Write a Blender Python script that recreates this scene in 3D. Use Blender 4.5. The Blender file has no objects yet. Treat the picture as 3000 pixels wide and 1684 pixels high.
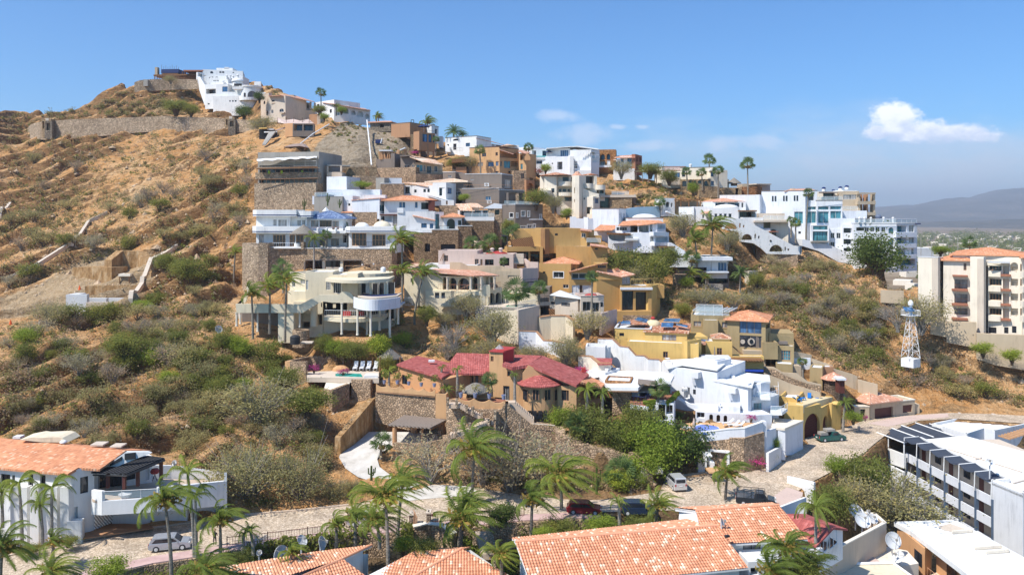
import bpy,bmesh,math,random
import numpy as np
from mathutils import Vector,noise
from math import cos,sin,pi,radians as rad
Ve=Vector;RR=getattr(random,'Random')
W1,W2,W3,W4,W5,W6,W7,W8,W9,W10,W11,W12,W13,W14,W15,W16,W17,W18,W19='white bluew brown dark taupe beige curtain stuc stone orange wood sand apt cream terra grey greyw plain window'.split()
# ------------------------------------------------------------ camera, sky, sun, exposure
S=bpy.context.scene
F,CX,HY,CZ=2332.0,1500.0,640.0,37.0
cam=bpy.data.cameras.new('camera');co=bpy.data.objects.new('camera',cam)
S.collection.objects.link(co);S.camera=co
co.location=(0,0,CZ);co.rotation_euler=(rad(90),0,0)
cam.sensor_width=36;cam.lens=F/3000*36;cam.shift_y=-(842-HY)/3000
cam.clip_start=1;cam.clip_end=60000
SUN=Ve((-.50,-.34,.80)).normalized()
el,az=math.asin(SUN.z),math.atan2(SUN.x,SUN.y)
W=bpy.data.worlds.new('World');S.world=W;W.use_nodes=True
wt=W.node_tree;wt.nodes.clear()
def N(t,ty,**k):
 n=t.nodes.new(ty)
 for a,b in k.items():
  if a.startswith('i_'):n.inputs[int(a[2:])].default_value=b
  else:setattr(n,a,b)
 return n
def L(t,a,b):t.links.new(a,b)
sky=N(wt,'ShaderNodeTexSky',sky_type='NISHITA',sun_disc=False,sun_elevation=el,sun_rotation=az)
sky.altitude=50;sky.air_density=1.0;sky.dust_density=.3;sky.ozone_density=3.5
tc=N(wt,'ShaderNodeTexCoord');sep=N(wt,'ShaderNodeSeparateXYZ');L(wt,tc.outputs['Generated'],sep.inputs[0])
def math_(t,op,a,b=None,c=None,clamp=False):
 n=t.nodes.new('ShaderNodeMath');n.operation=op;n.use_clamp=clamp
 for i,v in enumerate((a,b,c)):
  if v is None:continue
  if isinstance(v,(int,float)):n.inputs[i].default_value=v
  else:L(t,v,n.inputs[i])
 return n.outputs[0]
 # clouds: real directions (azimuth tangent ax, elevation tangent ay)
ax=math_(wt,'DIVIDE',sep.outputs[0],sep.outputs[1]);ay=math_(wt,'DIVIDE',sep.outputs[2],sep.outputs[1])
def cvec(sx,sy,oz=0):
 c=N(wt,'ShaderNodeCombineXYZ');L(wt,math_(wt,'MULTIPLY',ax,sx),c.inputs[0]);L(wt,math_(wt,'MULTIPLY',ay,sy),c.inputs[1]);c.inputs[2].default_value=oz
 return c.outputs[0]
def cnoise(sx,sy,oz,det=8,rough=.55):
 n=N(wt,'ShaderNodeTexNoise');n.inputs['Scale'].default_value=1;n.inputs['Detail'].default_value=det;n.inputs['Roughness'].default_value=rough
 L(wt,cvec(sx,sy,oz),n.inputs['Vector']);return n.outputs[0]
def ell(px,py,rx,ry):
 u=math_(wt,'DIVIDE',math_(wt,'SUBTRACT',ax,(px-CX)/F),rx/F);v=math_(wt,'DIVIDE',math_(wt,'SUBTRACT',ay,(HY-py)/F),ry/F)
 return math_(wt,'SUBTRACT',1,math_(wt,'SQRT',math_(wt,'ADD',math_(wt,'MULTIPLY',u,u),math_(wt,'MULTIPLY',v,v))))
def sstep(x,a,b):
 n=N(wt,'ShaderNodeMapRange');n.interpolation_type='SMOOTHSTEP';n.inputs[1].default_value=a;n.inputs[2].default_value=b;L(wt,x,n.inputs[0]);return n.outputs[0]
nz=cnoise(38,55,3.1);nb=cnoise(110,150,9.0)
puff=None
for e in((2625,352,85,62),(2690,385,150,42),(2800,390,130,32),(2860,400,100,24),(2600,330,48,36),(2580,385,60,28)):
 q=ell(*e);puff=q if puff is None else math_(wt,'MAXIMUM',puff,q)
cum=sstep(math_(wt,'ADD',puff,math_(wt,'MULTIPLY',math_(wt,'SUBTRACT',math_(wt,'ADD',math_(wt,'MULTIPLY',nz,.6),math_(wt,'MULTIPLY',nb,.4)),.5),1.7)),.0,.5)
thin=None
for e in((1640,340,85,26),(1720,395,130,40),(2240,415,110,30),(2120,420,70,36),(1900,430,120,22),(1810,372,40,12),(1880,372,28,10)):
 q=ell(*e);thin=q if thin is None else math_(wt,'MAXIMUM',thin,q)
thn=math_(wt,'MULTIPLY',sstep(math_(wt,'ADD',thin,math_(wt,'MULTIPLY',math_(wt,'SUBTRACT',nz,.5),1.6)),.0,.9),.55)
band=ell(2800,500,1250,190)
bnd=math_(wt,'MULTIPLY',sstep(math_(wt,'ADD',band,math_(wt,'MULTIPLY',math_(wt,'SUBTRACT',cnoise(9,26,1.7,6),.5),1.3)),-.1,1.1),.85)
col=N(wt,'ShaderNodeMix',data_type='RGBA');col.blend_type='MULTIPLY';col.inputs[0].default_value=1
L(wt,sky.outputs[0],col.inputs[6]);col.inputs[7].default_value=(.46,.85,1.20,1)
cur=col.outputs[2]
shade=cnoise(46,70,5.5)
for m,c in((bnd,(5.7,6.4,7.7,1)),(thn,(6.0,6.9,8.6,1)),(cum,None)):
 mx=N(wt,'ShaderNodeMix',data_type='RGBA');L(wt,m,mx.inputs[0]);L(wt,cur,mx.inputs[6])
 if c:mx.inputs[7].default_value=c
 else:
  lit=math_(wt,'ADD',math_(wt,'MULTIPLY',math_(wt,'SUBTRACT',ay,(HY-372)/F),30),math_(wt,'MULTIPLY',math_(wt,'SUBTRACT',shade,.5),3.0))
  c2=N(wt,'ShaderNodeMix',data_type='RGBA');L(wt,sstep(lit,-.9,.6),c2.inputs[0])
  c2.inputs[6].default_value=(5.6,6.6,8.8,1);c2.inputs[7].default_value=(9.6,9.9,10.6,1);L(wt,c2.outputs[2],mx.inputs[7])
 cur=mx.outputs[2]
bg=N(wt,'ShaderNodeBackground');bg.inputs[1].default_value=.10;L(wt,cur,bg.inputs[0])
wo=N(wt,'ShaderNodeOutputWorld');L(wt,bg.outputs[0],wo.inputs[0])
sl=bpy.data.lights.new('sun','SUN');sl.energy=4.4;sl.angle=rad(.5);sl.color=(1,.96,.90)
so=bpy.data.objects.new('sun',sl);S.collection.objects.link(so);so.rotation_euler=SUN.to_track_quat('Z','Y').to_euler()
S.view_settings.view_transform='Standard';S.view_settings.look='None';S.view_settings.exposure=.5;S.view_settings.gamma=1
S.cycles.max_bounces=5;S.cycles.diffuse_bounces=3;S.cycles.glossy_bounces=2;S.cycles.transparent_max_bounces=6;S.cycles.volume_bounces=0
# ------------------------------------------------------------ measuring: photo pixel + real distance -> point
OX=OY=.0;SC=1.0
YO=.0
def use(ox,oy,s=3.214):
 global OX,OY,SC;OX,OY,SC=ox,oy,s
def ux(x):return OX+x/SC
def uy(y):return OY+y/SC
def P(x,y,Y):Y+=YO;return Ve(((ux(x)-CX)*Y/F,Y,CZ-(uy(y)-HY)*Y/F))
def R_(x,y,Y):return Ve(((x-CX)*Y/F,Y,CZ-(y-HY)*Y/F))
TC=[]
# ------------------------------------------------------------ materials
C=dict(white=(.77,.76,.73),cream=(.74,.64,.46),apt=(.80,.71,.57),beige=(.60,.47,.35),terra=(.60,.36,.18),ochre=(.50,.30,.11),yellow=(.66,.44,.15),taupe=(.235,.19,.155),olive=(.40,.30,.155),pink=(.58,.44,.37),sand=(.52,.41,.28),brown=(.44,.24,.13),bluew=(.75,.755,.765),walnut=(.36,.27,.19),grey=(.36,.33,.285),cream2=(.70,.58,.36),orange=(.60,.33,.16),greyw=(.62,.62,.61),stuc=(.63,.53,.42),dark=(.03,.03,.032),wood=(.22,.11,.05),navy=(.02,.035,.12),white2=(.70,.70,.70),brick=(.36,.15,.09),red=(.42,.055,.05),maroon=(.12,.04,.03))
MATS={}
def newmat(name,rough=.8,spec=.3):
 m=bpy.data.materials.new(name);m.use_nodes=True;t=m.node_tree
 b=t.nodes['Principled BSDF'];b.inputs['Roughness'].default_value=rough
 b.inputs['Specular IOR Level'].default_value=spec
 return m,t,b
def noise_(t,vec,scale,det=4,rough=.55):
 n=N(t,'ShaderNodeTexNoise');n.inputs['Scale'].default_value=scale;n.inputs['Detail'].default_value=det;n.inputs['Roughness'].default_value=rough
 L(t,vec,n.inputs['Vector']);return n.outputs[0]
def ramp(t,fac,stops,interp='LINEAR'):
 r=N(t,'ShaderNodeValToRGB');cr=r.color_ramp;cr.interpolation=interp
 while len(cr.elements)<len(stops):cr.elements.new(.5)
 for e,(p,c)in zip(cr.elements,stops):e.position=p;e.color=(*c,1)
 L(t,fac,r.inputs[0]);return r.outputs[0]
def sc(c,k):return tuple(min(1,v*k)for v in c)
def bump(t,b,h,strength,dist):
 n=N(t,'ShaderNodeBump');n.inputs['Strength'].default_value=strength;n.inputs['Distance'].default_value=dist
 L(t,h,n.inputs['Height']);L(t,n.outputs[0],b.inputs['Normal'])
def geo(t):
 g=N(t,'ShaderNodeNewGeometry');return g.outputs['Position']
def stretch(t,v,s):
 m=N(t,'ShaderNodeMapping');m.inputs['Scale'].default_value=s;L(t,v,m.inputs['Vector']);return m.outputs[0]
def mat(kind,col=None):
 """procedural materials by kind and colour name"""
 key=(kind,col)
 if key in MATS:return MATS[key]
 c=C.get(col,col)if isinstance(col,str)else col
 if kind=='stucco':
  m,t,b=newmat('stucco_%s'%(col if isinstance(col,str)else 'tint'),.9,.15);p=geo(t)
  n1=noise_(t,p,.35,5);n2=noise_(t,stretch(t,p,(2.2,2.2,.25)),1,4,.6)
  f=math_(t,'MULTIPLY',math_(t,'ADD',n1,n2),.5)
  L(t,ramp(t,f,[(.3,sc(c,.72)),(.46,sc(c,.95)),(.7,sc(c,1.05))]),b.inputs['Base Color'])
  bump(t,b,noise_(t,p,9,3),.35,.03)
 elif kind==W9:
  m,t,b=newmat('stone_%s'%col,.95,.1);p=geo(t)
  v=N(t,'ShaderNodeTexVoronoi',feature='DISTANCE_TO_EDGE');v.inputs['Scale'].default_value=2.7;L(t,p,v.inputs['Vector'])
  v2=N(t,'ShaderNodeTexVoronoi');v2.inputs['Scale'].default_value=2.7;L(t,p,v2.inputs['Vector'])
  sp=N(t,'ShaderNodeSeparateColor');L(t,v2.outputs['Color'],sp.inputs[0])
  c=(c[0]*.95,c[1]*.87,c[2]*.77);cc=ramp(t,sp.outputs[0],[(0,sc(c,.5)),(.35,sc(c,.72)),(.7,sc(c,.9)),(1,sc(c,1.15))])
  g=N(t,'ShaderNodeMix',data_type='RGBA');L(t,ramp(t,v.outputs[0],[(0,(0,0,0)),(.07,(1,1,1))]),g.inputs[0]);g.inputs[6].default_value=(*sc(c,.45),1);L(t,cc,g.inputs[7])
  g2=N(t,'ShaderNodeMix',data_type='RGBA');g2.blend_type='MULTIPLY';g2.inputs[0].default_value=.8;L(t,g.outputs[2],g2.inputs[6]);L(t,ramp(t,noise_(t,p,.25,5),[(.3,(.7,.66,.62)),(.65,(1.1,1.08,1.05))]),g2.inputs[7])
  L(t,g2.outputs[2],b.inputs['Base Color']);bump(t,b,ramp(t,v.outputs[0],[(0,(0,0,0)),(.2,(1,1,1))]),.9,.12)
 elif kind in('tile','tilefar'):
  m,t,b=newmat('%s_%s'%(kind,col),.85,.2);uv=N(t,'ShaderNodeUVMap').outputs[0]
  pr={W10:((.66,.28,.14),(.72,.34,.18),(.78,.46,.29),.94),'speckle':((.74,.33,.18),(.79,.38,.22),(.88,.66,.47),.90),'salmon':((.62,.30,.19),(.70,.38,.25),(.78,.55,.40),.9),'rust':((.42,.17,.09),(.60,.30,.18),(.66,.44,.30),.85),'redroof':((.40,.105,.09),(.47,.135,.115),(.52,.17,.15),.9),'pale':((.70,.42,.27),(.78,.55,.38),(.80,.66,.5),.85),'blue':((.10,.15,.28),(.14,.2,.34),(.25,.32,.45),.8)}[col]
  tw,th=.30,.42
  mp=N(t,'ShaderNodeMapping');mp.inputs['Scale'].default_value=(1/tw,1/th,1);L(t,uv,mp.inputs['Vector'])
  fl=N(t,'ShaderNodeVectorMath',operation='FLOOR');L(t,mp.outputs[0],fl.inputs[0])
  wn=N(t,'ShaderNodeTexWhiteNoise',noise_dimensions='2D');L(t,fl.outputs[0],wn.inputs['Vector'])
  base=ramp(t,wn.outputs[0],[(0,sc(pr[0],.82)),(.4,pr[0]),(pr[3]-.02,pr[1]),(pr[3],pr[2]),(1,pr[2])])
  sx=N(t,'ShaderNodeSeparateXYZ');L(t,mp.outputs[0],sx.inputs[0])
  fu=math_(t,'FRACT',sx.outputs[0]);fv=math_(t,'FRACT',sx.outputs[1])
  gr=N(t,'ShaderNodeMix',data_type='RGBA');gr.blend_type='MULTIPLY';gr.inputs[0].default_value=1;L(t,base,gr.inputs[6])
  d=ramp(t,noise_(t,uv,.5,5),[(.3,(.86,.85,.85)),(.6,(1.04,1.04,1.04))]);L(t,d,gr.inputs[7]);L(t,gr.outputs[2],b.inputs['Base Color'])
  hu=math_(t,'SINE',math_(t,'MULTIPLY',fu,pi));hh=math_(t,'ADD',math_(t,'MULTIPLY',hu,.9),math_(t,'MULTIPLY',fv,.5))
  bump(t,b,hh,.8,.08)
 elif kind=='glass':
  m,t,b=newmat('glass_%s'%col,.08,.6)
  cc={W4:(.012,.014,.018),'teal':(.03,.10,.12),W7:(.16,.15,.14),W3:(.03,.02,.015),'blue':(.03,.07,.13)}[col]
  p=geo(t);f=noise_(t,stretch(t,p,(1,1,.3)),1.1,2);L(t,ramp(t,f,[(.35,cc),(.62,sc(cc,2.6)),(.75,sc(cc,4))]),b.inputs['Base Color'])
 elif kind=='earth':
  m,t,b=newmat('earth_cut',.97,.05);p=geo(t);f=noise_(t,stretch(t,p,(1,1,.35)),1.1,6,.7)
  L(t,ramp(t,f,[(.3,(.20,.11,.045)),(.5,(.40,.24,.11)),(.68,(.58,.42,.25))]),b.inputs['Base Color']);bump(t,b,f,1,.5)
 elif kind=='clear':
  m,t,b=newmat('clear_glass',.05,.5);b.inputs['Base Color'].default_value=(.6,.72,.74,1);b.inputs['Alpha'].default_value=.38
 elif kind=='water':
  m,t,b=newmat('pool_water',.05,.6);p=geo(t)
  L(t,ramp(t,noise_(t,p,1.6,3),[(.4,sc(c,.8)),(.6,sc(c,1.5))]),b.inputs['Base Color']);bump(t,b,noise_(t,p,3,3),.3,.05)
 elif kind=='paint':
  m,t,b=newmat('car_paint',.25,.5);b.inputs['Base Color'].default_value=(*c,1);b.inputs['Coat Weight'].default_value=.6;b.inputs['Metallic'].default_value=.3
 elif kind==W18:
  m,t,b=newmat('painted_%s'%(col if isinstance(col,str)else 'surface'),.6,.3);p=geo(t)
  L(t,ramp(t,noise_(t,p,1.5,4),[(.3,sc(c,.85)),(.7,sc(c,1.08))]),b.inputs['Base Color'])
 elif kind=='thatch':
  m,t,b=newmat('thatch',.95,.05);p=geo(t);f=noise_(t,stretch(t,p,(7,7,1.2)),1.6,5,.7)
  L(t,ramp(t,f,[(.3,(.10,.085,.07)),(.5,(.26,.23,.19)),(.7,(.42,.38,.32))]),b.inputs['Base Color']);bump(t,b,f,1,.15)
 elif kind=='lath':
  m,t,b=newmat('lath_%s'%col,.9,.1);p=geo(t);w=N(t,'ShaderNodeTexWave',wave_type='BANDS',bands_direction='DIAGONAL');w.inputs['Scale'].default_value=1.4;w.inputs['Distortion'].default_value=2.5;w.inputs['Detail'].default_value=3;L(t,p,w.inputs['Vector'])
  L(t,ramp(t,w.outputs['Fac'],[(.1,sc(c,.45)),(.5,c),(.9,sc(c,1.7))]),b.inputs['Base Color']);bump(t,b,w.outputs['Fac'],.8,.06)
 elif kind=='leaf':
  m,t,b=newmat('leaf_%s'%col,.65,.2)
  pal={'bright':(.24,.30,.04),'green':(.19,.205,.045),W4:(.09,.13,.03),'olive':(.31,.28,.12),W16:(.36,.32,.19),'dry':(.37,.27,.17),'palm':(.18,.23,.04),'palmdry':(.28,.20,.05),'flower':(.42,.05,.22),'redf':(.55,.10,.05),'twig':(.25,.22,.19),'scrub':(.28,.24,.10),'fan':(.13,.19,.06)}[col]
  oi=N(t,'ShaderNodeObjectInfo');p=geo(t);f=math_(t,'ADD',noise_(t,p,.9,3),math_(t,'MULTIPLY',math_(t,'SUBTRACT',oi.outputs['Random'],.5),.35))
  hue2=(pal[0]*1.6+.01,pal[1]*1.35,pal[2]*1.1)
  L(t,ramp(t,f,[(.2,sc(pal,.62)),(.5,pal),(.8,hue2)]),b.inputs['Base Color'])
  tr=N(t,'ShaderNodeBsdfTranslucent');tr.inputs[0].default_value=(*sc(pal,1.7),1);mx=N(t,'ShaderNodeMixShader');mx.inputs[0].default_value=.38
  L(t,b.outputs[0],mx.inputs[1]);L(t,tr.outputs[0],mx.inputs[2]);L(t,mx.outputs[0],t.nodes['Material Output'].inputs[0])
 elif kind=='bark':
  m,t,b=newmat('bark_%s'%col,.95,.1);p=geo(t);cc={'palm':(.27,.23,.18),'pale':(.30,.27,.23),W3:(.13,.09,.06)}[col]
  f=noise_(t,stretch(t,p,(3,3,7)),1,4);L(t,ramp(t,f,[(.3,sc(cc,.6)),(.7,sc(cc,1.25))]),b.inputs['Base Color']);bump(t,b,f,.8,.05)
 MATS[key]=m;return m
 # ------------------------------------------------------------ mesh building
class MB:
 def __init__(s):s.v=[];s.f=[];s.uv=[]
 def face(s,pts,uv=None):
  n=len(s.v);s.v+=[tuple(p)for p in pts];s.f.append(tuple(range(n,n+len(pts))));s.uv.append(uv or[(0,0)]*len(pts))
 def prism(s,pts,ext):
  """closed prism: polygon pts swept by vector ext"""
  a=[Ve(p)for p in pts];b=[p+ext for p in a];s.face(a[::-1]);s.face(b);n=len(a)
  for i in range(n):j=(i+1)%n;s.face([a[i],a[j],b[j],b[i]])
  return s
 def box(s,o,u,v,w):return s.prism([o,o+u,o+u+v,o+v],w)
 def cbox(s,c,sx,sy,sz,rz=0):
  cs,sn=cos(rz),sin(rz);u=Ve((cs*sx,sn*sx,0));v=Ve((-sn*sy,cs*sy,0));w=Ve((0,0,sz))
  return s.box(Ve(c)-u/2-v/2,u,v,w)
 def tube(s,pts,r,n=6,r2=None,cap=True):
  r2=r if r2 is None else r2;pts=[Ve(p)for p in pts];rings=[]
  for i,p in enumerate(pts):
   d=(pts[min(i+1,len(pts)-1)]-pts[max(i-1,0)]).normalized();a=d.cross(Ve((0,0,1)))
   if a.length<1e-3:a=Ve((1,0,0))
   a.normalize();b=d.cross(a);rr=r+(r2-r)*i/max(1,len(pts)-1)
   rings.append([p+(a*cos(2*pi*k/n)+b*sin(2*pi*k/n))*rr for k in range(n)])
  for i in range(len(rings)-1):
   for k in range(n):s.face([rings[i][k],rings[i][(k+1)%n],rings[i+1][(k+1)%n],rings[i+1][k]])
  if cap:s.face(rings[0][::-1]);s.face(rings[-1])
  return s
 def lathe(s,c,prof,n=24,a0=0,a1=2*pi,sx=1,sy=1):
  c=Ve(c);full=abs(a1-a0-2*pi)<1e-6
  for k in range(n):
   t0=a0+(a1-a0)*k/n;t1=a0+(a1-a0)*(k+1)/n
   for(r0,z0),(r1,z1)in zip(prof,prof[1:]):
    q=[c+Ve((r*cos(t)*sx,r*sin(t)*sy,z))for r,z,t in((r0,z0,t0),(r0,z0,t1),(r1,z1,t1),(r1,z1,t0))]
    w=[(t*max(r0,r1),-r)for r,t in((r0,t0),(r0,t1),(r1,t1),(r1,t0))];e=slice(1,4)if r0<1e-6 else slice(0,3 if r1<1e-6 else 4);s.face(q[e],w[e])
  return s
 def mesh(s,name,loc=Ve((0,0,0))):
  me=bpy.data.meshes.new(name);me.from_pydata([(x-loc[0],y-loc[1],z-loc[2])for x,y,z in s.v],[],s.f)
  if any(u[0]!=u[-1]for u in s.uv):
   l=me.uv_layers.new(name='UVMap');l.data.foreach_set('uv',[c for f in s.uv for q in f for c in q])
  return me
def link(name,me,m=None,parent=None):
 o=bpy.data.objects.new(name,me);S.collection.objects.link(o)
 if m is not None and me is not None and not me.materials:me.materials.append(m)
 if parent is not None:o.parent=parent
 return o
def tag(o,label,cat,group=None,kind=None):
 if label:o['label']=label
 if cat:o['category']=cat
 if group:o['group']=group
 if kind:o['kind']=kind
 return o
def smooth(o):
 o.data.polygons.foreach_set('use_smooth',[True]*len(o.data.polygons));return o
UP=Ve((0,0,1))
def setup_roof_uv(pts):
 n=(pts[1]-pts[0]).cross(pts[2]-pts[0]).normalized()
 if n.z<0:n=-n
 u=Ve((-n.y,n.x,0))
 if u.length<1e-4:u=Ve((1,0,0))
 u.normalize();v=n.cross(u);return n,u,v
CUR=[]
class Block:pass
class T:
 """one top-level thing: an Empty at its base that parents its parts"""
 def __init__(s,name,label,cat,Y=100,group=None):
  if CUR:CUR[0].done()
  CUR[:]=[s];s.root=None;s.name=name;s.label=label;s.cat=cat;s.group=group;s.Y=Y;s.blocks=[];s.q=[];s.m=W1
 def _root(s,loc):
  if s.root is None:
   s.loc=Ve(loc);s.root=link(s.name,None);s.root.location=loc;s.root.empty_display_size=.3;tag(s.root,s.label,s.cat,s.group)
 def part(s,name,mb,m,parent=None,sm=False,label=None):
  s._root(mb.v[0]);o=link(name,mb.mesh(name,s.loc),m,parent or s.root)
  if sm:smooth(o)
  if label:o['label']=label
  return o
  # ---- block: a rectangular storey volume with real openings
 def block(s,x0,x1,yt,yb,Y0=None,Y1=None,d=8,m=None,name='wall',par=0,skirt=1.5,roof='roofwhite',gd=1,kind='stucco',cap=None):
  Y0=Y0 or s.Y;Y1=Y1 or Y0;m=m or s.m
  A=P(x0,yt,Y0);B=P(x1,yt,Y1);b=Block();b.t=s
  b.zt=A.z;b.zb=P(x0,yb,Y0).z-skirt;b.A=Ve((A.x,A.y,0));b.B=Ve((B.x,B.y,0))
  b.u=(b.B-b.A).normalized();b.W=(b.B-b.A).length;d=min(d,1.2)if b.u.y>.5 or b.u.y<-.65 else d;b.w=Ve((-b.u.y,b.u.x,0));b.d=d
  b.faces={'f':(b.A,b.u,b.W,-b.w),'r':(b.B,b.w,d,b.u),'l':(b.A,b.w,d,-b.u),'b':(b.A+b.w*d,b.u,b.W,b.w)}
  b.h={k:[]for k in b.faces};b.m=mat(kind,m);b.par=par;b.roof=roof;b.name=name;b.cap=cap
  if gd:
   a_,c_=Y0+YO,Y1+YO;TC.append((ux(x0),uy(yb),a_));TC.append((ux(x1),HY+(CZ-b.zb-skirt)*F/c_,c_));TC.append(((ux(x0)+ux(x1))/2,HY+(CZ-b.zb-skirt)*F*2/(a_+c_),(a_+c_)/2))
  s._root((b.A.x,b.A.y,b.zb));s.blocks.append(b);return b
 def pr(s,mb_fn,name,m,**k):s.q.append((mb_fn,name,m,k))
 def box(s,x0,x1,yt,yb,Y0=None,Y1=None,d=1,m=None,name='wall',kind='stucco',skirt=0):
  Y0=Y0 or s.Y;Y1=Y1 or Y0;A=P(x0,yt,Y0);B=P(x1,yt,Y1);zb=P(x0,yb,Y0).z-skirt;B.z=A.z
  u=B-A;w=Ve((-u.y,u.x,0)).normalized()*d
  return s.part(name,MB().box(A,u,Ve((0,0,zb-A.z)),w),mat(kind,m or s.m))
 def poly(s,pts,Y=None,d=1,m=None,name='wall',kind='stucco'):
  """polygon outline (x, y[, Y]) swept back d metres"""
  v=[P(p[0],p[1],p[2]if len(p)>2 else(Y or s.Y))for p in pts]
  return s.part(name,MB().prism(v,Ve((0,d,0))),mat(kind,m or s.m))
 def wallpath(s,pts,th=.5,m=None,name='wall',kind='stucco',Yd=None,cap=None,gd=1):
  """wall along (x, ytop, ybot, Y) stations"""
  mb=MB();mc=MB()
  for a,b in zip(pts,pts[1:]):
   q=[P(a[0],a[1],a[3]),P(b[0],b[1],b[3]),P(b[0],b[2],b[3])-UP*(2 if gd else 1),P(a[0],a[2],a[3])-UP*(2 if gd else 1)]
   e=(q[1]-q[0]);e.z=0;w=Ve((-e.y,e.x,0)).normalized()*th;mb.prism(q,w)
   if cap:mc.prism([q[0]-w*.15+UP*.003,q[1]-w*.15+UP*.003,q[1]-w*.15+UP*.12,q[0]-w*.15+UP*.12],w*1.3)
  if gd:
   for a in pts:TC.append((ux(a[0]),uy(a[2]),a[3]+YO))
  o=s.part(name,mb,mat(kind,m or s.m))
  if cap:s.part('wall_cap',mc,mS(cap))
  return o
 def cyl(s,x,yt,yb,r,Y=None,m=None,name='wall',kind='stucco',a0=0,a1=2*pi,wall=None,skirt=0,n=28):
  """round body: centre column x, radius in picture units, Y = distance of its axis"""
  Y=Y or s.Y;c=P(x,yb,Y);R=r/SC*Y/F;h=P(x,yt,Y).z-c.z;c.z-=skirt;h+=skirt
  pf=[(R,0),(R,h),(0,h)]if wall is None else[(R,0),(R,h),(R-wall,h),(R-wall,max(.1,h-1)),(0,max(.1,h-1))]
  s._root(c);return s.part(name,MB().lathe(c,pf,n,a0,a1),mat(kind,m or s.m))
 def dome(s,x,yb,r,h,Y=None,m=W1,name='dome',flat=1):
  Y=Y or s.Y;c=P(x,yb,Y);R=r/SC*Y/F;H=h/SC*Y/F
  return s.part(name,MB().lathe(c,[(R*cos(a*pi/16),H*sin(a*pi/16))for a in range(9)],24),mS(m),sm=1)
 def column(s,x,yt,yb,Y=None,r=.18,m=None,name='column'):
  Y=Y or s.Y;b=P(x,yb,Y);t=P(x,yt,Y);h=t.z-b.z
  return s.part(name,MB().lathe(b,[(0,0),(r*1.25,0),(r*1.25,.2),(r,.25),(r*.92,h-.3),(r*1.3,h-.12),(r*1.3,h)],10),mS(m or s.m))
 def rail(s,pts,h=.95,kind='bars',m=W4,name='railing',gap=.35):
  """railing along (x, ybase, Y)"""
  v=[P(*p)for p in pts];mb=MB();mg=MB()
  for a,b in zip(v,v[1:]):
   mb.tube([a+UP*h,b+UP*h],.035,4);n=max(1,int((b-a).length/(gap if kind=='bars' else 1.6)))
   for i in range(n+1):q=a.lerp(b,i/n);mb.tube([q,q+UP*h],.018 if kind=='bars' else .03,4)
   if kind=='bars':mb.tube([a+UP*.12,b+UP*.12],.02,4)
   else:mg.face([a+UP*.08,b+UP*.08,b+UP*(h-.06),a+UP*(h-.06)])
  o=s.part(name,mb,mP(m))
  if kind!='bars':s.part('glass_panel',mg,mat('clear'),o)
  return o
  # ---- roofs
 def roofpoly(s,pts,m=W10,name='roof',th=.16,geo=False,tw=.30,tl=.42,kind='tile',parent=None):
  pts=[Ve(p)for p in pts];n,u,v=setup_roof_uv(pts);mb=MB();o0=pts[0]
  uvf=lambda q:((q-o0).dot(u),(q-o0).dot(v))
  if not geo:
   mb.face(pts,[uvf(q)for q in pts]);low=[q-UP*th for q in pts];mb.face(low[::-1])
   for i in range(len(pts)):j=(i+1)%len(pts);mb.face([pts[i],low[i],low[j],pts[j]],[uvf(pts[i])]*2+[uvf(pts[j])]*2)
  else:
   bm=bmesh.new();q=[uvf(p)for p in pts];u0,u1=min(a for a,_ in q),max(a for a,_ in q);v0,v1=min(a for _,a in q),max(a for _,a in q)
   nu=int((u1-u0)/tw*5)+1;rows=int((v1-v0)/tl)+1;du=tw/5;sg=1 if v.z>0 else-1
   vs=[]
   for r in range(rows*2+2):
    vv=v0+(r//2+(r%2)*.999)*tl;row=[]
    fr=(r%2)if sg<0 else 1-(r%2)
    for k in range(nu+1):
     uu=u0+k*du;ph=(uu/tw)%1.0
     h=.055*sin(ph*pi)**.7+.05*fr
     row.append(bm.verts.new(o0+u*uu+v*vv+n*h))
    vs.append(row)
   lay=bm.loops.layers.uv.new('UVMap')
   for r in range(len(vs)-1):
    for k in range(nu):
     f=bm.faces.new((vs[r][k],vs[r][k+1],vs[r+1][k+1],vs[r+1][k]))
     rr=v0+(r//2)*tl+tl*.5
     for lp,(a,bb)in zip(f.loops,((k,r),(k+1,r),(k+1,r+1),(k,r+1))):lp[lay].uv=(u0+(a if a==k else k+.98)*du+1e-3,v0+((r//2)+(.05 if bb==r else .95))*tl)
   cen=sum(pts,Ve())/len(pts)
   for i in range(len(pts)):
    a,b2=pts[i],pts[(i+1)%len(pts)];pn=(b2-a).cross(n).normalized()
    if pn.dot(cen-a)>0:pn=-pn
    bmesh.ops.bisect_plane(bm,geom=bm.verts[:]+bm.edges[:]+bm.faces[:],plane_co=a,plane_no=pn,clear_outer=True)
   me=bpy.data.meshes.new(name);s._root(pts[0]);bmesh.ops.translate(bm,verts=bm.verts,vec=-s.loc);bm.to_mesh(me);bm.free()
   o=link(name,me,mat(kind,m),parent or s.root)
   mb2=MB();low=[q-UP*(th+.03)for q in pts];hi=[q-UP*.03 for q in pts];mb2.face(low[::-1]);mb2.face(hi)
   for i in range(len(pts)):j=(i+1)%len(pts);mb2.face([hi[i],low[i],low[j],hi[j]])
   s.part('roof_edge',mb2,mS(W1),o);return o
  return s.part(name,mb,mat(kind,m),parent)
 def corners(s,b,over,z=None,of=None,ob=None,ol=None,orr=None):
  z=b.zt if z is None else z;of=over if of is None else of;ob=over if ob is None else ob;ol=over if ol is None else ol;orr=over if orr is None else orr
  a=b.A-b.u*ol-b.w*of;c=b.B+b.u*orr-b.w*of;e=b.B+b.u*orr+b.w*(b.d+ob);g=b.A-b.u*ol+b.w*(b.d+ob)
  return[Ve((q.x,q.y,z))for q in(a,c,e,g)]
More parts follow.
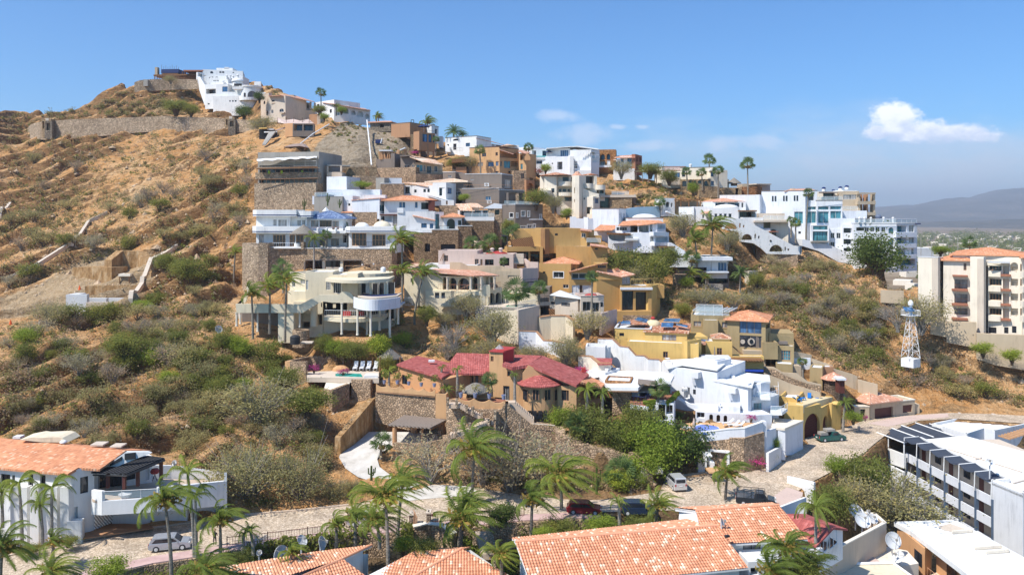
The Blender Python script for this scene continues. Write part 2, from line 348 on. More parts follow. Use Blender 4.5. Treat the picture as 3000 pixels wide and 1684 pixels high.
 def hip(s,b,h,over=.6,m=W10,rd=None,**k):
  h*=.38;over*=.75;a,c,e,g=s.corners(b,over,**k);Wd,D=(c-a).length,(g-a).length;b.roof=None;up=UP*h
  if rd is None:rd='u' if Wd>D else 'w'
  if rd=='u':i=min(D/2,Wd*.49);p=(a+g)/2+b.u*i+up;q=(c+e)/2-b.u*i+up;fs=[[a,c,q,p],[c,e,q],[e,g,p,q],[g,a,p]]
  else:i=min(Wd/2,D*.49);p=(a+c)/2+b.w*i+up;q=(g+e)/2-b.w*i+up;fs=[[a,c,p],[c,e,q,p],[e,g,q],[g,a,p,q]]
  mb=MB()
  for f in fs:
   n,u,v=setup_roof_uv(f);mb.face(f,[((x-a).dot(u),(x-a).dot(v))for x in f])
  mb.prism([x-UP*.2 for x in(a,c,e,g)],UP*.19)
  ro=s.part('roof',mb,mat('tile',m));rb=MB()
  for x,y in((p,q),(a,p),(g,p if rd=='u' else q),(c,q if rd=='u' else p),(e,q)):
   if(x-y).length>.3:rb.tube([x+UP*.03,y+UP*.03],.1,5)
  s.part('ridge_tiles',rb,mat('tile',m),ro);return ro
 def gable(s,b,h,over=.5,m=W10,rd='u',**k):
  a,c,e,g=s.corners(b,over,**k);b.roof=None;up=UP*h
  if rd=='u':p,q=(a+g)/2+up,(c+e)/2+up;r=[s.roofpoly([a,c,q,p],m),s.roofpoly([g,e,q,p],m)];gs=[(b.A,b.A+b.w*b.d),(b.B,b.B+b.w*b.d)]
  else:p,q=(a+c)/2+up,(g+e)/2+up;r=[s.roofpoly([a,g,q,p],m),s.roofpoly([c,e,q,p],m)];gs=[(b.A,b.B),(b.A+b.w*b.d,b.B+b.w*b.d)]
  sp=(g-a).length if rd=='u' else(c-a).length;hh=h*(b.d if rd=='u' else b.W)/sp
  for x,y in gs:
   x=Ve((x.x,x.y,b.zt));y=Ve((y.x,y.y,b.zt));s.part('gable',MB().prism([x,y,(x+y)/2+UP*(hh-.05)],(b.w if rd=='w' else b.u)*.05),b.m)
  s.part('ridge_tiles',MB().tube([p+UP*.04,q+UP*.04],.13,5),mat('tile',m),r[0]);return r
 def shed(s,b,h,low='f',over=.5,m=W10,**k):
  """single slope; side `low` stays at wall top, the other side rises h"""
  h*=.5;over*=.7;a,c,e,g=s.corners(b,over,**k);b.roof=None;up=UP*h
  hi={'f':(2,3),'b':(0,1),'l':(1,2),'r':(0,3)}[low];pts=[q+(up if i in hi else Ve())for i,q in enumerate((a,c,e,g))]
  s.roofpoly(pts,m)
  z=[Ve((q.x,q.y,b.zt))for q in(b.A,b.B,b.B+b.w*b.d,b.A+b.w*b.d)];mb=MB();dd=[z[i]+(UP*(h*.93)if i in hi else UP*.02)for i in range(4)]
  for i in range(4):j=(i+1)%4;mb.face([z[i],z[j],dd[j],dd[i]])
  s.part('gable',mb,b.m)
  # ---- finish
 def done(s):
  q=s.blocks;s.blocks=[]
  for b in q:s._build(b)
  return s
 def _build(s,b):
  mb=MB();zt,zb=b.zt,b.zb;wins=[]
  for fk,(o,u,Wd,n)in b.faces.items():
   hs=b.h[fk];ss=sorted({0,Wd}|{max(0,min(Wd,q))for h in hs for q in h[:2]});zs=sorted({zb,zt}|{max(zb,min(zt,q))for h in hs for q in h[2:4]})
   for i in range(len(ss)-1):
    for j in range(len(zs)-1):
     sm,zm=(ss[i]+ss[i+1])/2,(zs[j]+zs[j+1])/2
     if any(h[0]<sm<h[1]and h[2]<zm<h[3]for h in hs):continue
     mb.face([o+u*ss[i]+UP*zs[j],o+u*ss[i+1]+UP*zs[j],o+u*ss[i+1]+UP*zs[j+1],o+u*ss[i]+UP*zs[j+1]])
   for h in hs:
    s0,s1,z0,z1,op=h;r=op['dep'];q=[o+u*s0+UP*z0,o+u*s1+UP*z0,o+u*s1+UP*z1,o+u*s0+UP*z1];q2=[x-n*r for x in q]
    for i in range(4):j=(i+1)%4;mb.face([q[i],q[j],q2[j],q2[i]])
    if op['arch']:
     R=(s1-s0)/2;ah=min(R,(z1-z0)*.6);c=(s0+s1)/2;K=6
     for sg in(-1,1):
      arc=[o+u*(c+sg*R*cos(a*pi/2/K))+UP*(z1-ah+ah*sin(a*pi/2/K))for a in range(K+1)]
      mb.prism(arc+[o+u*(c+sg*R)+UP*z1],-n*min(r*.9,.35))
    wins.append((q,q2,u,n,s1-s0,z1-z0,op))
  c4=[Ve((q.x,q.y,zt))for q in(b.A,b.B,b.B+b.w*b.d,b.A+b.w*b.d)]
  if b.roof is not None and b.par and b.par<zt-zb:
   th=.25;A=c4;I=[A[0]+b.u*th+b.w*th,A[1]-b.u*th+b.w*th,A[2]-b.u*th-b.w*th,A[3]+b.u*th-b.w*th];lo=[q-UP*b.par for q in I]
   for i in range(4):j=(i+1)%4;mb.face([A[i],A[j],I[j],I[i]]);mb.face([I[i],I[j],lo[j],lo[i]])
   s.part('roof',MB().prism([q-UP*.3 for q in lo],UP*.3),mS(b.roof)if b.roof in C else mS(W17 if b.roof=='roofgrey' else 'white2'))
  else:mb.face(c4)
  w=s.part(b.name,mb,b.m)
  if b.cap:
   mc=MB();e=.08;A=[c4[0]-b.u*e-b.w*e,c4[1]+b.u*e-b.w*e,c4[2]+b.u*e+b.w*e,c4[3]-b.u*e+b.w*e];I=[c4[0]+b.u*.3+b.w*.3,c4[1]-b.u*.3+b.w*.3,c4[2]-b.u*.3-b.w*.3,c4[3]+b.u*.3-b.w*.3]
   for i in range(4):j=(i+1)%4;mc.prism([A[i]+UP*.004,A[j]+UP*.004,I[j]+UP*.004,I[i]+UP*.004],UP*.16)
   s.part('roof_trim',mc,mS(b.cap))
  for q,q2,u,n,ww,hh,op in wins:
   pane=s.part(op['name'],_f(q2),op['gm'])
   if op['fr']:
    f=MB();fw=op['fw'];o=q2[0]+n*.05;e=n*.05
    f.box(o,u*fw,UP*hh,e);f.box(o+u*(ww-fw),u*fw,UP*hh,e);f.box(o+u*fw,u*(ww-2*fw),UP*fw,e);f.box(o+u*fw+UP*(hh-fw),u*(ww-2*fw),UP*fw,e)
    for i in range(1,op['m']+1):f.box(o+u*(ww*i/(op['m']+1)-fw*.4)+UP*fw,u*fw*.8,UP*(hh-2*fw),e*.9)
    for i in range(1,op['mh']+1):f.box(o+u*fw+UP*(hh*i/(op['mh']+1)-fw*.3),u*(ww-2*fw),UP*fw*.6,e*.8)
    s.part('window_frame' if op['name']==W19 else 'door_frame',f,mP(op['fr']),pane)
   if op['sur']:
    f=MB();fw=.14;o=q[0]+n*.003
    f.box(o-u*fw-UP*fw,u*(ww+2*fw),UP*fw,n*.06);f.box(o-u*fw+UP*hh,u*(ww+2*fw),UP*fw,n*.06);f.box(o-u*fw,u*fw,UP*hh,n*.06);f.box(o+u*ww,u*fw,UP*hh,n*.06)
    s.part('surround',f,mS(op['sur']),pane)
   if op['rail']:
    f=MB();o=q[0]-n*.06;f.tube([o+UP*1,o+u*ww+UP*1],.04,4)
    k=int(ww/.3)+1
    for i in range(k):f.tube([o+u*ww*i/k,o+u*ww*i/k+UP],.02,4)
    s.part('railing',f,mP(op['rail']),pane)
def cu(n):return lambda*a,**k:getattr(CUR[0],n)(*a,**k)
Bk,Pt,Bx,Wp,Rl,Pl,Cy,Dm,Rp,Hp,Cl=map(cu,'block part box wallpath rail poly cyl dome roofpoly hip column'.split())
mP,mS,mG,mL=[(lambda c,k=k:mat(k,c))for k in(W18,'stucco','glass','leaf')]
def _f(q2):
 m=MB();m.face(q2);return m
def plane_hit(b,face,x,y):
 o,u,Wd,n=b.faces[face];rx=(ux(x)-CX)/F
 # point t*(rx,1) = o + u*s
 det=rx*(-u.y)+u.x;t=(o.x*(-u.y)+u.x*o.y)/det if abs(det)>1e-9 else o.y
 Y=t;s=((rx*Y-o.x)*u.x+(Y-o.y)*u.y);return s,CZ-(uy(y)-HY)*Y/F
def win(b,rects,g=W4,face='f',fr=W4,m=1,mh=0,dep=.18,arch=False,name=W19,sur=None,rail=None,fw=.07,gm=None):
 for x0,x1,y0,y1 in rects:
  xm=(x0+x1)/2;s0,_=plane_hit(b,face,x0,y0);s1,_=plane_hit(b,face,x1,y0);sm,z1=plane_hit(b,face,xm,y0);_,z0=plane_hit(b,face,xm,y1)
  s0,s1=min(s0,s1),max(s0,s1);Wd=b.faces[face][2];s0=max(.12,s0);s1=min(Wd-.12,s1);z1=min(z1,b.zt-.12)
  if s1-s0<.2 or z1-z0<.2:continue
  b.h[face].append((s0,s1,z0,z1,dict(dep=dep,arch=arch,gm=gm or mG(g),fr=fr,m=m,mh=mh,name=name,sur=sur,rail=rail,fw=fw)))
def door(b,rects,col=W11,**k):win(b,rects,name=k.pop('name','door'),gm=mP(col),fr=k.pop('fr',None),**k)
def deep(b,rects,g=W4,dep=1.8,**k):win(b,rects,g=g,dep=dep,**k)
def single(mb,name,m,label,cat,group=None,kind=None,sm=False,loc=None):
 loc=Ve(loc if loc is not None else mb.v[0]);o=link(name,mb.mesh(name,loc),m);o.location=loc
 if sm:smooth(o)
 return tag(o,label,cat,group,kind)
C['roofgrey']=(.5,.49,.47)
# ============================================================ HOUSES ON THE HILL
# ---- summit building site
use(400,150)
t=T('building_site','half-built timber formwork house standing on the hill summit above the stone wall','building',333)
sl_=Bx(160,575,222,236,333,331,d=9,m=W11,name='floor_slab');Bx(232,395,172,208,334,333.5,d=7,m='navy',name='formwork_panel',kind=W18);Bx(440,628,178,190,330,d=9,m='brick',name='floor_slab');Bx(560,630,192,215,331.5,d=7,m=W11,name='formwork_panel')
Bx(172,196,152,225,333,d=2,m=W12,name='column')
f_=MB()
for x in list(range(170,620,24)):f_.tube([P(x,265,332),P(x+RR(x).uniform(-4,4),190 if x>430 else 228,332)],.14,4)
for x in list(range(236,400,20)):f_.tube([P(x,222,334),P(x,128+(x*7%25),334)],.06,4)
for y in(240,255):f_.tube([P(165,y,332),P(570,y-4,332)],.1,4)
Pt('scaffold',f_,mP(W11));Bx(240,390,210,222,332.6,d=.4,m=W11,name='beam');Bk(330,575,236,268,334,d=5,m=W3,skirt=1,gd=0)
t=T('stone_wall','pale stone boundary wall running below the summit building site','wall',326)
Wp([(-20,295,345,322),(30,275,335,322),(150,265,330,323),(330,262,318,325),(480,265,315,325),(585,270,312,324)],1,W8,kind=W9);Bx(64,104,268,330,321.5,d=2,m=W16,name='pier')
# ---- summit white mansion
t=T('hilltop_mansion','white stepped mansion with domes and round balcony on the hill summit','house',316);t.m=W1
b=Bk(622,1002,172,262,330,334,d=10,par=.3);win(b,[(694,722,190,212)],arch=1);win(b,[(780,800,192,208),(806,826,192,208),(905,918,198,208)])
b=Bk(752,905,160,185,336,d=6,gd=0);Bx(826,868,152,166,336,d=1,name='parapet_crest')
b=Bk(575,640,198,270,324,326,d=12);deep(b,[(586,618,214,242)],dep=2,fr=0)
b=Bk(640,1000,236,340,325,gd=0);win(b,[(684,696,244,258),(706,724,242,256),(742,768,242,252)],arch=1);win(b,[(850,868,246,262),(900,918,246,262)],arch=1)
Pl([(575,240,322),(596,240,322),(650,330,320),(700,520,318),(640,508,318),(592,370,321)],d=6,name='side_wall')
b=Bk(690,864,250,340,321,320,d=6);win(b,[(724,734,274,286),(742,752,274,286),(760,772,274,286)],fr=0)
b=Bk(646,752,316,512,318,316.5,d=6);deep(b,[(654,744,356,402)],dep=2.2,fr=0,g=W3);win(b,[(733,746,360,400),(735,750,442,458),(670,688,492,504)])
b=Bk(752,862,312,486,315.5,315,d=5);win(b,[(808,858,335,384)],g='blue',face='f',fr='navy')
b=Bk(862,1000,306,430,318,d=5);win(b,[(872,890,336,350)])
Bx(856,976,385,425,314.5,d=3,name='planter')
b=Bk(722,990,425,576,313,311.5,d=7,par=.2);win(b,[(873,886,463,478),(899,914,463,478),(925,941,463,478)],fr=0)
Cy(1075,345,545,100,315,name='round_bay');Cy(1068,430,474,96,313.2,name='round_balcony',wall=.3);Cy(1078,336,352,106,315,name='roof_terrace',wall=.3)
Rl([(990,350,306),(1040,360,303.5),(1110,358,303.2),(1165,346,306)],1.2,m=W12,gap=.8)
for x,w_ in((1086,40),(1148,18),(1018,9)):
 c=P(x,432,302.8 if x<1100 else 304);h=P(x,375 if w_>20 else 392,302.8).z-c.z;R=w_/3.214*303/F
 Pt('arched_opening',MB().prism([c+Ve((R*cos(a*pi/10),0,max(0,h-R)+R*sin(a*pi/10)))for a in range(11)]+[c-Ve((R,0,0)),c+Ve((R,0,0))][0:1]+[c+Ve((R,0,0))],Ve((0,.25,0))),mG(W3))
Cy(952,290,335,46,316.5,name='kiosk');Dm(952,290,56,36,316.5);Cy(952,232,258,9,316.5,name='lantern');Dm(952,232,13,12,316.5,name='lantern_dome')
Bx(918,990,306,326,311.2,d=.3,m=W4,name='arched_opening',kind=W18);Bx(902,1000,334,358,311,d=3,name='balcony')
for x,y in((850,262),(884,262),(818,312),(910,268)):Cy(x,y-28,y+4,8,319.5,name='chimney');Dm(x,y-28,12,9,319.5,name='chimney_cap')
Bx(1108,1170,288,336,322,skirt=3);Bx(1168,1318,388,420,309,d=5,skirt=3)
c=P(636,238,323);Pt('satellite_dish',MB().lathe(c,[(0,0),(.6,.1),(.9,.3)],16),mP('white2'))
# ---- beige villa right of the mansion
t=T('beige_villa','beige two storey villa with tiled veranda just below the white summit mansion','house',294);t.m=W6
b=Bk(1170,1246,416,606,297,291,d=10,m=W6);win(b,[(1196,1212,468,500),(1222,1238,560,604)],arch=1)
b=Bk(1246,1402,430,632,291,288,d=12,m=W8);win(b,[(1272,1300,462,478)]);win(b,[(1270,1288,552,586),(1346,1386,542,574)],arch=1,fr=W1)
Bx(1268,1304,484,496,290.2,289.8,d=.5,m=W6,name='window_sill');Bx(1344,1390,574,586,288,287.6,d=.5,m=W6,name='window_sill')
b=Bk(1350,1640,444,640,290,302,d=9,m=W8);deep(b,[(1362,1408,452,520),(1416,1492,456,522),(1500,1560,468,530),(1568,1625,480,540)],dep=2.4,arch=1,fr=W4,rail=W4,m=2);win(b,[(1416,1434,548,574),(1452,1470,552,578)],arch=1,fr=W1);deep(b,[(1496,1546,556,600),(1596,1634,572,606)],arch=1,fr=0,dep=2)
Rp([P(1240,424,290),P(1350,415,287),P(1680,478,299),P(1500,420,312),P(1400,408,305)],'salmon');Bx(1395,1480,412,432,302,d=4,m=W12,name='chimney')
b=Bk(1560,1720,556,612,298,300,d=6,m=W6);Cl(1640,480,552,299.5,.35)
t=T('garden_wall','low orange rendered wall beside the bushes below the beige villa','wall',284);Bk(1624,1705,596,660,284,283,d=1,m=W3);Bk(1700,1732,608,680,283,d=5,m=W6)
# ---- white arcaded villa
t=T('arcaded_villa','long white villa with arches and thin tiled roof edge right of the tall fan palm','house',292);t.m=W1
b=Bk(1670,1860,486,640,300,292,d=12,par=.2);win(b,[(1820,1838,548,582),(1700,1722,500,530)])
b=Bk(1860,2004,504,640,292,294,d=10);deep(b,[(1880,1912,556,604),(1922,1998,530,590)],arch=1,fr=0,g='blue',dep=3)
b=Bk(2004,2200,530,640,294,300);deep(b,[(2020,2064,560,600),(2074,2136,566,620),(2150,2192,590,636)],arch=1,fr=0,dep=3,g='blue')
Rp([P(1750,484,296),P(1866,498,290),P(2006,524,292.5),P(2006,516,304),P(1800,482,305)],'salmon');Rp([P(2000,524,292),P(2206,560,299),P(2150,540,308),P(2020,520,303)],'salmon')
t=T('tile_roof_cottage','low cottage with salmon tiled hip roof at the lip of the grey spoil slope','house',272);t.m=W16
b=Bk(2200,2392,672,722,272,270,m=W16,kind=W9);deep(b,[(2292,2330,690,720)],dep=2,fr=0);Hp(b,1.9,1.0,'salmon')
# ---- long stone wall with two turrets
use(0,150)
t=T('boundary_wall','long grey stone wall with two square turrets crossing the left hillside','wall',300)
Wp([(262,720,772,318),(290,688,775,308),(400,662,785,300),(700,642,775,296),(1000,632,745,294),(1300,622,715,292),(1610,610,702,290),(1640,618,705,290),(2000,628,730,286),(2240,640,715,283),(2420,660,700,280)],.8,W8,kind=W9)
for x0,x1,yt,yb,Y in((392,482,640,782,297),(2120,2208,622,745,283)):
 b=Bk(x0,x1,yt,yb,Y,Y-.5,d=3,m=W12,kind=W9,name='turret');deep(b,[(x0+8,x0+22,yt+20,yb-50)],fr=0,dep=.8)
 b=Bk(x0+28,x1+8,yt+22,yb+5,Y-1.2,Y-1,d=3,m=W16,kind=W9,name='turret');deep(b,[(x0+45,x1-8,yt+36,yb-36)],fr=0,dep=.8);Bx(x0+36,x0+66,yt-8,yt+16,Y-.4,d=.8,m=W8,name='turret_cap')
# ---- shack, chute, pipes on the slope
use(400,150)
t=T('tool_shack','dark makeshift shack with yellow plywood side under a sagging shade net','shed',258)
b=Bk(1400,1470,682,765,258,257,d=4,m=W10);b=Bk(1470,1670,680,760,257,258,d=4,m=W5);deep(b,[(1480,1560,690,750),(1575,1660,692,750)],fr=0,dep=2)
Pl([(1325,625,262),(1400,650,261),(1480,640,261),(1560,662,260),(1620,640,260),(1670,680,259),(1400,684,258),(1330,672,260)],d=.3,m='pink',name='shade_net',kind=W18)
for x in(1330,1410,1480,1560,1625):Pt('post',MB().tube([P(x,690,259),P(x,625,259)],.08,4),mP(W11))
t=T('timber_pile','heap of boards and white sheets beside the dark rubbish chute','debris',262);Bx(1150,1225,722,732,262,261,d=3,m='yellow',name='board');Bx(1200,1320,758,768,260,259,d=.5,m=W1,name='board');Bx(1230,1290,732,742,262,d=2,m='white2',name='board');Pl([(1300,745),(1400,712),(1395,730),(1320,750)],262,d=.4,m='pink',name='sheet');b=Bk(1155,1300,740,790,263,d=3,m=W4)
t=T('rubbish_chute','dark grey chute lying down the slope below the shack','chute',258);Pt('trough',MB().prism([P(1185,885,250),P(1215,892,250),P(1312,765,259),P(1250,768,259)],UP*.4),mP(W16))
for i,(a,c,lb)in enumerate((((1500,920,248),(1815,702,262),'white drainpipe slanting up the slope left of the spoil heap'),((2213,1090,232),(2170,665,266),'white vertical drainpipe running down the grey spoil face'))):
 A,B=P(*a),P(*c);mb=MB();mb.tube([A+UP*.5,A.lerp(B,.5)+UP*(.6 if i else 1),B+UP*.5],.2 if i else .17,8);single(mb,'drainpipe',mP(W1),lb,'pipe')
t=T('water_pump','small blue pump box with a white pipe on the grey spoil slope','machine',252);Bx(2248,2308,832,866,252,d=1.8,m='navy',name='housing',kind=W18);Pt('pipe',MB().tube([P(2300,868,251.6),P(2314,822,251.6)],.2,6),mP(W1))
t=T('shade_tarp','pale pink tarp draped over poles above the concrete building','tarp',243);Pl([(1385,902),(1470,875),(1560,868),(1600,905),(1540,895),(1440,900)],243,d=4,m='pink',name='cloth');Pt('pole',MB().tube([P(1390,925,243),P(1395,900,243)],.1),mP(W11));Pt('pole',MB().tube([P(1585,935,243),P(1590,900,243)],.1),mP(W11))
# ---- unfinished concrete building
use(600,400)
t=T('concrete_building','grey unfinished concrete block with white awning on a tall rubble stone base','building',212);t.m=W16
b=Bk(500,1075,150,420,214,212,d=9,m=W16,par=.4,roof=W16);deep(b,[(515,1058,272,345)],dep=2.2,fr=0,g=W3)
b=Bk(1075,1290,143,540,212,226,d=9,m=W16,par=.3,roof=W16)
Bk(475,1062,340,402,212,210.2,d=3,m=W8,kind=W9,gd=0,skirt=0,name='stone_band');b=Bk(508,1062,402,450,212.2,210.8,d=3,m=W16,gd=0);deep(b,[(512,1050,404,440)],dep=1.5,fr=0,g=W3)
b=Bk(466,1046,440,700,211,208.5,d=5,m=W8,kind=W9,name='stone_base')
aw=MB();n=24
for i in range(n):
 x0,x1=490+i*(1055-490)/n,490+(i+1)*(1055-490)/n;w0,w1=5*sin(i*1.3),5*sin((i+1)*1.3)
 aw.prism([P(x0,232+w0-i*1.2,210),P(x1,232+w1-(i+1)*1.2,210),P(x1,214+w1*.4-(i+1)*1.2,212.8),P(x0,214+w0*.4-i*1.2,212.8)],UP*.06)
Pt('awning',aw,mP(W1))
sc_=MB()
for x in range(490,1070,44):sc_.tube([P(x,350,209.8),P(x,282,210)],.06,4);sc_.tube([P(x,440,209),P(x+3,395,209)],.06,4)
for y in(292,300,398):sc_.tube([P(485,y+8,209.5),P(1062,y-6,208.8)],.1,4)
Pt('scaffold',sc_,mP(W11));Bx(490,1062,290,300,209.8,208.9,d=2,m=W12,name='scaffold_board')
Rl([(300+230,288,211.5),(1050,280,210.2)],1.4,m=W1,name='folding_tables',gap=3)
for x,c,l in((604,'bright','left'),(724,'bright','middle'),(918,'bright','right')):
 single(MB().lathe(P(x,350,211.2),[(0,0),(.28,0),(.32,.75),(.15,.9),(0,.9)],10),'barrel',mP((.35,.55,.05)),'%s lime green barrel on the scaffold floor of the concrete building'%{'left':'leftmost','middle':'middle','right':'rightmost'}[l],'barrel','barrels on the scaffold floor')
t=T('brick_lean_to','roofless brick lean-to with thin dark flat sheet right of the concrete building','shed',214);t.m=W3
b=Bk(1148,1290,335,376,214,d=5,m=W6);Bx(1148,1162,280,340,214,d=.6,m=W6,name='column');Bx(1275,1290,275,340,214,d=.6,m=W6,name='column');Bx(1150,1370,266,278,214.3,216,d=4,m=W16,name='roof')
t=T('white_annex','plain white cube and low white wall below the brick lean-to','house',207)
b=Bk(1148,1335,380,492,209,207.5,m=W2);b=Bk(1150,1650,500,560,205.5,205,d=2.5,m=W2,par=.2);b=Bk(1335,1396,376,492,207.5,211,d=5,m=W2);b=Bk(1500,1700,550,600,203,203,d=3,m=W1)
t=T('stone_outbuilding','rough brown stone hut with dark doorway above the white annex','house',215);t.m=W12
b=Bk(1390,1640,370,500,215,216,d=6,m=W6,kind=W9);deep(b,[(1432,1450,385,425)],fr=0,dep=1);Wp([(1330,300,375,220),(1400,290,372,220),(1500,292,360,221),(1620,288,380,222)],1,W12,kind=W9);b=Bk(1610,1690,390,520,213,212,d=5,m=W16)
single(MB().tube([P(1525,360,219),P(1508,270,220.5)],.07,4).tube([P(1545,360,219),P(1528,270,220.5)],.07,4).tube([P(1522,340,219),P(1541,340,219)],.05,4).tube([P(1518,320,219.3),P(1537,320,219.3)],.05,4).tube([P(1514,300,219.8),P(1533,300,219.8)],.05,4),'ladder',mP(W11),'wooden ladder leaning on the stone wall above the stone hut','ladder')
t=T('pool_terrace','grey glass-sided terrace wall with blue pool edge below the stone base','terrace',200)
b=Bk(1030,1295,565,695,200,199,d=6,m=W16,par=.5);Bx(1060,1185,546,566,201,d=4,m='navy',name='pool_edge',kind=W18);Bx(1012,1030,560,640,200,d=.5,m=W2,name='pier');Rl([(1035,566,199.8),(1295,560,198.8)],1.0,kind='glass',m=W2)
# ---- white house with navy bands
t=T('navy_band_villa','white curved villa with navy stripes and blue tiled hip roof on the high stone wall','house',183);t.m=W1
def bandslab(t,x0,x1,yt,yb,Y,d=7,r=46):
 pts=[(x0,Y+3),(x0+8,Y+1.2),(x0+36,Y+.2),((x0+x1)/2,Y),(x1-10,Y+.1),(x1,Y+.8)]
 for nm,a,c,m_,gro in(('parapet',yt,yb-16,W1,0),('stripe',yb-17,yb-10,'navy',.05),('parapet',yb-9,yb,W1,0)):
  bt,tp=P(x0,c,Y).z,P(x0,a,Y).z;q=[P(x,c,y)for x,y in pts];q=[Ve((p.x+(-gro if i==0 else 0),p.y-gro,bt))for i,p in enumerate(q)]
  q+=[q[-1]+Ve((0,d,0)),q[0]+Ve((0,d-2,0))]
  Pt(nm,MB().prism(q,UP*(tp-bt)),mS(m_)if m_==W1 else mP(m_))
b=Bk(484,800,745,860,184,183.5,d=9);win(b,[(644,676,780,842),(690,775,782,846),(784,806,782,842)],g=W7,m=2,fr=W1,sur=None)
b=Bk(800,960,745,870,184.5,184.5,gd=0);win(b,[(868,906,785,840),(915,948,785,840)],g=W7,fr=W1)
bandslab(t,452,870,690,752,182.5);bandslab(t,845,1010,700,762,183.2)
bandslab(t,448,915,845,908,181.5)
b=Bk(484,955,905,1040,183.5,182.5,d=9);win(b,[(511,556,925,1005)],g=W7,fr=W3,m=1);win(b,[(642,760,925,1036),(798,930,925,1036)],g=W3,fr=W10,m=3,mh=1,fw=.12)
b=Bk(965,1300,770,900,185.5,185,gd=0);win(b,[(1000,1070,790,850),(1200,1262,795,876)],g=W7,fr=W3,m=1);win(b,[(1080,1196,790,850)],g=W3,fr=W11,m=3,mh=2)
Hp(b,4.6,1.3,'blue',rd='u');c=P(1142,740,189.5);Pt('cupola',MB().cbox(c,.9,.9,1.1,.3),mS(W17));Pt('cupola_roof',MB().lathe(P(1142,704,189.5),[(.95,0),(0,1.0)],4),mS(W1))
Rl([(1000,898,183.5),(1290,895,183.3)],1.0,m='brick',gap=.6);Bx(1000,1350,888,912,182.4,182.2,d=3,name='balcony')
for x in(1065,1150,1235,1330):Cy(x,868,905,11,182,name='pillar');Dm(x,868,12,10,182,name='pillar_cap')
b=Bk(1000,1340,908,1035,186,185.5,d=5,gd=0);win(b,[(1080,1160,925,1030),(1190,1262,925,1030)],g=W7,fr=W3,m=2);deep(b,[(1300,1335,930,1000)],dep=1.5,fr=0)
b=Bk(1355,1790,895,1035,181.5,180.5,d=9);win(b,[(1385,1522,908,1030),(1575,1702,922,1030)],g=W3,fr=W10,m=3,mh=1,fw=.13)
bandslab(t,1330,1842,848,905,179.5,d=9)
Dm(1482,852,66,44,185.5);Dm(1672,852,84,58,186.5,m=W14);Cy(1672,786,800,10,186.5,name='lantern',m=W6)
Rl([(590,1042,179.8),(905,1042,179.5)],1.0,m=W2,gap=.5);Rl([(1480,1036,178.5),(1740,1036,178.3)],1.0,m=W4,gap=.5)
t=T('thatched_parasol','round grey palm-thatch roof on a white pole before the navy band villa','parasol',179.8)
c=P(930,915,179.8);t._root(P(855,1036,179.8));Pt('thatch_roof',MB().lathe(c,[(0,2.15),(1.2,1.25),(3.1,0),(3.0,-.15),(0,.15)],22),mat('thatch'));bb=P(855,1036,179.8);Pt('pole',MB().tube([bb,bb+UP*2.8],.12,8),mS(W1));bb=P(1000,1036,180.4);Pt('pole',MB().tube([bb,bb+UP*2.8],.12,8),mS(W1))
t=T('hot_tub','round white hot tub on the deck beside the thatched parasol','tub',179.5);Cy(872,1006,1038,30,179.5,name='shell',wall=.3)
# ---- huge stone retaining wall
t=T('retaining_wall','huge rounded rubble stone wall with a wide arched opening under the navy band villa','wall',178)
b=Bk(700,1760,1055,1470,178.5,177,d=6,m=W6,kind=W9,cap=W1);deep(b,[(945,1470,1165,1330)],dep=5,fr=0,g=W3);deep(b,[(1507,1560,1205,1300)],fr=0,dep=.8)
Wp([(352,1002,1440,181),(380,1012,1440,179),(430,1030,1460,178),(480,1042,1470,177),(540,1025,1470,176.6),(594,1000,1470,176.5)],3,W8,kind=W9);Wp([(594,1000,1470,176.5),(596,1040,1470,177),(712,1052,1475,178.6)],2,W8,kind=W9)
Bx(592,905,1040,1054,177.8,177.6,d=2,name='coping',m=W1);Bx(905,930,995,1062,177.6,d=2,m=W8,kind=W9,name='pier')
for x in(1118,1288):Bx(x-12,x+12,1172,1300,177.2,d=.8,m=W14,name='column')
Bx(1140,1270,1232,1244,176.7,d=.6,m=W8,name='shelf');Bx(930,945,1180,1300,177,d=.5,m=W5,name='arch_trim');Bx(945,1470,1158,1168,176.9,d=.4,m=W5,name='arch_trim')
Cy(1484,1200,1215,8,176.6,name='wall_lamp');Cy(1590,1192,1206,8,176.6,name='wall_lamp')
# ---- white Spanish house complex
t=T('spanish_house','white house with two orange tiled roofs and stepped wings behind the stone wall','house',197);t.m=W1
b=Bk(1385,1645,598,720,199,197.5,d=9,m=W2);win(b,[(1648,1692,645,705)],face='r',g='teal',fr=W2);t.shed(b,1.0,'l',.3,'salmon')
b=Bk(1385,1622,712,840,198.2,197.6,d=4,m=W6,kind=W9,gd=0)
b=Bk(1692,2150,600,745,197.5,200,d=9);win(b,[(1832,1856,620,670),(1862,1886,620,670),(1980,2003,618,672)],g='blue',m=0);deep(b,[(2038,2125,622,686)],dep=2,g=W4,m=1,rail=W4);Hp(b,3.2,1.1,W10,rd='u')
b=Bk(1290,1392,560,740,200,199.5,d=5);win(b,[(1350,1370,630,652)]);b=Bk(1290,1385,715,745,197.6,d=2,m=W1);t.shed(b,.6,'f',.2,W10)
b=Bk(1645,1850,728,860,196.5,196,d=5,par=.3);deep(b,[(1655,1760,742,800)],dep=2,fr=0,g=W3);door(b,[(1768,1828,740,852)],col=W16,mh=6,fr='white2');Bx(1645,1845,730,742,195.6,195.2,d=3,m='maroon',name='lintel')
b=Bk(1812,2170,705,905,195,195.5,par=.4);win(b,[(2038,2090,818,860),(2118,2152,820,866)],g='blue');Rp([P(1960,745,194.6),P(2170,790,195),P(2170,770,197),P(1945,720,196.6)],'salmon')
b=Bk(2160,2250,710,885,195.4,196.5,d=7,par=.3);win(b,[(2168,2208,730,876)],g='teal',mh=2)
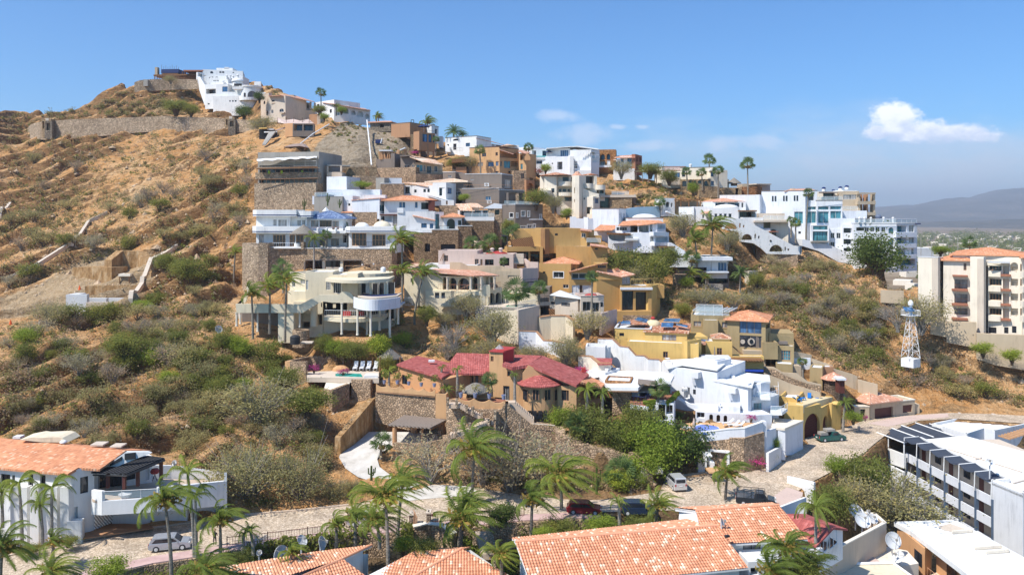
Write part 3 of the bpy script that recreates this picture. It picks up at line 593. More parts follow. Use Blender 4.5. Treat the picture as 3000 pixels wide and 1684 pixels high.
b=Bk(2250,2420,755,880,194.5,195,d=7);deep(b,[(2280,2356,775,870)],arch=1,dep=2.5,fr=0,g=W3);deep(b,[(2385,2415,790,866)],dep=2,fr=0);Hp(b,2.2,1.0,W10);Bx(2105,2165,600,700,198.5,d=.4,m='maroon',name='pergola_post');Bx(2080,2200,598,606,198,199,d=4,m='maroon',name='pergola_beam');Bx(1812,1870,672,720,194.8,d=1.6,name='chimney')
Bx(1900,2360,885,905,193.8,194.4,d=1,name='terrace_edge');Rl([(2210,880,193.8),(2300,882,194)],1,kind='glass',m=W4)
t=T('modern_white_house','white flat-roofed house with big dark square windows above the orange roofs','house',214);t.m=W1
Rp([P(1868,430,215),P(2100,470,212),P(2240,440,222),P(1990,436,226)],'pale');b=Bk(1955,2145,465,560,214,212,d=7,par=.2);win(b,[(2058,2082,495,525),(2096,2118,495,525),(1972,1994,500,528)])
b=Bk(2145,2272,435,600,212,211,par=.2);win(b,[(2206,2260,482,558)],g=W4,dep=.5,m=0);b=Bk(2272,2345,440,612,211,215,d=6,par=.2);win(b,[(2282,2325,484,540)],g='blue',m=0)
Pl([(2095,545,210.5),(2250,590,210),(2345,600,210),(2345,640,210),(2095,560,210.5)],d=4,name='ramp_wall');b=Bk(2225,2345,600,645,209.5,d=5,par=.3);door(b,[(2271,2287,570+34,612+30)],col=W11);b=Bk(1876,1960,460,545,214.5,d=6);deep(b,[(1880,1930,472,538)],dep=2,fr=W1,m=2)
t=T('stone_garage','low brown stone building with white sloping coping left of the modern white house','building',210);b=Bk(1655,1870,445,560,211,211.5,d=6,m=W6,kind=W9,cap=W1);Bx(1695,1855,390,442,214,215,d=5,m=W2)
# ============================================================ UPPER MIDDLE AND SKYLINE
use(1100,300)
t=T('pole_shed','crude pole shed with white sheets standing on a dark concrete wall','shed',238)
b=Bk(8,180,535,640,238,236,d=3,m=W5);b=Bk(180,300,480,640,236,246,d=4,m=W5)
mb=MB();rr=RR(4)
for i in range(16):x=45+i*8.6;mb.tube([P(x,540,237+rr.random()),P(x+rr.uniform(-22,22),465,237.5)],.13,5)
for i in range(10):x=200+i*10;mb.tube([P(x,490,240+i*.5),P(x+rr.uniform(-12,12),448,240.5+i*.5)],.13,5)
Pt('poles',mb,mP(W10));Bx(35,150,448,460,237,d=4,m='white2',name='sheet');Pl([(225,445),(275,422),(282,432),(235,452)],242,d=3,m=W1,name='sheet');b=Bk(40,180,470,540,240,d=4,m=W3,gd=0)
t=T('rubble_wall','tall tan rubble wall below the grey bungalow with tiled roof','wall',232)
b=Bk(8,380,618,760,234,230,d=3,m=W6,kind=W9);b=Bk(380,650,672,760,229,233,d=3,m=W6,kind=W9);Wp([(0,700,850,222),(50,705,850,222)],.5,W16)
t=T('grey_bungalow','grey bungalow with pale pink sloping tile roof and white framed windows','house',233);t.m=W5
b=Bk(236,376,520,625,235,233,m=W5);win(b,[(270,320,592,614),(345,372,588,614)],fr=W1);Pl([(228,512),(330,506),(376,545),(376,520),(330,500),(232,500)],232.5,d=9,m=W5,name='roof_edge')
b=Bk(376,632,566,675,232,234,m=W12);win(b,[(386,446,588,652)],fr=W1,g='teal');win(b,[(454,472,590,652),(554,584,600,656)],fr=W1);deep(b,[(484,528,600,668)],dep=.4,fr=W1)
Rp([P(322,512,231),P(446,560,229.5),P(636,588,232),P(560,540,240),P(340,500,240)],'pale');Rl([(380,674,230),(640,680,232)],1,m=W4)
t=T('bay_window_house','brown house with tall teal bay windows on stilts below the blue umbrella','house',258);t.m=W3
b=Bk(148,325,205,295,262,258,d=10,par=.2,cap=W5);b=Bk(325,385,200,300,259,263,par=.2,cap=W5)
b=Bk(358,412,280,402,256,253,d=6,gd=0);b=Bk(412,560,280,408,253,257,d=7,gd=0);win(b,[(426,488,298,372),(500,528,304,376),(540,555,310,378)],g='blue',m=1)
for x,Y in((416,254),(494,255),(545,257)):Bx(x-7,x+7,400,476,Y,d=.9,m=W3,name='stilt',skirt=2)
b=Bk(400,570,406,480,261,d=2,m=W5);Rl([(400,280,253.6),(575,300,257)],.9,m=W4,gap=.5);Bx(330,358,300,470,256,d=3,m=W12,kind=W9,skirt=2)
mb=MB()
for a,c in(((336,195),(336,166)),((360,200),(360,166)),((336,166),(360,166))):mb.tube([P(*a,260),P(*c,260)],.1,4)
Pt('ladder_frame',mb,mP(W4))
t=T('umbrella','dark blue terrace umbrella on top of the brown bay window house','parasol',259);c=P(455,232,259);t._root(P(455,280,259));Pt('canopy',MB().lathe(c,[(0,.8),(1.2,.5),(2.1,0),(1.1,.3),(0,.5)],10),mP('navy'));Pt('pole',MB().tube([P(455,280,259),c+UP*.6],.08),mP(W1))
t=T('white_cube_house','small white house with dark corner window behind the brown bay window house','house',264);b=Bk(470,528,226,300,266,262,d=6,par=.2,cap=W5);b=Bk(528,594,222,340,262,265,d=7,par=.2,cap=W5);win(b,[(528,578,250,296)],m=2);b=Bk(594,632,320,385,268,d=4)
t=T('veranda_house','white skyline house with dark half-moon vent and tiled veranda beside date palms','house',260);t.m=W1
b=Bk(657,952,336,475,262,256,d=9,par=.2,cap=W5);win(b,[(733,762,390,448)],m=0);win(b,[(850,890,383,416)],m=2,g='blue');win(b,[(675,692,395,415)],m=0);win(b,[(730,782,344,362)],arch=1,m=0,fr=0)
b=Bk(952,1208,366,460,256,272);deep(b,[(965,1018,376,420),(1040,1085,380,425),(1100,1120,384,425),(1135,1195,392,425)],dep=2.5,fr=0,g=W4);Rp([P(945,334,255),P(1215,400,272),P(1180,392,281),P(960,326,268)],'salmon');Pl([(660,390,259),(700,420,258),(706,470,258),(660,465,259)],d=3,name='buttress');Rl([(700,455,257.5),(820,458,256.5)],1.0,m=W16,gap=.5)
# ---- big terracotta house
t=T('terracotta_house','large terracotta house with teal windows and curved gable in the upper middle','house',243);t.m=W15
b=Bk(885,1168,432,665,246,241,d=12,par=.2,cap='maroon');win(b,[(1003,1042,476,512),(1130,1152,470,504)],fr=W3);win(b,[(918,944,566,602),(960,1012,566,602)],g=W7,fr=W3);win(b,[(1060,1113,562,604),(1132,1166,556,600)],g='blue',fr=W3);win(b,[(1130,1166,648,668)],g=W4,fr=W3)
b=Bk(1168,1350,430,670,241,246,d=10,par=.2,cap='maroon');deep(b,[(1172,1335,474,524)],dep=2.5,g=W3,fr=W4,m=3,rail='maroon');win(b,[(1166,1190,556,602),(1210,1272,552,620)],g='teal',fr=W3);deep(b,[(1276,1340,556,608)],dep=2.2,g=W3,fr=0,rail=W4);win(b,[(1252,1268,648,668)])
Rp([P(1166,446,239.5),P(1300,490,243),P(1300,478,246),P(1175,432,245)],'salmon')
b=Bk(1350,1420,480,660,244,243);deep(b,[(1362,1396,498,545)],dep=2,fr=0,g=W3);win(b,[(1366,1412,578,632)],g='teal',fr=W3)
b=Bk(1420,1495,500,740,243,249);deep(b,[(1428,1448,578,615),(1455,1480,580,640)],arch=1,dep=2,fr=0);deep(b,[(1452,1486,665,745)],arch=1,dep=2,fr=0,g=W3);Rp([P(1340,462,241),P(1425,486,242),P(1460,470,249),P(1360,446,249)],'salmon')
Pl([(1404,545),(1404,512),(1414,500),(1418,488),(1430,478),(1442,488),(1448,500),(1458,515),(1458,545)],241.8,d=.6,m=W10,name='curved_gable')
b=Bk(1300,1420,640,830,241,242,m=W6,kind=W9);win(b,[(1372,1402,668,720)],fr=W3);b=Bk(1420,1500,730,860,241.5,246,d=7,m=W3);deep(b,[(1430,1488,760,830)],arch=1,dep=3,fr=0,g=W3)
t=T('palapa_bar','dark shaded terrace shelter beside the terracotta house wall','shelter',246);b=Bk(722,880,545,660,248,246,d=5,m=W5);deep(b,[(730,870,555,628)],dep=3,fr=0);b=Bk(758,856,608,648,245,d=1,m=W3,gd=0);Pl([(720,530),(885,530),(885,560),(715,570)],244,d=5,m=W11,name='roof',kind='lath')
# ---- grey brown modern stack
t=T('taupe_annex','small taupe building with pale hipped tile roof left of the taupe modern house','house',222);t.m=W5
b=Bk(636,752,660,730,228,227,par=.2,cap=W17);win(b,[(684,716,688,706)],fr=W1);b=Bk(750,860,668,730,229,228,d=6)
b=Bk(500,848,750,860,221,219,d=9);Hp(b,2.6,1.2,'pale',rd='u');win(b,[(745,800,840,875)],fr=W1)
t=T('taupe_modern_house','three level taupe modern house with white framed windows in the centre','house',218);t.m=W5
b=Bk(845,1190,678,830,222,219,d=10,par=.3,cap=W17);win(b,[(893,925,722,733)],fr=W1);b2=Bk(1190,1292,678,830,219,225,par=.3,cap=W17);win(b2,[(1210,1274,728,806)],fr=W1,m=3,g=W7)
b=Bk(818,1165,815,975,219,216,par=.3,cap=W17);win(b,[(1036,1086,885,922)],fr=W1,g='blue');b=Bk(1165,1405,826,960,216,221,par=.3,cap=W17);deep(b,[(1225,1395,850,950)],dep=2.5,g='blue',fr=W1,m=4)
Bx(1232,1252,850,955,215.6,d=.6,name='column');Bx(1320,1348,860,955,217.5,d=.6,m=W6,kind=W9,name='column');Rl([(830,812,217.5),(1165,808,215.5),(1400,828,220)],1,m=W3,gap=.8);Rl([(1210,958,213),(1540,968,214)],1,kind='glass',m=W4);Rl([(950,958,215),(1160,965,213.5)],1,m=W3,gap=.6)
b=Bk(1195,1316,965,1185,214,212.5,par=.3,cap=W17);win(b,[(1264,1297,1042,1084)],fr=W1,sur=W1,m=0)
b=Bk(1316,1575,962,1185,212.5,216,d=9,par=.3,cap=W17);win(b,[(1327,1341,1042,1084),(1432,1452,1024,1076),(1546,1562,1056,1094)],fr=W1,sur=W1,m=0,g=W7);win(b,[(1374,1408,1022,1072),(1368,1416,1164,1184),(1430,1472,1152,1184),(1486,1506,1146,1180)],fr=W1,sur=W1,g=W7);Bx(1244,1578,1096,1108,212.2,215.6,d=.4,m=W17,name='stripe')
for x,y,Y,l in((1046,775,219.7,'upper'),(1072,938,216.2,'lower')):
 t=T('air_conditioner','%s white air conditioner unit on the taupe modern house wall'%l,'air conditioner',Y,'wall air conditioners');Bx(x-22,x+22,y-15,y+15,Y-.8,d=.7,m=W1,name='casing',kind=W18);c=P(x,y,Y-.83);Pt('fan_grille',MB().prism([c+Ve((.36*cos(a*pi/6),0,.36*sin(a*pi/6)))for a in range(12)],Ve((0,.04,0))),mP(W16))
 # ---- white terrace house on stone wall
t=T('terrace_house','low white house with white tile canopies and glass front on the brown stone wall','house',203);t.m=W1
b=Bk(600,775,970,1090,204,203.5,d=6,m=W6,kind=W9);b=Bk(775,1060,1015,1105,203,202);deep(b,[(795,905,1018,1075),(915,992,1008,1078),(1010,1055,1008,1076)],dep=2,g='blue',fr=W1,m=2)
Rp([P(752,955,205),P(800,1015,200.5),P(935,1020,200.5),P(895,950,206)],'pale');Rp([P(885,948,206),P(900,985,200.4),P(1020,990,200.4),P(960,950,206)],'pale')
Pl([(1010,1000),(1118,950),(1190,958),(1190,1000),(1060,1000)],201,d=7,name='gable_wing',m=W2);b=Bk(1060,1118,1000,1090,201.2,d=4,m=W6,kind=W9);b=Bk(1118,1190,1000,1300,201,201,d=6,m=W6,kind=W9);deep(b,[(1125,1165,1010,1058)],dep=2,fr=0)
Bx(835,1118,1078,1115,200,d=2,name='terrace_edge');Rl([(835,1078,200),(1118,1078,200)],.9,kind='glass',m=W2)
t=T('stone_terrace_wall','long dark brown stone terrace wall with garage door and doorway in the centre','wall',197)
b=Bk(360,530,1225,1480,194,193,d=6,m='walnut',kind=W9,cap=W1);deep(b,[(462,514,1330,1406)],dep=1,fr=0)
b=Bk(530,780,1200,1500,193,193,d=6,m='walnut',kind=W9,cap=W1);door(b,[(615,752,1335,1420)],col=W4,mh=5,dep=.5)
b=Bk(780,910,1165,1420,193.5,194,d=6,m='walnut',kind=W9,cap=W1);b=Bk(850,1116,1115,1400,198,198.5,d=6,m='walnut',kind=W9);Wp([(910,1270,1330,195),(960,1310,1340,193),(1010,1300,1340,193)],.4,W6)
# ---- cream curved tower house
t=T('cream_tower_house','cream house with round balconies and a slim tower with arch niche','house',225);t.m=W13
b=Bk(1590,1705,696,850,227,226,d=9);win(b,[(1655,1685,810,850)],fr=0)
b=Bk(1705,1860,694,1010,227,227,d=9);deep(b,[(1762,1820,702,750)],dep=.6,m=1,fr=W4);deep(b,[(1840,1852,700,748)],dep=1,fr=0);deep(b,[(1715,1850,798,858)],dep=1.4,fr=W13,m=2,g=W4,fw=.5);deep(b,[(1780,1850,890,930)],dep=2,fr=0,g=W3)
c=P(1700,694,229);Pt('roof',MB().lathe(c,[(4.6,0),(4.6,.2),(0,1.1)],18),mat('tile','rust'));Cy(1590,700,850,42,231,name='round_bay',skirt=3);Cy(1600,830,880,60,226,name='round_balcony')
for y0,y1 in((748,790),(850,884)):Cy(1790,y0,y1,85,228,name='balcony',wall=.3)
b=Bk(1850,1918,690,1030,223,222,d=5);deep(b,[(1870,1912,792,856)],arch=1,dep=1,fr=0,g=W7,gm=mS(W13));deep(b,[(1870,1904,912,940)],dep=.3,fr=0,gm=mS(W8))
b2=Bk(1918,1952,690,1040,222,226,d=4);c=P(1900,690,225);Pt('tower_roof',MB().lathe(c,[(1.6,-.05),(1.6,.05),(.8,.6),(.6,1.1),(0,1.2)],8),mat('tile','salmon'))
b=Bk(1952,2085,690,800,227,228);deep(b,[(1955,2060,694,768)],dep=2,g=W3,fr='maroon',m=4);c=P(2020,690,230);Pt('roof',MB().lathe(c,[(2.5,0),(2.5,.15),(0,.7)],14),mat('tile','rust'));Cy(2000,765,810,52,226,name='balcony',wall=.3);Cy(2110,780,825,55,229,name='balcony',wall=.3)
b=Bk(2060,2160,800,880,230,230,d=6);deep(b,[(2070,2100,815,855),(2112,2150,820,858)],dep=2,fr=0,g=W3);Pl([(1950,806,224),(2050,850,224),(2105,860,224),(2105,896,224),(1950,890,224)],d=4,name='stair_wall')
b=Bk(1952,2050,890,1050,224,223,d=7);win(b,[(1960,1972,898,915)]);deep(b,[(1985,2035,985,1050)],dep=1,fr=0,g=W3);b=Bk(2050,2112,885,1010,223,225,d=7);win(b,[(2066,2100,905,950)],m=1,g='blue');win(b,[(2048,2060,900,925)])
t=T('pool_house','dark stone undercroft with a glass edged pool deck right of the cream tower','building',230);t.m=W5
b=Bk(2110,2450,895,1005,231,230,d=6,m=W5);deep(b,[(2120,2195,900,990)],dep=2,fr=0);Bx(2105,2455,872,895,229.2,228.8,d=7,m=W8,name='deck');b=Bk(2205,2415,895,1000,229.5,229,d=1,m=W12,kind=W9,gd=0);Rl([(2225,872,229),(2385,872,229)],1.0,kind='glass',m=W2);Bx(2240,2345,858,866,231,d=3,m='navy',name='pool',kind=W18)
# ---- white skyline modern houses
t=T('turquoise_trim_house','white skyline house with turquoise balcony trim behind the terracotta house','house',262);t.m=W1
Rp([P(1150,430-10,268),P(1205,405,266),P(1300,400,266),P(1330,408,272),P(1240,392,280)],'pale');b=Bk(1205,1350,404,440,272,par=.2)
b=Bk(1350,1470,425,540,265,262,m=W2);b=Bk(1470,1615,440,510,262,262,m=W2);deep(b,[(1476,1512,454,495)],dep=2,fr=0,g='blue');deep(b,[(1572,1610,455,505)],dep=2,fr=0,g='blue');
b=Bk(1490,1625,535,640,259,258,d=6,m=W2);deep(b,[(1512,1570,548,580)],dep=2,fr=W1,m=2,g='blue');b=Bk(1500,1600,580,640,256,d=5,m=W1);Bx(1496,1660,504,516,258,d=5,m=(.12,.45,.45),name='balcony_trim',kind=W18);Bx(1490,1640,516,535,258,d=5,m=W1,name='balcony');b=Bk(1600,1700,510,690,256,254,d=6,m=W2);win(b,[(1660,1672,570,582)])
t=T('umbrella','small blue umbrella on the white skyline terrace','parasol',258);c=P(1635,474,258);t._root(P(1635,510,258));Pt('canopy',MB().lathe(c,[(0,.8),(1.6,0),(0,.4)],8),mP('navy'));Pt('pole',MB().tube([P(1635,510,258),c+UP*.4],.07),mP(W1))
t=T('cubist_white_house','big white cubic skyline house with slanted carport columns and balconies','house',256);t.m=W1
b=Bk(1612,1830,438,520,258,256,d=9,m=W1,par=.2);win(b,[(1740,1816,450,510)],g='blue',m=3,fr='white2');Pl([(1612,438),(1780,424),(1900,418),(2100,448),(2100,436),(1900,420-10),(1612,430)],255,d=10,name='roof_slab')
b=Bk(1700,1830,512,690,254,252,m=W2,par=.2);deep(b,[(1712,1760,560,632)],dep=1.5,fr=W4,m=2,g=W7,rail=W4)
b=Bk(1830,1866,508,700,251,d=4,par=.2);b=Bk(1832,2030,450,545,254,252,par=.2,m=W1);b=Bk(2030,2110,446,545,252,256,par=.2);deep(b,[(2032,2070,470,525)],dep=2,fr=W4,m=2,g='blue');Rl([(2030,528,251),(2110,532,254)],1.1,kind='glass',m=W2)
for x in(1920,1950,1982,2010):Pl([(x,500),(x+14,470),(x+17,470),(x+3,500)],251.8,d=.3,m=W17,name='slanted_fin')
b=Bk(1866,2030,545,690,253,251.5,m=W2,par=.2);deep(b,[(1870,1900,556,620)],dep=1.5,fr=0,g=W7);Rl([(1866,630,250.5),(1935,630,250.2)],1.0,m='white2',gap=.5)
b=Bk(2028,2105,560,690,252,254,d=7,m=W2,par=.2);b=Bk(1905,2030,640,690,250,d=4,m=W1)
t=T('stone_arch_house','sandstone skyline house with two tall arches between white modern houses','house',258);t.m=W10
b=Bk(2100,2262,446,560,259,258,d=6,m=W10,kind=W9);deep(b,[(2122,2160,488,540),(2178,2210,486,540)],arch=1,dep=2,fr=0,g='blue');b=Bk(2030,2262,545,625,258,257,d=6,m=W10,kind=W9);deep(b,[(2040,2064,565,592),(2078,2110,560,592),(2118,2160,556,592)],dep=1,fr=W1,m=1,g=W7);win(b,[(2180,2210,545,592)],g=W7,fr=W1,gm=mS(W1));Bx(2050,2222,592,612,256,d=1,m=W1,name='terrace')
t=T('glass_end_house','white skyline house with big windows, red tile edge and brick end frame','house',257);t.m=W1
b=Bk(2240,2310,540,640,258,256,d=7,par=.2);win(b,[(2242,2300,560,622)],m=3,g='blue');b=Bk(2305,2446,512,690,256,255,par=.1);win(b,[(2308,2338,532,570),(2372,2440,526,582)],m=1,g='blue');win(b,[(2300,2340,604,630),(2372,2440,602,648)],m=1,g='teal')
Rp([P(2245,522,254.5),P(2445,518,254),P(2445,494,262),P(2280,504,262)],'salmon');b=Bk(2446,2510,488,636,254.5,261,d=6,m='brick');deep(b,[(2456,2474,512,560),(2484,2502,516,560),(2456,2474,580,625),(2484,2502,580,625)],dep=1,fr=0,g='blue');b=Bk(2240,2440,625,690,254,253,d=6,m=W1)
# ---- white box with blue wall and red roof house
t=T('white_box_house','blank white box house with dark roof line and two pairs of slit windows','house',209);t.m=W2
b=Bk(2042,2290,1003,1175,209,207,d=10,par=.2,cap=W5);b=Bk(2290,2360,1000,1170,207,213,d=7,par=.2,cap=W5);win(b,[(2298,2304,1040,1080),(2308,2314,1040,1080),(2334,2340,1040,1082),(2344,2350,1040,1082)],m=0,fr=0,g=W3)
t=T('garden_wall','stepped white garden wall left of the blank white box house','wall',207);Wp([(1832,1075,1180,207),(1890,1078,1190,207),(1892,1092,1190,207),(1960,1092,1210,207),(1962,1080,1215,207),(2000,1084,1215,206.5),(2002,1096,1215,206.5),(2050,1092,1215,207)],.6,W2)
t=T('blue_wall','long pale blue garden wall with small shrubs in front of it','wall',216);Wp([(2360,1000,1130,216),(2470,985,1120,217),(2680,978,1115,219)],.6,(.35,.50,.60))
# ============================================================ RIGHT SIDE OF THE HILL
use(1700,400)
t=T('red_tile_white_house','white house with red tiled roofs and a low white dome on the middle slope','house',198);t.m=W2
b=Bk(130,370,880,960,200,199,m=W1);Rp([P(120,885,197),P(300,882,197),P(375,836,205),P(190,830,205)],W10)
b=Bk(330,470,840,935,199,198,par=.1);win(b,[(342,366,855,884),(370,392,855,884),(394,416,855,884),(418,438,855,884)],m=0)
Rp([P(355,838,196.5),P(545,832,196.5),P(585,785,205),P(400,798,205)],W10);Rp([P(535,838,195),P(720,815,195.5),P(800,820,201),P(740,785,207),P(575,782,206)],W10)
b=Bk(540,720,824,905,197,196,d=9);deep(b,[(552,642,840,900),(658,716,828,900)],dep=1.2,m=4,fr=W4,g=W7);b=Bk(720,805,822,905,196,201);deep(b,[(728,800,830,872)],dep=2,g='blue',fr=W2,m=2)
b=Bk(448,780,770,800,205,205,par=.2,cap=W5,m=W1);Dm(606,770,118,42,208.5)
b=Bk(495,705,905,1035,195.5,194.5,d=9,par=.1);win(b,[(657,690,945,992)],m=3,mh=1,fr=W1);b=Bk(705,835,905,1040,194.5,198,par=.1);deep(b,[(712,830,945,996)],dep=2,g='blue',m=3,fr=W2);Bx(690,812,898,936,193,195,d=1.6,name='balcony');Bx(700,840,998,1030,193,196,d=1.6,name='balcony')
b=Bk(262,500,910,1025,197.5,197,d=6);deep(b,[(272,470,922,980)],dep=2.5,m=5,fr=W4,g='blue');Pl([(262,906),(475,912),(475,925),(265,925)],195,d=3,m=W11,kind='lath',name='pergola');Pl([(272,958),(300,978),(380,992),(460,980),(460,996),(272,1010)],195,d=.4,m=W1,name='hammock_wall')
mb=MB()
for i in range(6):mb.box(P(425,980-i*14,194.5+i*.5),Ve((3.2,0,0)),Ve((0,.9,0)),UP*.2)
Pt('stairs',mb,mS(W1))
Pl([(835,1000),(860,1000),(1000,1085),(1000,1125),(835,1125)],193.5,d=5,name='stair_wall');b=Bk(755,860,1040,1130,194,194,d=6);deep(b,[(762,850,1045,1120)],dep=3,fr=0,g=W3,rail=W2);Bx(745,892,1036,1048,192,d=3,m=W11,kind='lath',name='pergola')
# ---- skyline house group
t=T('skyline_beige_house','long beige skyline house on rough stone base with three palms in front','house',246);t.m=W13
b=Bk(705,770,294,400,251,249,m=W13,par=.2,cap=W3);deep(b,[(722,765,318,362)],dep=3,fr=0,g=W3);b=Bk(765,942,326,440,248,246,d=9,m=W13,par=.2,cap='brick');win(b,[(778,808,348,374)],fr=W1,m=3,mh=3);win(b,[(873,940,340,384)],g='blue');win(b,[(832,856,346,384)]);b=Bk(780,992,286,330,252,m='pink',par=.2,cap='brick');b=Bk(850,942,384,410,245,d=2,m=W8,gd=0)
b=Bk(942,1250,296,420,246,243,d=10,m=W13,par=.2,cap=W5);win(b,[(958,988,322,380)]);b=Bk(942,1230,405,520,244.5,242,d=4,m=W12,kind=W9,gd=1);win(b,[(960,1002,420,470),(1066,1090,416,440)]);win(b,[(1105,1140,412,445),(1168,1198,418,462)],arch=1);win(b,[(1018,1045,415,440)]);deep(b,[(1150,1160,455,475)],fr=0,dep=.4)
b=Bk(1226,1386,314,490,242,244,d=9,m=W13,par=.2);win(b,[(1230,1255,330,378),(1232,1260,420,460)],g='blue');Bx(1222,1262,308,322,240.8,d=2,m=W1,name='awning');Cy(1038,270,300,13,246,name='chimney',m=W1);Dm(1038,270,16,12,246,name='chimney_cap')
b=Bk(1320,1400,400,480,246,248,d=6,m=W8,par=.2);deep(b,[(1330,1350,414,470),(1354,1372,418,470)],dep=2,fr=W4,g='blue')
t=T('stone_terrace_wall','dark stone terrace wall with a doorway under the tall lone fan palm','wall',243);b=Bk(1310,1520,482,560,243,243,d=4,m=W12,kind=W9);deep(b,[(1462,1490,488,550)],fr=0,dep=1);b=Bk(1520,1712,474,560,244,243,d=4,m=W3,kind=W9);b=Bk(1120,1310,470,530,241,242,d=3,m=W12,kind=W9)
t=T('thatched_hut','grey pointed thatch roof hut on the skyline terrace','hut',248);c=P(1448,462,248);Cy(1448,430,465,30,248,m=W5);Pt('thatch_roof',MB().lathe(P(1448,438,248),[(2.3,-.2),(2.2,0),(0,1.7)],12),mat('thatch'))
t=T('flat_roof_house','low brown flat-roofed house at the right end of the skyline terrace','house',250);b=Bk(1525,1700,446,475,252,d=6,m=W12);b=Bk(1700,1788,452,500,250,253,m='pink');Bx(1660,1800,442,452,248,250,d=10,m=W8,name='roof')
t=T('glass_pergola','thin dark pergola frame at the left end of the skyline beige house','pergola',250);Bx(520,705,322,330,250,d=4,m=W5,name='roof');
for x in(524,585,640,700):Bx(x,x+5,330,370,250,d=.4,m=W5,name='post',skirt=2)
# ---- white arch house
t=T('white_arch_house','white house with a shallow white dome and salmon tiled roof above the arched wall','house',216);t.m=W1
b=Bk(1312,1690,552,700,222,219,d=9,m=W1,par=.3);b=Bk(1690,1720,548,712,219,222,m=W2,par=.3)
b=Bk(1160,1560,615,680,217.5,216.5,d=9,m=W1);deep(b,[(1272,1364,624,662),(1388,1500,624,664),(1518,1536,624,668)],dep=1.5,g='blue',fr=W1,m=2);c=P(1345,614,221);Pt('roof',MB().lathe(c,[(6.4,-.15),(6.4,0),(0,1.05)],10,sy=.8),mat('tile','salmon'))
b=Bk(928,1070,664,780,216,214,par=.2);b=Bk(1060,1240,660,780,214.5,214,par=.2);Cy(1110,662,778,46,216,name='round_stair');deep(b,[(1150,1165,735,768)],fr=0,dep=.5)
b=Bk(1215,1490,672,775,213,212,d=9,par=.2);win(b,[(1216,1240,726,764),(1264,1292,726,764),(1308,1336,726,764),(1352,1380,726,764),(1396,1426,726,764)],g=W4,m=0,fr=W2);Dm(1375,672,112,34,217)
Rp([P(1130,728,212),P(1210,718,212),P(1222,696,214.5),P(1180,700,214.5)],'salmon');b=Bk(1490,1660,700,765,213,214,d=5);deep(b,[(1500,1650,708,760)],dep=2.5,fr=W3,m=3,g=W4);Bx(1495,1665,694,704,211,d=4,m=W11,kind='lath',name='pergola')
b=Bk(780,890,580,700,218,219,d=5,par=.2);deep(b,[(808,842,614,664),(854,870,624,664)],arch=1,dep=1.2,fr=0);b=Bk(742,790,586,640,219,d=4,par=.2)
Bx(892,1130,592,602,218,d=6,m=W11,kind='lath',name='pergola');
for x in(895,945,1020,1100,1130):Bx(x,x+6,602,662,217.6,d=.4,m=W11,name='pergola_post')
b=Bk(892,1140,610,670,222,d=4,m=W12);Pl([(820,700),(1000,775),(1000,782),(815,712)],212,d=2.5,m=W2,name='stairs');b=Bk(985,1062,735,780,214,d=4);deep(b,[(998,1018,735,772)],fr=0,dep=.6)
t=T('arched_stair_wall','long white wall descending diagonally with round arches and small arched windows','wall',207)
def archwall(t,outline,Y,d,holes,m=W1,Y2=None):
 """vertical wall with arched holes cut by boolean-free triangulation (bmesh fill)"""
 bm=bmesh.new();t._root(P(outline[0][0],outline[0][1],Y));es=[]
 def loop(pts):
  vs=[bm.verts.new(P(x,y,Y)-t.loc)for x,y in pts];return[bm.edges.new((vs[i],vs[(i+1)%len(vs)]))for i in range(len(vs))]
 es+=loop(outline)
 for(x0,x1,y0,y1)in holes:
  c,r=(x0+x1)/2,(x1-x0)/2;ry=min(r,(y1-y0));es+=loop([(c+r*cos(a*pi/10),y0+ry-ry*sin(a*pi/10))for a in range(11)]+([(x0,y1),(x1,y1)]if y1>y0+ry+1 else[]))
 bmesh.ops.triangle_fill(bm,edges=es,use_beauty=True,use_dissolve=False);g=bmesh.ops.extrude_face_region(bm,geom=bm.faces[:]);bmesh.ops.translate(bm,verts=[v for v in g['geom']if isinstance(v,bmesh.types.BMVert)],vec=(0,d,0))
 me=bpy.data.meshes.new('wall');bm.to_mesh(me);bm.free();o=link('wall',me,mS(m),t.root);return o
hol=[(1358,1480,815,872),(1496,1512,815,858),(1531,1546,832,858),(1520,1622,918,974),(1640,1656,918,960),(1674,1690,934,962),(1780,1908,1020,1084),(1924,1938,1038,1076),(1953,1969,1054,1076)]
archwall(t,[(1340,870),(1342,772),(1524,772),(2020,1032),(2076,1034),(2076,1112),(1780,1106),(1755,1104),(1700,1050),(1630,1005),(1510,990),(1490,900)],206,1.0,hol);Pt('back_wall',MB().prism([P(1350,780,208.2),P(1520,780,208.2),P(2010,1038,208.2),P(2010,1100,208.2),P(1780,1100,208.2),P(1500,930,208.2),P(1350,872,208.2)],Ve((0,.4,0))),mS(W3))
c=P(1793,982,205.9);Pt('round_window',MB().prism([c+Ve((.27*cos(a*pi/8),0,.27*sin(a*pi/8)))for a in range(16)],Ve((0,.2,0))),mG(W3))
Bx(2076-6,2082,1034,1112,206,d=6,name='end_wall');b=Bk(1750,2050,1108,1190,207,206,d=2,m=W6,kind=W9);b=Bk(1655,1770,1010,1100,209.5,d=1,m=W6,kind=W9)
TC.append((ux(1400),uy(880),206));TC.append((ux(1600),uy(985),206))
t=T('terrace_block','white terrace block with glass balustrade above the diagonal arched wall','house',211);t.m=W1
b=Bk(1530,1725,762,870,210,210,d=6,par=.2);b=Bk(1680,1925,722,800,214,213,par=.1,m=W8);Rl([(1725,800-10,211),(1925,795,211)],1.3,kind='glass',m=W2);Bx(1740,1960,785,806,209.5,d=6,m=W8,name='deck')
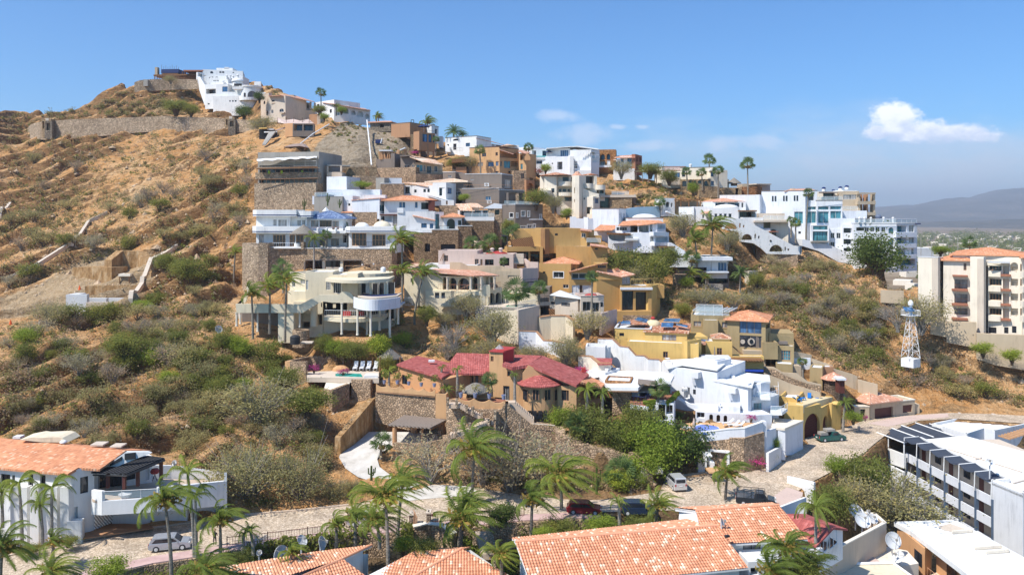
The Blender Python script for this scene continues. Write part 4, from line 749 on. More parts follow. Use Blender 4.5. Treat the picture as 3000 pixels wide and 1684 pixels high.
b=Bk(1790,1958,806,960,211.5,210,d=7,m=W13);deep(b,[(1796,1845,872,942)],arch=1,dep=2,fr=0,g=W3);Bx(1645,1960,790,806,208.6,d=3,m=W8,name='canopy');Bx(1655,1790,864,900,209.5,d=3,m=W1,name='planter_wall');Bx(1800,1868,892,900,207.4,d=3,m='brick',name='pergola');b=Bk(1655,1800,806,880,213,d=4,m=W12)
# ---- white house lower middle (garden level)
t=T('garden_pavilion','low white flat-roofed pavilion with a stone yard among the palms','house',190);t.m=W2
b=Bk(840,1190,1140,1170,191,190,par=.2);b=Bk(1165,1400,1120,1140,192,par=.1,m=W12);Bx(1100,1435,1136,1168,187.5,d=10,name='roof_slab');b=Bk(1190,1386,1165,1275,190,189,d=6,m='white2');deep(b,[(1296,1380,1185,1266)],dep=.5,m=2,g='blue',fr=W1);b=Bk(905,1190,1168,1262,192,191,d=5,m=W5);deep(b,[(915,1000,1178,1250),(1125,1185,1180,1260)],dep=2,fr=0,g=W3)
Bx(1190,1400,1272,1284,187.5,d=4,m=W2,name='deck');b=Bk(1200,1400,1284,1390,190,d=3,m=W5);deep(b,[(1210,1390,1290,1380)],dep=2,fr=0,g=W4);b=Bk(870,975,1300,1400,188,187,d=4,m=W6,kind=W9);b=Bk(1210,1345,1395,1440,184,d=2,m=W17,kind=W9);b=Bk(1130,1210,1400,1440,184,d=2,m=W6,kind=W9);b=Bk(1590,1670,1270,1330,190,193,d=3,m=W8)
# ---- modern grey white glass
use(2200,400)
t=T('glass_villa','pale grey modern villa with tall teal window walls and a slim palm in front','house',216);t.m=W2
b=Bk(100,512,518,1000,221,216,d=12,par=.2,cap=W5);win(b,[(197,214,560,612),(222,240,560,612),(302,319,558,610),(327,345,558,610),(403,420,556,608),(428,446,556,608)],m=0,fr=0);win(b,[(408,490,708,820)],g='teal',m=1,dep=.3,fr=W2);win(b,[(446,470,893,916)],m=0)
b=Bk(512,624,512,980,217.5,217,d=9,par=.2,cap=W5);win(b,[(545,590,535,602)],m=1);win(b,[(524,616,660,690),(524,616,706,816)],g='teal',m=1,dep=.3,fr=W1)
Rp([P(310,514,218),P(620,510,217.5),P(560,490,224),P(380,494,224)],'salmon');Bx(390,416,488,512,220,d=2,m=W6,name='chimney')
b=Bk(624,862,604,900,215.5,214.5,d=9,par=.4,cap=W5);win(b,[(632,733,658,690),(748,850,656,688)],g='teal',m=0,dep=.3,fr=W1);win(b,[(632,733,706,816),(748,850,702,838)],g='teal',m=1,dep=.3,fr=W1)
Rl([(630,602,214.2),(862,600,213.5)],1.0,kind='glass',m=W2)
b=Bk(574,736,835,995,213,212,d=6,par=.1);win(b,[(584,724,840,880)],g='teal',m=0,dep=.2,fr=W1);win(b,[(582,722,893,985)],g='teal',m=2,dep=.6,fr=W4);Bx(570,738,985,996,210.8,d=2,m=W16,name='sill');b=Bk(736,868,870,1060,214,213,d=6,par=.1);win(b,[(750,788,908,958),(806,845,908,960),(748,788,992,1048)],m=1,fr='white2')
Bx(640,748,996,1026,212.8,d=.5,m=W16,name='panel');Pl([(484,965),(736,1020),(990,1120),(1000,1210),(820,1180),(640,1080),(484,1030)],211.5,d=5,name='base_wall');TC.append((ux(520),uy(1030),211));TC.append((ux(760),uy(1130),211));TC.append((ux(960),uy(1200),211))
t=T('domed_tan_house','tan flat-topped house with small white kiosks and blue domes on the roof','house',223);t.m=W12
b=Bk(626,870,520,610,228,226,m=W13,par=.2);deep(b,[(680,780,532,578)],dep=2.5,fr=0,g=W4);win(b,[(795,825,552,588)],fr=W1,g=W7);Bx(676,815,520,532,224,d=3,m=W5,name='awning')
b=Bk(828,1020,516,720,224,223,d=9,m=W12,par=.2);win(b,[(870,1002,548,592)],g=W7,fr=W1,m=4);Pl([(862,516),(870,506),(1000,510),(1000,520)],224,d=7,m=W1,name='roof_edge')
for x,y,r in((686,492,17),(842,486,17),(902,476,19)):Cy(x,y,y+26,r,227 if x<800 else 229,name='kiosk',m=W1);Dm(x,y,r+2,17,227 if x<800 else 229,m='navy',name='blue_dome')
Dm(775,510,16,12,229,m='navy',name='blue_dome')
Rl([(868,695,221),(1005,695,221)],1.1,kind='glass',m=W2);Bx(866,1092,698,770,221,d=3,m=W2,name='balcony');b=Bk(866,1085,726,775,222,d=5,m=W2,gd=0)
for x in(1012,1152):Bx(x,x+18,536,770,222 if x<1100 else 223,d=2,m=W12,name='column')
for y in(528,608,712):Bx(1005,1175,y,y+(14 if y==528 else 30),221.5,222.5,m=W12,name='floor_slab')
for y in(545,640):Bx(1085,1102,y,y+72,223.5,d=2,m=W3,name='column');Bx(1035,1050,y,y+72,224.5,d=1,m=W3,name='column')
b=Bk(1090,1168,725,775,224,d=5,m=W12)
t=T('terraced_white_block','white four storey terraced block with arched windows behind the big round tree','house',211);t.m=W2
b=Bk(862,972,830,1090,212,211,par=.2);deep(b,[(872,954,862,908),(872,954,966,1014),(872,966,1050,1084)],dep=1.5,fr=0,g=W4);b=Bk(740,980,770,835,214,213,d=6,par=.2)
b=Bk(972,1370,818,1220,209,207.5,d=12,par=.4,cap=W1);deep(b,[(992,1070,856,888)],dep=.8,g=W3,fr=0);win(b,[(1072,1112,856,900),(1124,1162,854,898),(1174,1212,854,898),(1228,1266,854,898),(992,1060,962,990)],m=1,fr=W1);win(b,[(1296,1342,856,912),(1296,1342,964,1018)],arch=1,g='teal')
b=Bk(1370,1565,818,1220,207.5,211,d=10,par=.4,cap=W1);deep(b,[(1376,1466,834,900),(1376,1466,954,1008),(1380,1455,1060,1112),(1380,1545,1156,1214)],dep=1.6,g='teal',fr=W1,m=1);win(b,[(1486,1536,834,900),(1486,1536,950,1004),(1510,1534,1054,1112)],g=W7,fr=W1)
Rl([(985,815,208),(1370,812,206.5),(1560,814,210)],1.0,kind='glass',m=W2);Bx(1560,1600,816,826,210,d=3,m='navy',name='roof_fin')
for x in(1022,1070,1130,1250,1338):Cy(x,770,812,9,208.5,name='urn_pillar',m=W1);Dm(x,770,12,12,208.5,m=W1,name='pillar_cap')
Bx(1368,1560,905,950,206.8,209.5,d=1.4,name='balcony');Bx(1368,1560,1010,1050,206.8,209.5,d=1.4,name='balcony');Bx(1395,1565,1115,1150,206.6,209.4,d=1.4,name='balcony')
t=T('water_tank','dark blue round water tank behind the terraced white block','tank',222);t._root(P(1200,770,222));Pt('tank',MB().lathe(P(1200,772,222),[(0,0),(.8,0),(.9,.5),(.5,1),(0,1.1)],14),mP((.12,.15,.22)))
# ---- apartment block right
t=T('apartment_block','cream apartment block with orange hip roofs and stacked balconies at right edge','apartment block',172);t.m=W13
b=Bk(1574,1762,1136,1690,174,171,d=9,par=.3,cap=W17)
b=Bk(1762,1812,1146,1640,171,176,d=6,m=W8);win(b,[(1768,1798,1210,1270),(1768,1798,1345,1405),(1768,1798,1480,1540),(1768,1798,1615,1638)],arch=1,g=W7)
b=Bk(1812,2064,1160,1700,172,169.5,d=9);win(b,[(2002,2030,1192,1260)],m=1,fr=W3);deep(b,[(1916,2040,1345,1440),(1916,2040,1480,1570),(1916,2040,1615,1700-24)],dep=1.4,fr=W3,m=1,g=W7,rail=W3)
for y in(1440,1576,1712):Bx(1900,2045,y-4,y+14,169.5,168.4,d=2,m='brick',name='balcony_slab')
Bx(1905,2045,1305,1318,169.5,168.4,d=2,m='brick',name='balcony_slab');Hp(b,2.6,.9,W10)
b=Bk(2064,2192,1130,1850,168.5,166.5,d=9);b=Bk(2192,2232,1150,1850,166.5,171,d=7,m=W8);win(b,[(2196,2214,1214,1284),(2196,2214,1354,1420),(2196,2214,1492,1558),(2196,2214,1630,1696),(2196,2214,1800,1842)],arch=1,g=W7)
b=Bk(2232,2575,1130,1858,168.5,164,d=14)
for k in range(4):
 y=1200+k*139
 deep(b,[(2244,2360,y,y+62)],dep=.5,g=W4,fr=W3,m=3);deep(b,[(2372,2432,y,y+100)],dep=1.8,g=W3,fr=0);deep(b,[(2445,2515,y-15 if k==0 else y,y+80)],dep=1.5,g='blue',fr=0,arch=k==0,rail=W4);win(b,[(2535,2572,y,y+70)],fr=W3)
 Bx(2236,2350,y+64,y+118,167.6,166.4,d=1,name='balcony');Bx(2352,2444,y+96,y+114,166,165,d=1.6,m='brick',name='balcony_slab');Bx(2448,2528,y+64,y+118,165.6,164.8,d=1,name='balcony')
win(b,[(2236,2312,1794,1850),(2384,2425,1794,1852),(2458,2500,1784,1848)],m=1)
Bx(2236,2440,1175,1190,166.2,164.8,d=1.4,m=W17,name='canopy')
c0=t.corners(b,1.2);ro=[P(1870,1108,172),P(2550,1108,163.5)]
bb=Bk(1900,2560,1106,1140,172,165,d=16,gd=0);Hp(bb,3.3,.8,W10,rd='u')
Rp([P(2525,1140,162),P(2700,1140,161),P(2700,1090,172),P(2560,1100,172)],W10)
b=Bk(2560,2720,1150,1858,163.2,162)
for k in range(4):Bx(2560,2700,1270+k*139,1330+k*139,162,d=1,name='balcony')
t=T('site_wall','tan stepped retaining wall under the cream apartment block','wall',166)
Wp([(1690,1699,1770,169.8),(1842,1703,1800,168.5)],1,W12);Wp([(1842,1742,1850,168.3),(2124,1749,1900,165.6)],1,W12);Wp([(2124,1852,2000,164.4),(2300,1862,2060,163),(2600,1872,2110,161),(2800,1880,2120,159)],1,W12);Wp([(1220,1446,1480,180),(1440,1452,1490,178)],.6,W12)
# ============================================================ CENTRE
use(1100,600)
t=T('ochre_villa','large ochre stucco villa with a carport pergola and small salmon tiled roofs','house',178);t.m='ochre'
b=Bk(1340,1560,222,400,186,182,d=10,par=.25);b=Bk(1556,1596,226,400,181.5,180,d=4,m=W11);b.m=mS((.33,.18,.08));b=Bk(1596,1930,222,395,181,182.5,d=11,par=.25);win(b,[(1690,1718,270,290)],m=0);win(b,[(1564,1586,0,0)])
b=Bk(1930,1990,240,400,182.5,182,d=7);win(b,[(1940,1978,268,308)],fr=W1,m=1);Rp([P(1925,236,181),P(2040,250,181.5),P(2030,236,188),P(1930,222,188)],'salmon')
b=Bk(1990,2130,292,400,184,184,d=5,par=.3);Rl([(1990,355,181.5),(2120,358,181.5)],1,kind='glass',m=W1)
b=Bk(1700,2165,390,600,179.5,178,d=11,par=.1);b=Bk(2025,2185,388,530,177.8,177.5,d=7,gd=0);win(b,[(2066,2094,406,422)],m=0);Rp([P(2020,380,176.5),P(2188,400,176.5),P(2188,384,180),P(2020,362,180)],'salmon')
b=Bk(1240,1560,395,560,180,180,d=9,par=.1,gd=1);deep(b,[(1300,1440,445,530),(1460,1550,405,540)],dep=4,fr=0,g=W3)
b=Bk(1575,1702,396,560,184,d=6,m=W3);deep(b,[(1580,1696,400,556)],dep=3,fr=0,g=W3);Bx(1548,1576,395,560,178.5,d=2,name='pillar');Bx(1440,1455,440,540,179,d=.6,name='pillar')
Bx(1240,1545,395,440,177.5,179,d=3,name='parapet');Pl([(1262,330),(1476,300),(1500,395),(1300,395)],178.6,d=.2,m=W11,kind='lath',name='pergola');Pl([(1340,225),(1380,222),(1480,300),(1440,306),(1262,330),(1262,318)],179.3,d=.8,name='eave')
Bx(1190,1245,288,298,178,d=4,m=W4,name='gate_beam',kind=W18);Bx(1236,1246,296,400,178,d=.4,m=W4,name='gate_post',kind=W18)
Bx(1298,1420,460,560,180.5,d=.5,m=W6,name='stair_riser')
t=T('ochre_lower_villa','lower ochre villa with hip tiled pavilion, white framed windows and tall open loggia','house',168);t.m='ochre'
b=Bk(1535,1840,552,760,172,170,d=9,par=.2);win(b,[(1676,1770,632,686)],fr=W1,m=1,dep=.35,sur=W1);win(b,[(1766,1818,750,785)],fr=W1,m=1);win(b,[(1576,1600,628,646)],m=0)
b=Bk(1605,1900,548,570,173,172,gd=0);Hp(b,2.9,.7,W10,rd='u')
b=Bk(1825,2085,636,850,168,168,d=9,gd=1);deep(b,[(1846,2066,640,706)],dep=1.4,fr=W1,g=W4,m=2,fw=.25);win(b,[(1850,1922,756,850),(1948,2066,756,850)],g=W7,fr=W1,m=1,gm=mS('white2'));win(b,[(1924,1946,756,850)],m=0)
Rp([P(1818,632,166.5),P(2090,560,166.5),P(2188,548,168),P(2188,540,175),P(1830,618,175)],'rust');Pl([(1830,636),(2088,572),(2088,640),(1830,640)],167.9,d=5,name='gable');b=Bk(2085,2180,556,610,168,168,d=7,gd=0);win(b,[(2092,2172,568,596)],fr=W3,m=3)
b=Bk(2082,2320,700,1000,165.5,166.5,d=9);Rp([P(2078,622,165.2),P(2318,678,165.2),P(2446,652,166),P(2270,598,176),P(2110,600,175)],'salmon');Pl([(2082,628),(2318,682),(2318,705),(2082,705)],165.6,d=9,name='gable')
b=Bk(2318,2405,680,750,167,169,d=7,gd=0);win(b,[(2322,2398,682,744)],m=3,fr=W1,g=W7);Bx(2262,2292,600,618,171,d=1.5,m='brick',name='chimney')
b=Bk(2310,2600,762,1010,164.5,164.5,par=.3);deep(b,[(2322,2428,812,994)],dep=.7,m=1,mh=1,fr=W4,g=W4);deep(b,[(2450,2570,820,994)],dep=1.4,fr=0,g=W3);b2=Bk(2600,2680,762,1010,164.5,170,par=.3,m='yellow')
Bx(2310,2610,780,800,163.7,d=1,m='white2',name='cornice');Rl([(2400,762,164),(2600,752,163.8),(2660,748,167)],1.3,m='yellow',gap=.9);b=Bk(2270,2600,1000,1090,163.5,163.5,d=5);b=Bk(2330,2600,1040,1090,163.2,d=1,m=W6,kind=W9)
b=Bk(2600,2720,756,810,168,168,d=5,m='ochre',par=.3,gd=0)
t=T('pink_house','pinkish stucco house with two domed chimneys and a sunken rounded terrace','house',170);t.m='pink'
b=Bk(592,960,430,590,173,172,par=.3);win(b,[(645,684,476,532)],fr=W3);Pt('roof_ladder',MB().tube([P(608,530,172.5),P(640,458,172.7)],.07).tube([P(626,530,172.5),P(648,458,172.7)],.07),mP(W11))
b=Bk(930,1298,462,585,171,170,d=7,par=.3);win(b,[(934,972,510,570),(988,1008,512,570)],fr=W3);deep(b,[(1030,1112,514,570),(1170,1260,500,575)],dep=1.8,fr=0,g=W4)
Dm(1140,464,105,28,176,m='red');
for x in(1100,1180):Cy(x,418,445,16,175,name='chimney');Dm(x,420,22,17,175,name='chimney_cap',m='pink')
Wp([(700,540,640,168.5),(800,542,640,168),(870,572,660,168),(1130,574,790,167),(1180,575,790,167),(1250,600,790,166.6),(1385,604,790,166)],.7,W12)
b=Bk(1130,1385,620,790,166.8,166,d=5,m=W12);deep(b,[(1245,1368,664,694)],dep=1,fr=0,g=W7);b=Bk(1385,1530,600,660,165.5,168,d=4,par=.2,gd=0);b=Bk(1388,1530,655,740,166.5,169,d=3,gd=0,m=W5);deep(b,[(1395,1500,662,735)],dep=2,g=W4,fr=0,rail=W4)
Bx(1385,1530,735,790,166,168,d=4,name='balcony',m='pink');Wp([(1400,506,560,172),(1440,536,570,171),(1530,540,600,170)],.5,'pink')
mb=MB()
for i in range(7):mb.box(P(1300,556-i*14,171+i*.4),Ve((2.2,0,0)),Ve((0,.9,0)),UP*.25)
Pt('stairs',mb,mS(W8));Rl([(1385,700+55,165.3),(1530,745,167)],1.1,m='navy')
t=T('arcade_house','cream house with salmon tile roof, arched veranda and outdoor staircase','house',162);t.m=W14
Rp([P(285,560,164),P(290,640,158),P(420,655,158),P(475,545,168),P(400,541,169)],'rust');b=Bk(270,600,645,880,163,161);win(b,[(330,352,690,730),(420,440,700,760)],fr=W1)
b=Bk(470,960,560,640,169,168,d=6,par=.5,m=W1,roof=W1,gd=0);Rp([P(475,626,160.8),P(925,668,157.5),P(1168,662,163),P(960,615,168),P(560,600,169)],'salmon')
b=Bk(590,1000,668,805,161,159,d=7,gd=0);deep(b,[(632,668,680,798),(690,762,690,798),(776,882,690,800),(910,960,682,798)],arch=1,dep=1.8,fr=0,g=W4)
b=Bk(1000,1130,668,800,161,163.5,d=6,gd=0);deep(b,[(1005,1065,680,790),(1080,1120,680,780)],dep=3,fr=0,g=W7)
Rl([(590,800,158.8),(890,805,158),(990,800,158.2)],1.1,m='brick',gap=.5);Rl([(1080,792,160),(1180,778,163)],1.1,m='brick',gap=.5)
for x,Y in((678,158.6),(898,157.8),(996,158.4),(1120,161)):Cl(x,680,800,Y,.25,m=W8)
b=Bk(470,1000,806,960,160,158.5,d=6);deep(b,[(935,990,850,958)],dep=1,fr=W1,m=3);win(b,[(560,600,826,880),(620,655,826,880)],m=2)
b=Bk(1060,1190,785,940,161,163,d=1,gd=0);deep(b,[(1070,1122,830,938),(1130,1182,826,930)],arch=1,dep=.95,fr=0,g=W4);b=Bk(990,1080,760,870,158.5,159,d=4,gd=0)
Pl([(590,960,158),(700,885,158),(890,805,158),(900,835,158),(740,960,158)],d=1.2,m=W14,name='stair');Rl([(700,885,157.8),(890,810,157.8)],1.2,m=W3,gap=.6);Cl(1058,860,960,158.5,.3);Rl([(940,960,157.6),(1030,960,157.6)],1.6,m=W1,gap=.25);Rl([(272,950,156),(350,950,156)],1.6,m=W1,gap=.25);Rl([(550,940,156),(660,940,156)],1.6,m=W1,gap=.25)
t=T('swimming_pool_deck','small turquoise pool on a stone edged deck below the arched veranda','pool',155);b=Bk(940,1345,965,1010,154.5,152.5,d=9,m=W17,kind=W9,roof=None);Pt('deck',MB().prism([P(1020,958,155.5),P(1345,972,153),P(1540,948,157),P(1330,928,162),P(1060,940,161)],UP*.1),mS(W8));Pt('water',MB().prism([P(1220,966,154.6),P(1370,968,154),P(1400,950,156.6),P(1240,950,157)],UP*.12),mat('water',(.02,.26,.20)));Rl([(1345,968,153),(1510,942,157)],1,m=W2)
t=T('cream_retaining_wall','tall smooth cream retaining wall stepping down under the pool deck','wall',153)
Wp([(1090,1000,1120,153.5),(1250,1000,1250,152.5),(1345,1000,1270,151.5)],1,W14);Wp([(1345,990,1210,151.4),(1545,945,1190,156)],1,W8);Wp([(1545,1060,1230,155),(1650,1045,1230,155.5),(1790,1045,1230,155),(1860,1090,1240,154)],.8,W14,cap=W3);Wp([(1200,795,940,163),(1550,850,960,161)],.5,W14)
t=T('white_garden_wall','white garden wall with brown coping zigzagging down the slope','wall',146)
Wp([(1350,1190,1270,147),(1510,1195,1300,147),(1580,1280,1340,145),(1660,1285,1370,144),(1800,1310,1400,143)],.4,W2,cap=W3)
t=T('patio_house','small grey-beige patio house with a low red dome beside the slim palm','house',158);t.m=W8
b=Bk(1640,1700,850,1040,161,160,d=6,par=.2);win(b,[(1652,1688,912,936)],m=0);b=Bk(1690,1905,862,1040,160,157,d=7,par=.3,cap=W17);win(b,[(1750,1832,922,954)],m=1,g=W7);win(b,[(1740,1850,1036,1050)],m=0)
Pl([(1640,850,159),(1740,805,159),(1940,872,156.4),(1940,890,156.4),(1690,868,159)],d=.6,name='curb',m=W17)
b=Bk(1935,2150,862,1010,156,156.5,d=6,par=.3,cap='pink');deep(b,[(1952,2030,912,1000),(2040,2110,920,1008)],dep=.8,g=W4,fr=W1,m=1);win(b,[(2118,2142,918,962)],m=0);Dm(2030,864,68,30,159,m='red')
Wp([(1900,1010,1060,154.5),(2080,1012,1070,154),(2150,1010,1060,154)],.4,W8);Wp([(2130,1020,1130,153),(2275,985,1060,158)],.5,'pink');Bx(1640,1690,985,1040,158,d=.8,m=W11,name='woodpile',kind='lath')
t=T('balcony_house','dark balcony wing hung with vines right of the cream terrace wall','balcony',161);t.m=W5
b=Bk(1400,1640,770,850,167,166,d=4,m=W5);deep(b,[(1420,1540,790,845)],dep=2,fr=0,g=W4);b=Bk(1545,1632,880,1040,161,162,d=5,m=W5);deep(b,[(1556,1625,960,1030)],dep=2,fr=0,g=W3);Bx(1545,1640,920,950,160,161,d=1.2,m=W8,name='balcony');Rl([(1545,920,160),(1640,905,161)],1.1,m=W4)
# ---- cream curved house
use(600,750)
t=T('curved_cream_villa','cream villa with curved balconies on slim columns and a low white domed roof line','house',150);t.m=W14
b=Bk(800,865,150,345,156,155,d=5,par=.2);win(b,[(820,850,222,290)],fr=W1);b=Bk(862,950,160,340,154.5,154,d=6,par=.2);win(b,[(900,944,220,262)],fr=W1,m=2,g=W7)
b=Bk(948,1205,148,480,152,152,par=.3);win(b,[(950,974,226,316)],fr=W1,g=W7,m=2,mh=3);win(b,[(1142,1186,242,318)],g=W7,fr=W1,m=2,mh=4);Cy(1200,162,240,70,156,name='curved_parapet');b=Bk(1205,1340,175,480,152,152,d=7,par=.2);win(b,[(1206,1282,244,350)],g=W4,fr=W1,m=3)
Cy(1540,152,400,235,160,name='round_wall',m=W14);b=Bk(1340,1440,165,380,151,151,d=5)
for x0,x1,y0,y1 in((1446,1472,262,350),(1476,1520,262,372),(1525,1545,262,372),(1580,1628,260,372),(1645,1686,256,360),(1728,1785,250,360)):
 xm=(x0+x1)/2;R=235/3.214*160/F;dx=(ux(xm)-ux(1540))*150/F;Yw=160-math.sqrt(max(4,R*R-dx*dx))-.3;Bx(x0,x1,y0,y1,Yw,d=.4,m=W4,name=W19,kind=W18);Bx(x0-3,x0,y0-3,y1,Yw-.05,d=.4,m=W1,name='window_frame',kind=W18);Bx(x1,x1+3,y0-3,y1,Yw-.05,d=.4,m=W1,name='window_frame',kind=W18)
sl=MB();c=P(1430,236,153)
def arcband(x0,x1,Yc,bulge,yt,yb,thick,m,name,n=18,top=True,inner=None):
 A,B=P(x0,yb,Yc),P(x1,yb,Yc);h=P(x0,yt,Yc).z-A.z;mb=MB();pts=[]
 for i in range(n+1):
  a=i/n;p=A.lerp(B,a);pts.append(p-Ve((0,bulge*4*a*(1-a),0)))
 for p,q in zip(pts,pts[1:]):e=Ve((0,thick,0));mb.prism([p,q,q+UP*h,p+UP*h],e)
 return Pt(name,mb,mS(m)if isinstance(m,str)else m)
arcband(1135,1735,149,4,212,240,7,W14,'curved_canopy')
arcband(1400,1840,144.5,5,385,485,.5,W2,'round_balcony');arcband(1410,1830,144.9,4.8,470,484,8,W2,'balcony_floor');arcband(1440,1815,146,3.6,372,388,6,W8,'pool_edge');arcband(1460,1800,147,2.6,366,373,3,mP('navy'),'pool_tiles')
arcband(1440,1800,146.2,3.6,384,396,.6,mL('bright'),'planting')
for x in(1290,1562,1695,1718):Cl(x,238,375 if x>1300 else 330,148.5,.18)
Bx(1515,1548,250,375,151,d=.5,m='white2',name='door');
for x in(700,780,850):TC.extend(((x,929,153),(x,905,157)))
Pl([(288,450),(315,450),(900,455),(1075,365),(1260,362),(1290,335),(1340,332),(1380,350),(1396,380),(1396,440),(1200,440),(1100,425),(920,535),(300,535)],147,d=.5,m=W14,name='ramp_wall')
Pl([(300,452),(340,448),(375,380),(400,270),(418,268),(420,330),(380,440)],150,d=.6,m=W14,name='curved_fin');Pt('terrace_floor',MB().prism([P(290,470,147.2),P(940,470,147.2),P(960,470,156),P(420,470,156)],UP*.2),mS(W8));b=Bk(780,1000,330,540,153,152,d=5,par=.1,m=W14)
b=Bk(690,835,530,740,147.4,147.2,d=6,m=W14,name='buttress');b=Bk(290,690,530,620,156,155,d=3,m=W8,gd=0);b=Bk(350,690,530,640,153.5,d=2,m=W5,gd=0)
for x,yb in((300,660),(336,640),(498,712),(894,670)):Cl(x,530,yb,148 if x!=336 else 152,.2,m=W13)
b=Bk(835,1110,430,690,151.5,d=4,m=W14);deep(b,[(845,990,540,680)],dep=3,fr=0,g='blue');deep(b,[(1060,1105,545,650)],dep=2,fr=0,g=W3);win(b,[(1094,1114,440,480)],m=0);Cy(1028,450,660,34,150,name='round_stair_tower')
b=Bk(1110,1420,430,660,152,d=6);win(b,[(1136,1148,448,488),(1206,1234,452,488)],m=0,fr=0);b=Bk(1420,1800,470,660,155,d=5,m=W8);deep(b,[(1430,1520,500,580),(1560,1640,490,560),(1700,1780,500,600)],dep=2,fr=0,g=W4)
arcband(1120,1680,149,3,572,605,6,W14,'lower_balcony');Rl([(1130,574,147.5),(1280,578,146.3),(1430,580,146.2),(1660,574,148)],1.3,m=W2,gap=.35)
for x,yb,Y in((1290,738,145.5),(1438,745,142.8),(1562,755,141),(1742,765,143),(1820,640,147),(1528,740,149),(1646,700,149)):Cl(x,486 if x>1300 else 440,yb,Y,.21,m=W13);TC.append((ux(x),uy(yb),Y))
Pt('sofa',MB().cbox(P(1340,560,150.5),1.5,.8,.8),mP('red'));Pt('sofa',MB().cbox(P(1470,560,150.5),1.1,.8,.8),mP('red'));Cy(1283,120,145,20,153,name='roof_kiosk',m=W1);Dm(1283,122,22,18,153,m=W1,name='kiosk_dome');Cy(1680,120,150,24,153,name='roof_kiosk',m=W1);Dm(1680,122,25,20,153,m=W1,name='kiosk_dome');Rl([(1320,140,156),(1830,132,157)],1.0,m=W3,gap=4)
t=T('water_tank','black round plastic water tank below the cream villa carport','tank',140);c=P(850,828,140);t._root(c);Pt('tank',MB().lathe(c,[(0,0),(.86,0),(.86,.7),(.9,.75),(.86,.8),(.86,1.3),(.6,1.5),(.25,1.6),(0,1.6)],20),mP(W4))
t=T('stone_cistern','round stone cistern beside the black water tank','cistern',143);Cy(905,695,800,78,145,kind=W9,m=W6,wall=.5,skirt=1,name='rim');Bx(900,1010,812,824,141,d=1.5,m=W8,name='step')
# ---- walled yard with pool
t=T('yard_wall','stone yard wall with a terracotta end pillar left of the sun loungers','wall',137)
Wp([(755,990,1140,136.5),(800,992,1140,136)],.8,W15);Wp([(800,995,1140,136),(950,995,1140,135)],.6,W6,kind=W9);Wp([(800,985,1090,138),(990,945,1050,143),(1310,945,1060,143)],.6,W6,kind=W9)
t=T('pool_terrace','garden terrace with a small green pool, rocks and a stone edge','pool',136)
Pt('deck',MB().prism([P(960,1140,133),P(1640,1150,131.5),P(1640,1080,139.5),P(1200,1080,139.5),P(960,1090,138)],-UP*.8),mS(W8));Pt('water',MB().prism([P(1230,1140,133.6),P(1490,1150,132.4),P(1470,1112,135),P(1340,1108,135.6),P(1230,1112,135.6)],UP*.1),mat('water',(.03,.30,.24)));Pt('pool_rim',MB().prism([P(1500,1155,131.8),P(1630,1150,131.8),P(1625,1132,132.8),P(1520,1132,132.8)],UP*.5),mS(W1))
Wp([(1110,1255,1360,129.5),(1200,1262,1370,128),(1360,1200,1330,131)],.6,W6,kind=W9);Wp([(1380,1160,1250,132),(1560,1165,1260,131)],.8,W6,kind=W9);Pt('sitting_deck',MB().prism([P(1125,1240,130),P(1200,1258,128.6),P(1360,1205,131.2),P(1370,1165,134),P(1150,1165,134)],-UP*.6),mS(W13));Pt('boulder',MB().lathe(P(1280,1075,139.5),[(1.6,-.6),(1.4,.4),(.8,.8),(0,.9)],9,sy=.6),mS(W10))
for x,w in((1410,'leftmost'),(1472,'second from left'),(1534,'second from right'),(1602,'rightmost')):
 t=T('sun_lounger','%s of the four pale sun loungers above the garden pool'%w,'sun lounger',139,'pale sun loungers in a row');c=P(x,1078,138.6);t._root(c)
 Pt('seat',MB().box(c+Ve((-.36,0,.35)),Ve((.72,0,0)),Ve((0,1.2,.1)),UP*.12),mP('white2'));Pt('backrest',MB().box(c+Ve((-.36,1.2,.42)),Ve((.72,0,0)),Ve((0,.5,.85)),UP*.12),mP('white2'))
 for dx in(-.3,.3):
  for dy in(.15,1.1):Pt('leg',MB().tube([c+Ve((dx,dy,0)),c+Ve((dx,dy,.4))],.05,4),mP('white2'))
 t.done()
for q in((1040,1086,138.6),(1100,1086,138.6),(1040,1070,141),(1100,1070,141),(1000,1095,136.5)):TC.append(q)
t=T('thatched_hut','square grey thatch roof shelter at the right end of the garden pool','hut',139);Pt('thatch_roof',MB().lathe(P(1745,955,141),[(2.3,-.2),(2.2,0),(0,1.75)],4),mat('thatch'))
for x in(1650,1840):Pt('post',MB().tube([P(x,1085,138),P(x,950,138)],.15,6),mP(W11))
# ============================================================ RED ROOF VILLA
use(1100,1000)
t=T('red_roof_villa','terracotta villa with red tiled roofs, brick tower and half-round bay','house',128);t.m=W10
b=Bk(215,640,225,460,131,125.2,m=W10);win(b,[(250,300,315,402)],g=W4,m=1)
b.zt-=1.2
Rp([P(200,212,130.6),P(625,340,124.6),P(720,285,130),P(700,200,135),P(395,134,138.5)],'redroof',th=.3,kind='tile')
Pt('roof_vent',MB().cbox(P(528,186,133)-UP*.1,1.0,.6,.3),mP(W1));Pl([(215,228,131),(640,350,125.3),(640,420,125.3),(215,300,131)],d=.5,m=W10,name='gable_wall')
b=Bk(700,1085,305,440,130.5,130.5,d=7);deep(b,[(866,922,315,400)],arch=1,dep=.5,g=W4,fr=W11);win(b,[(940,968,320,400)],g=W7,gm=mS(W16));deep(b,[(740,838,320,430)],dep=1.5,fr=0,g=W3);win(b,[(1012,1045,320,360)],m=0)
Rp([P(690,298,129),P(1084,302,129),P(1078,116,138.6),P(765,106,138.6),P(700,190,135)],'redroof',th=.3)
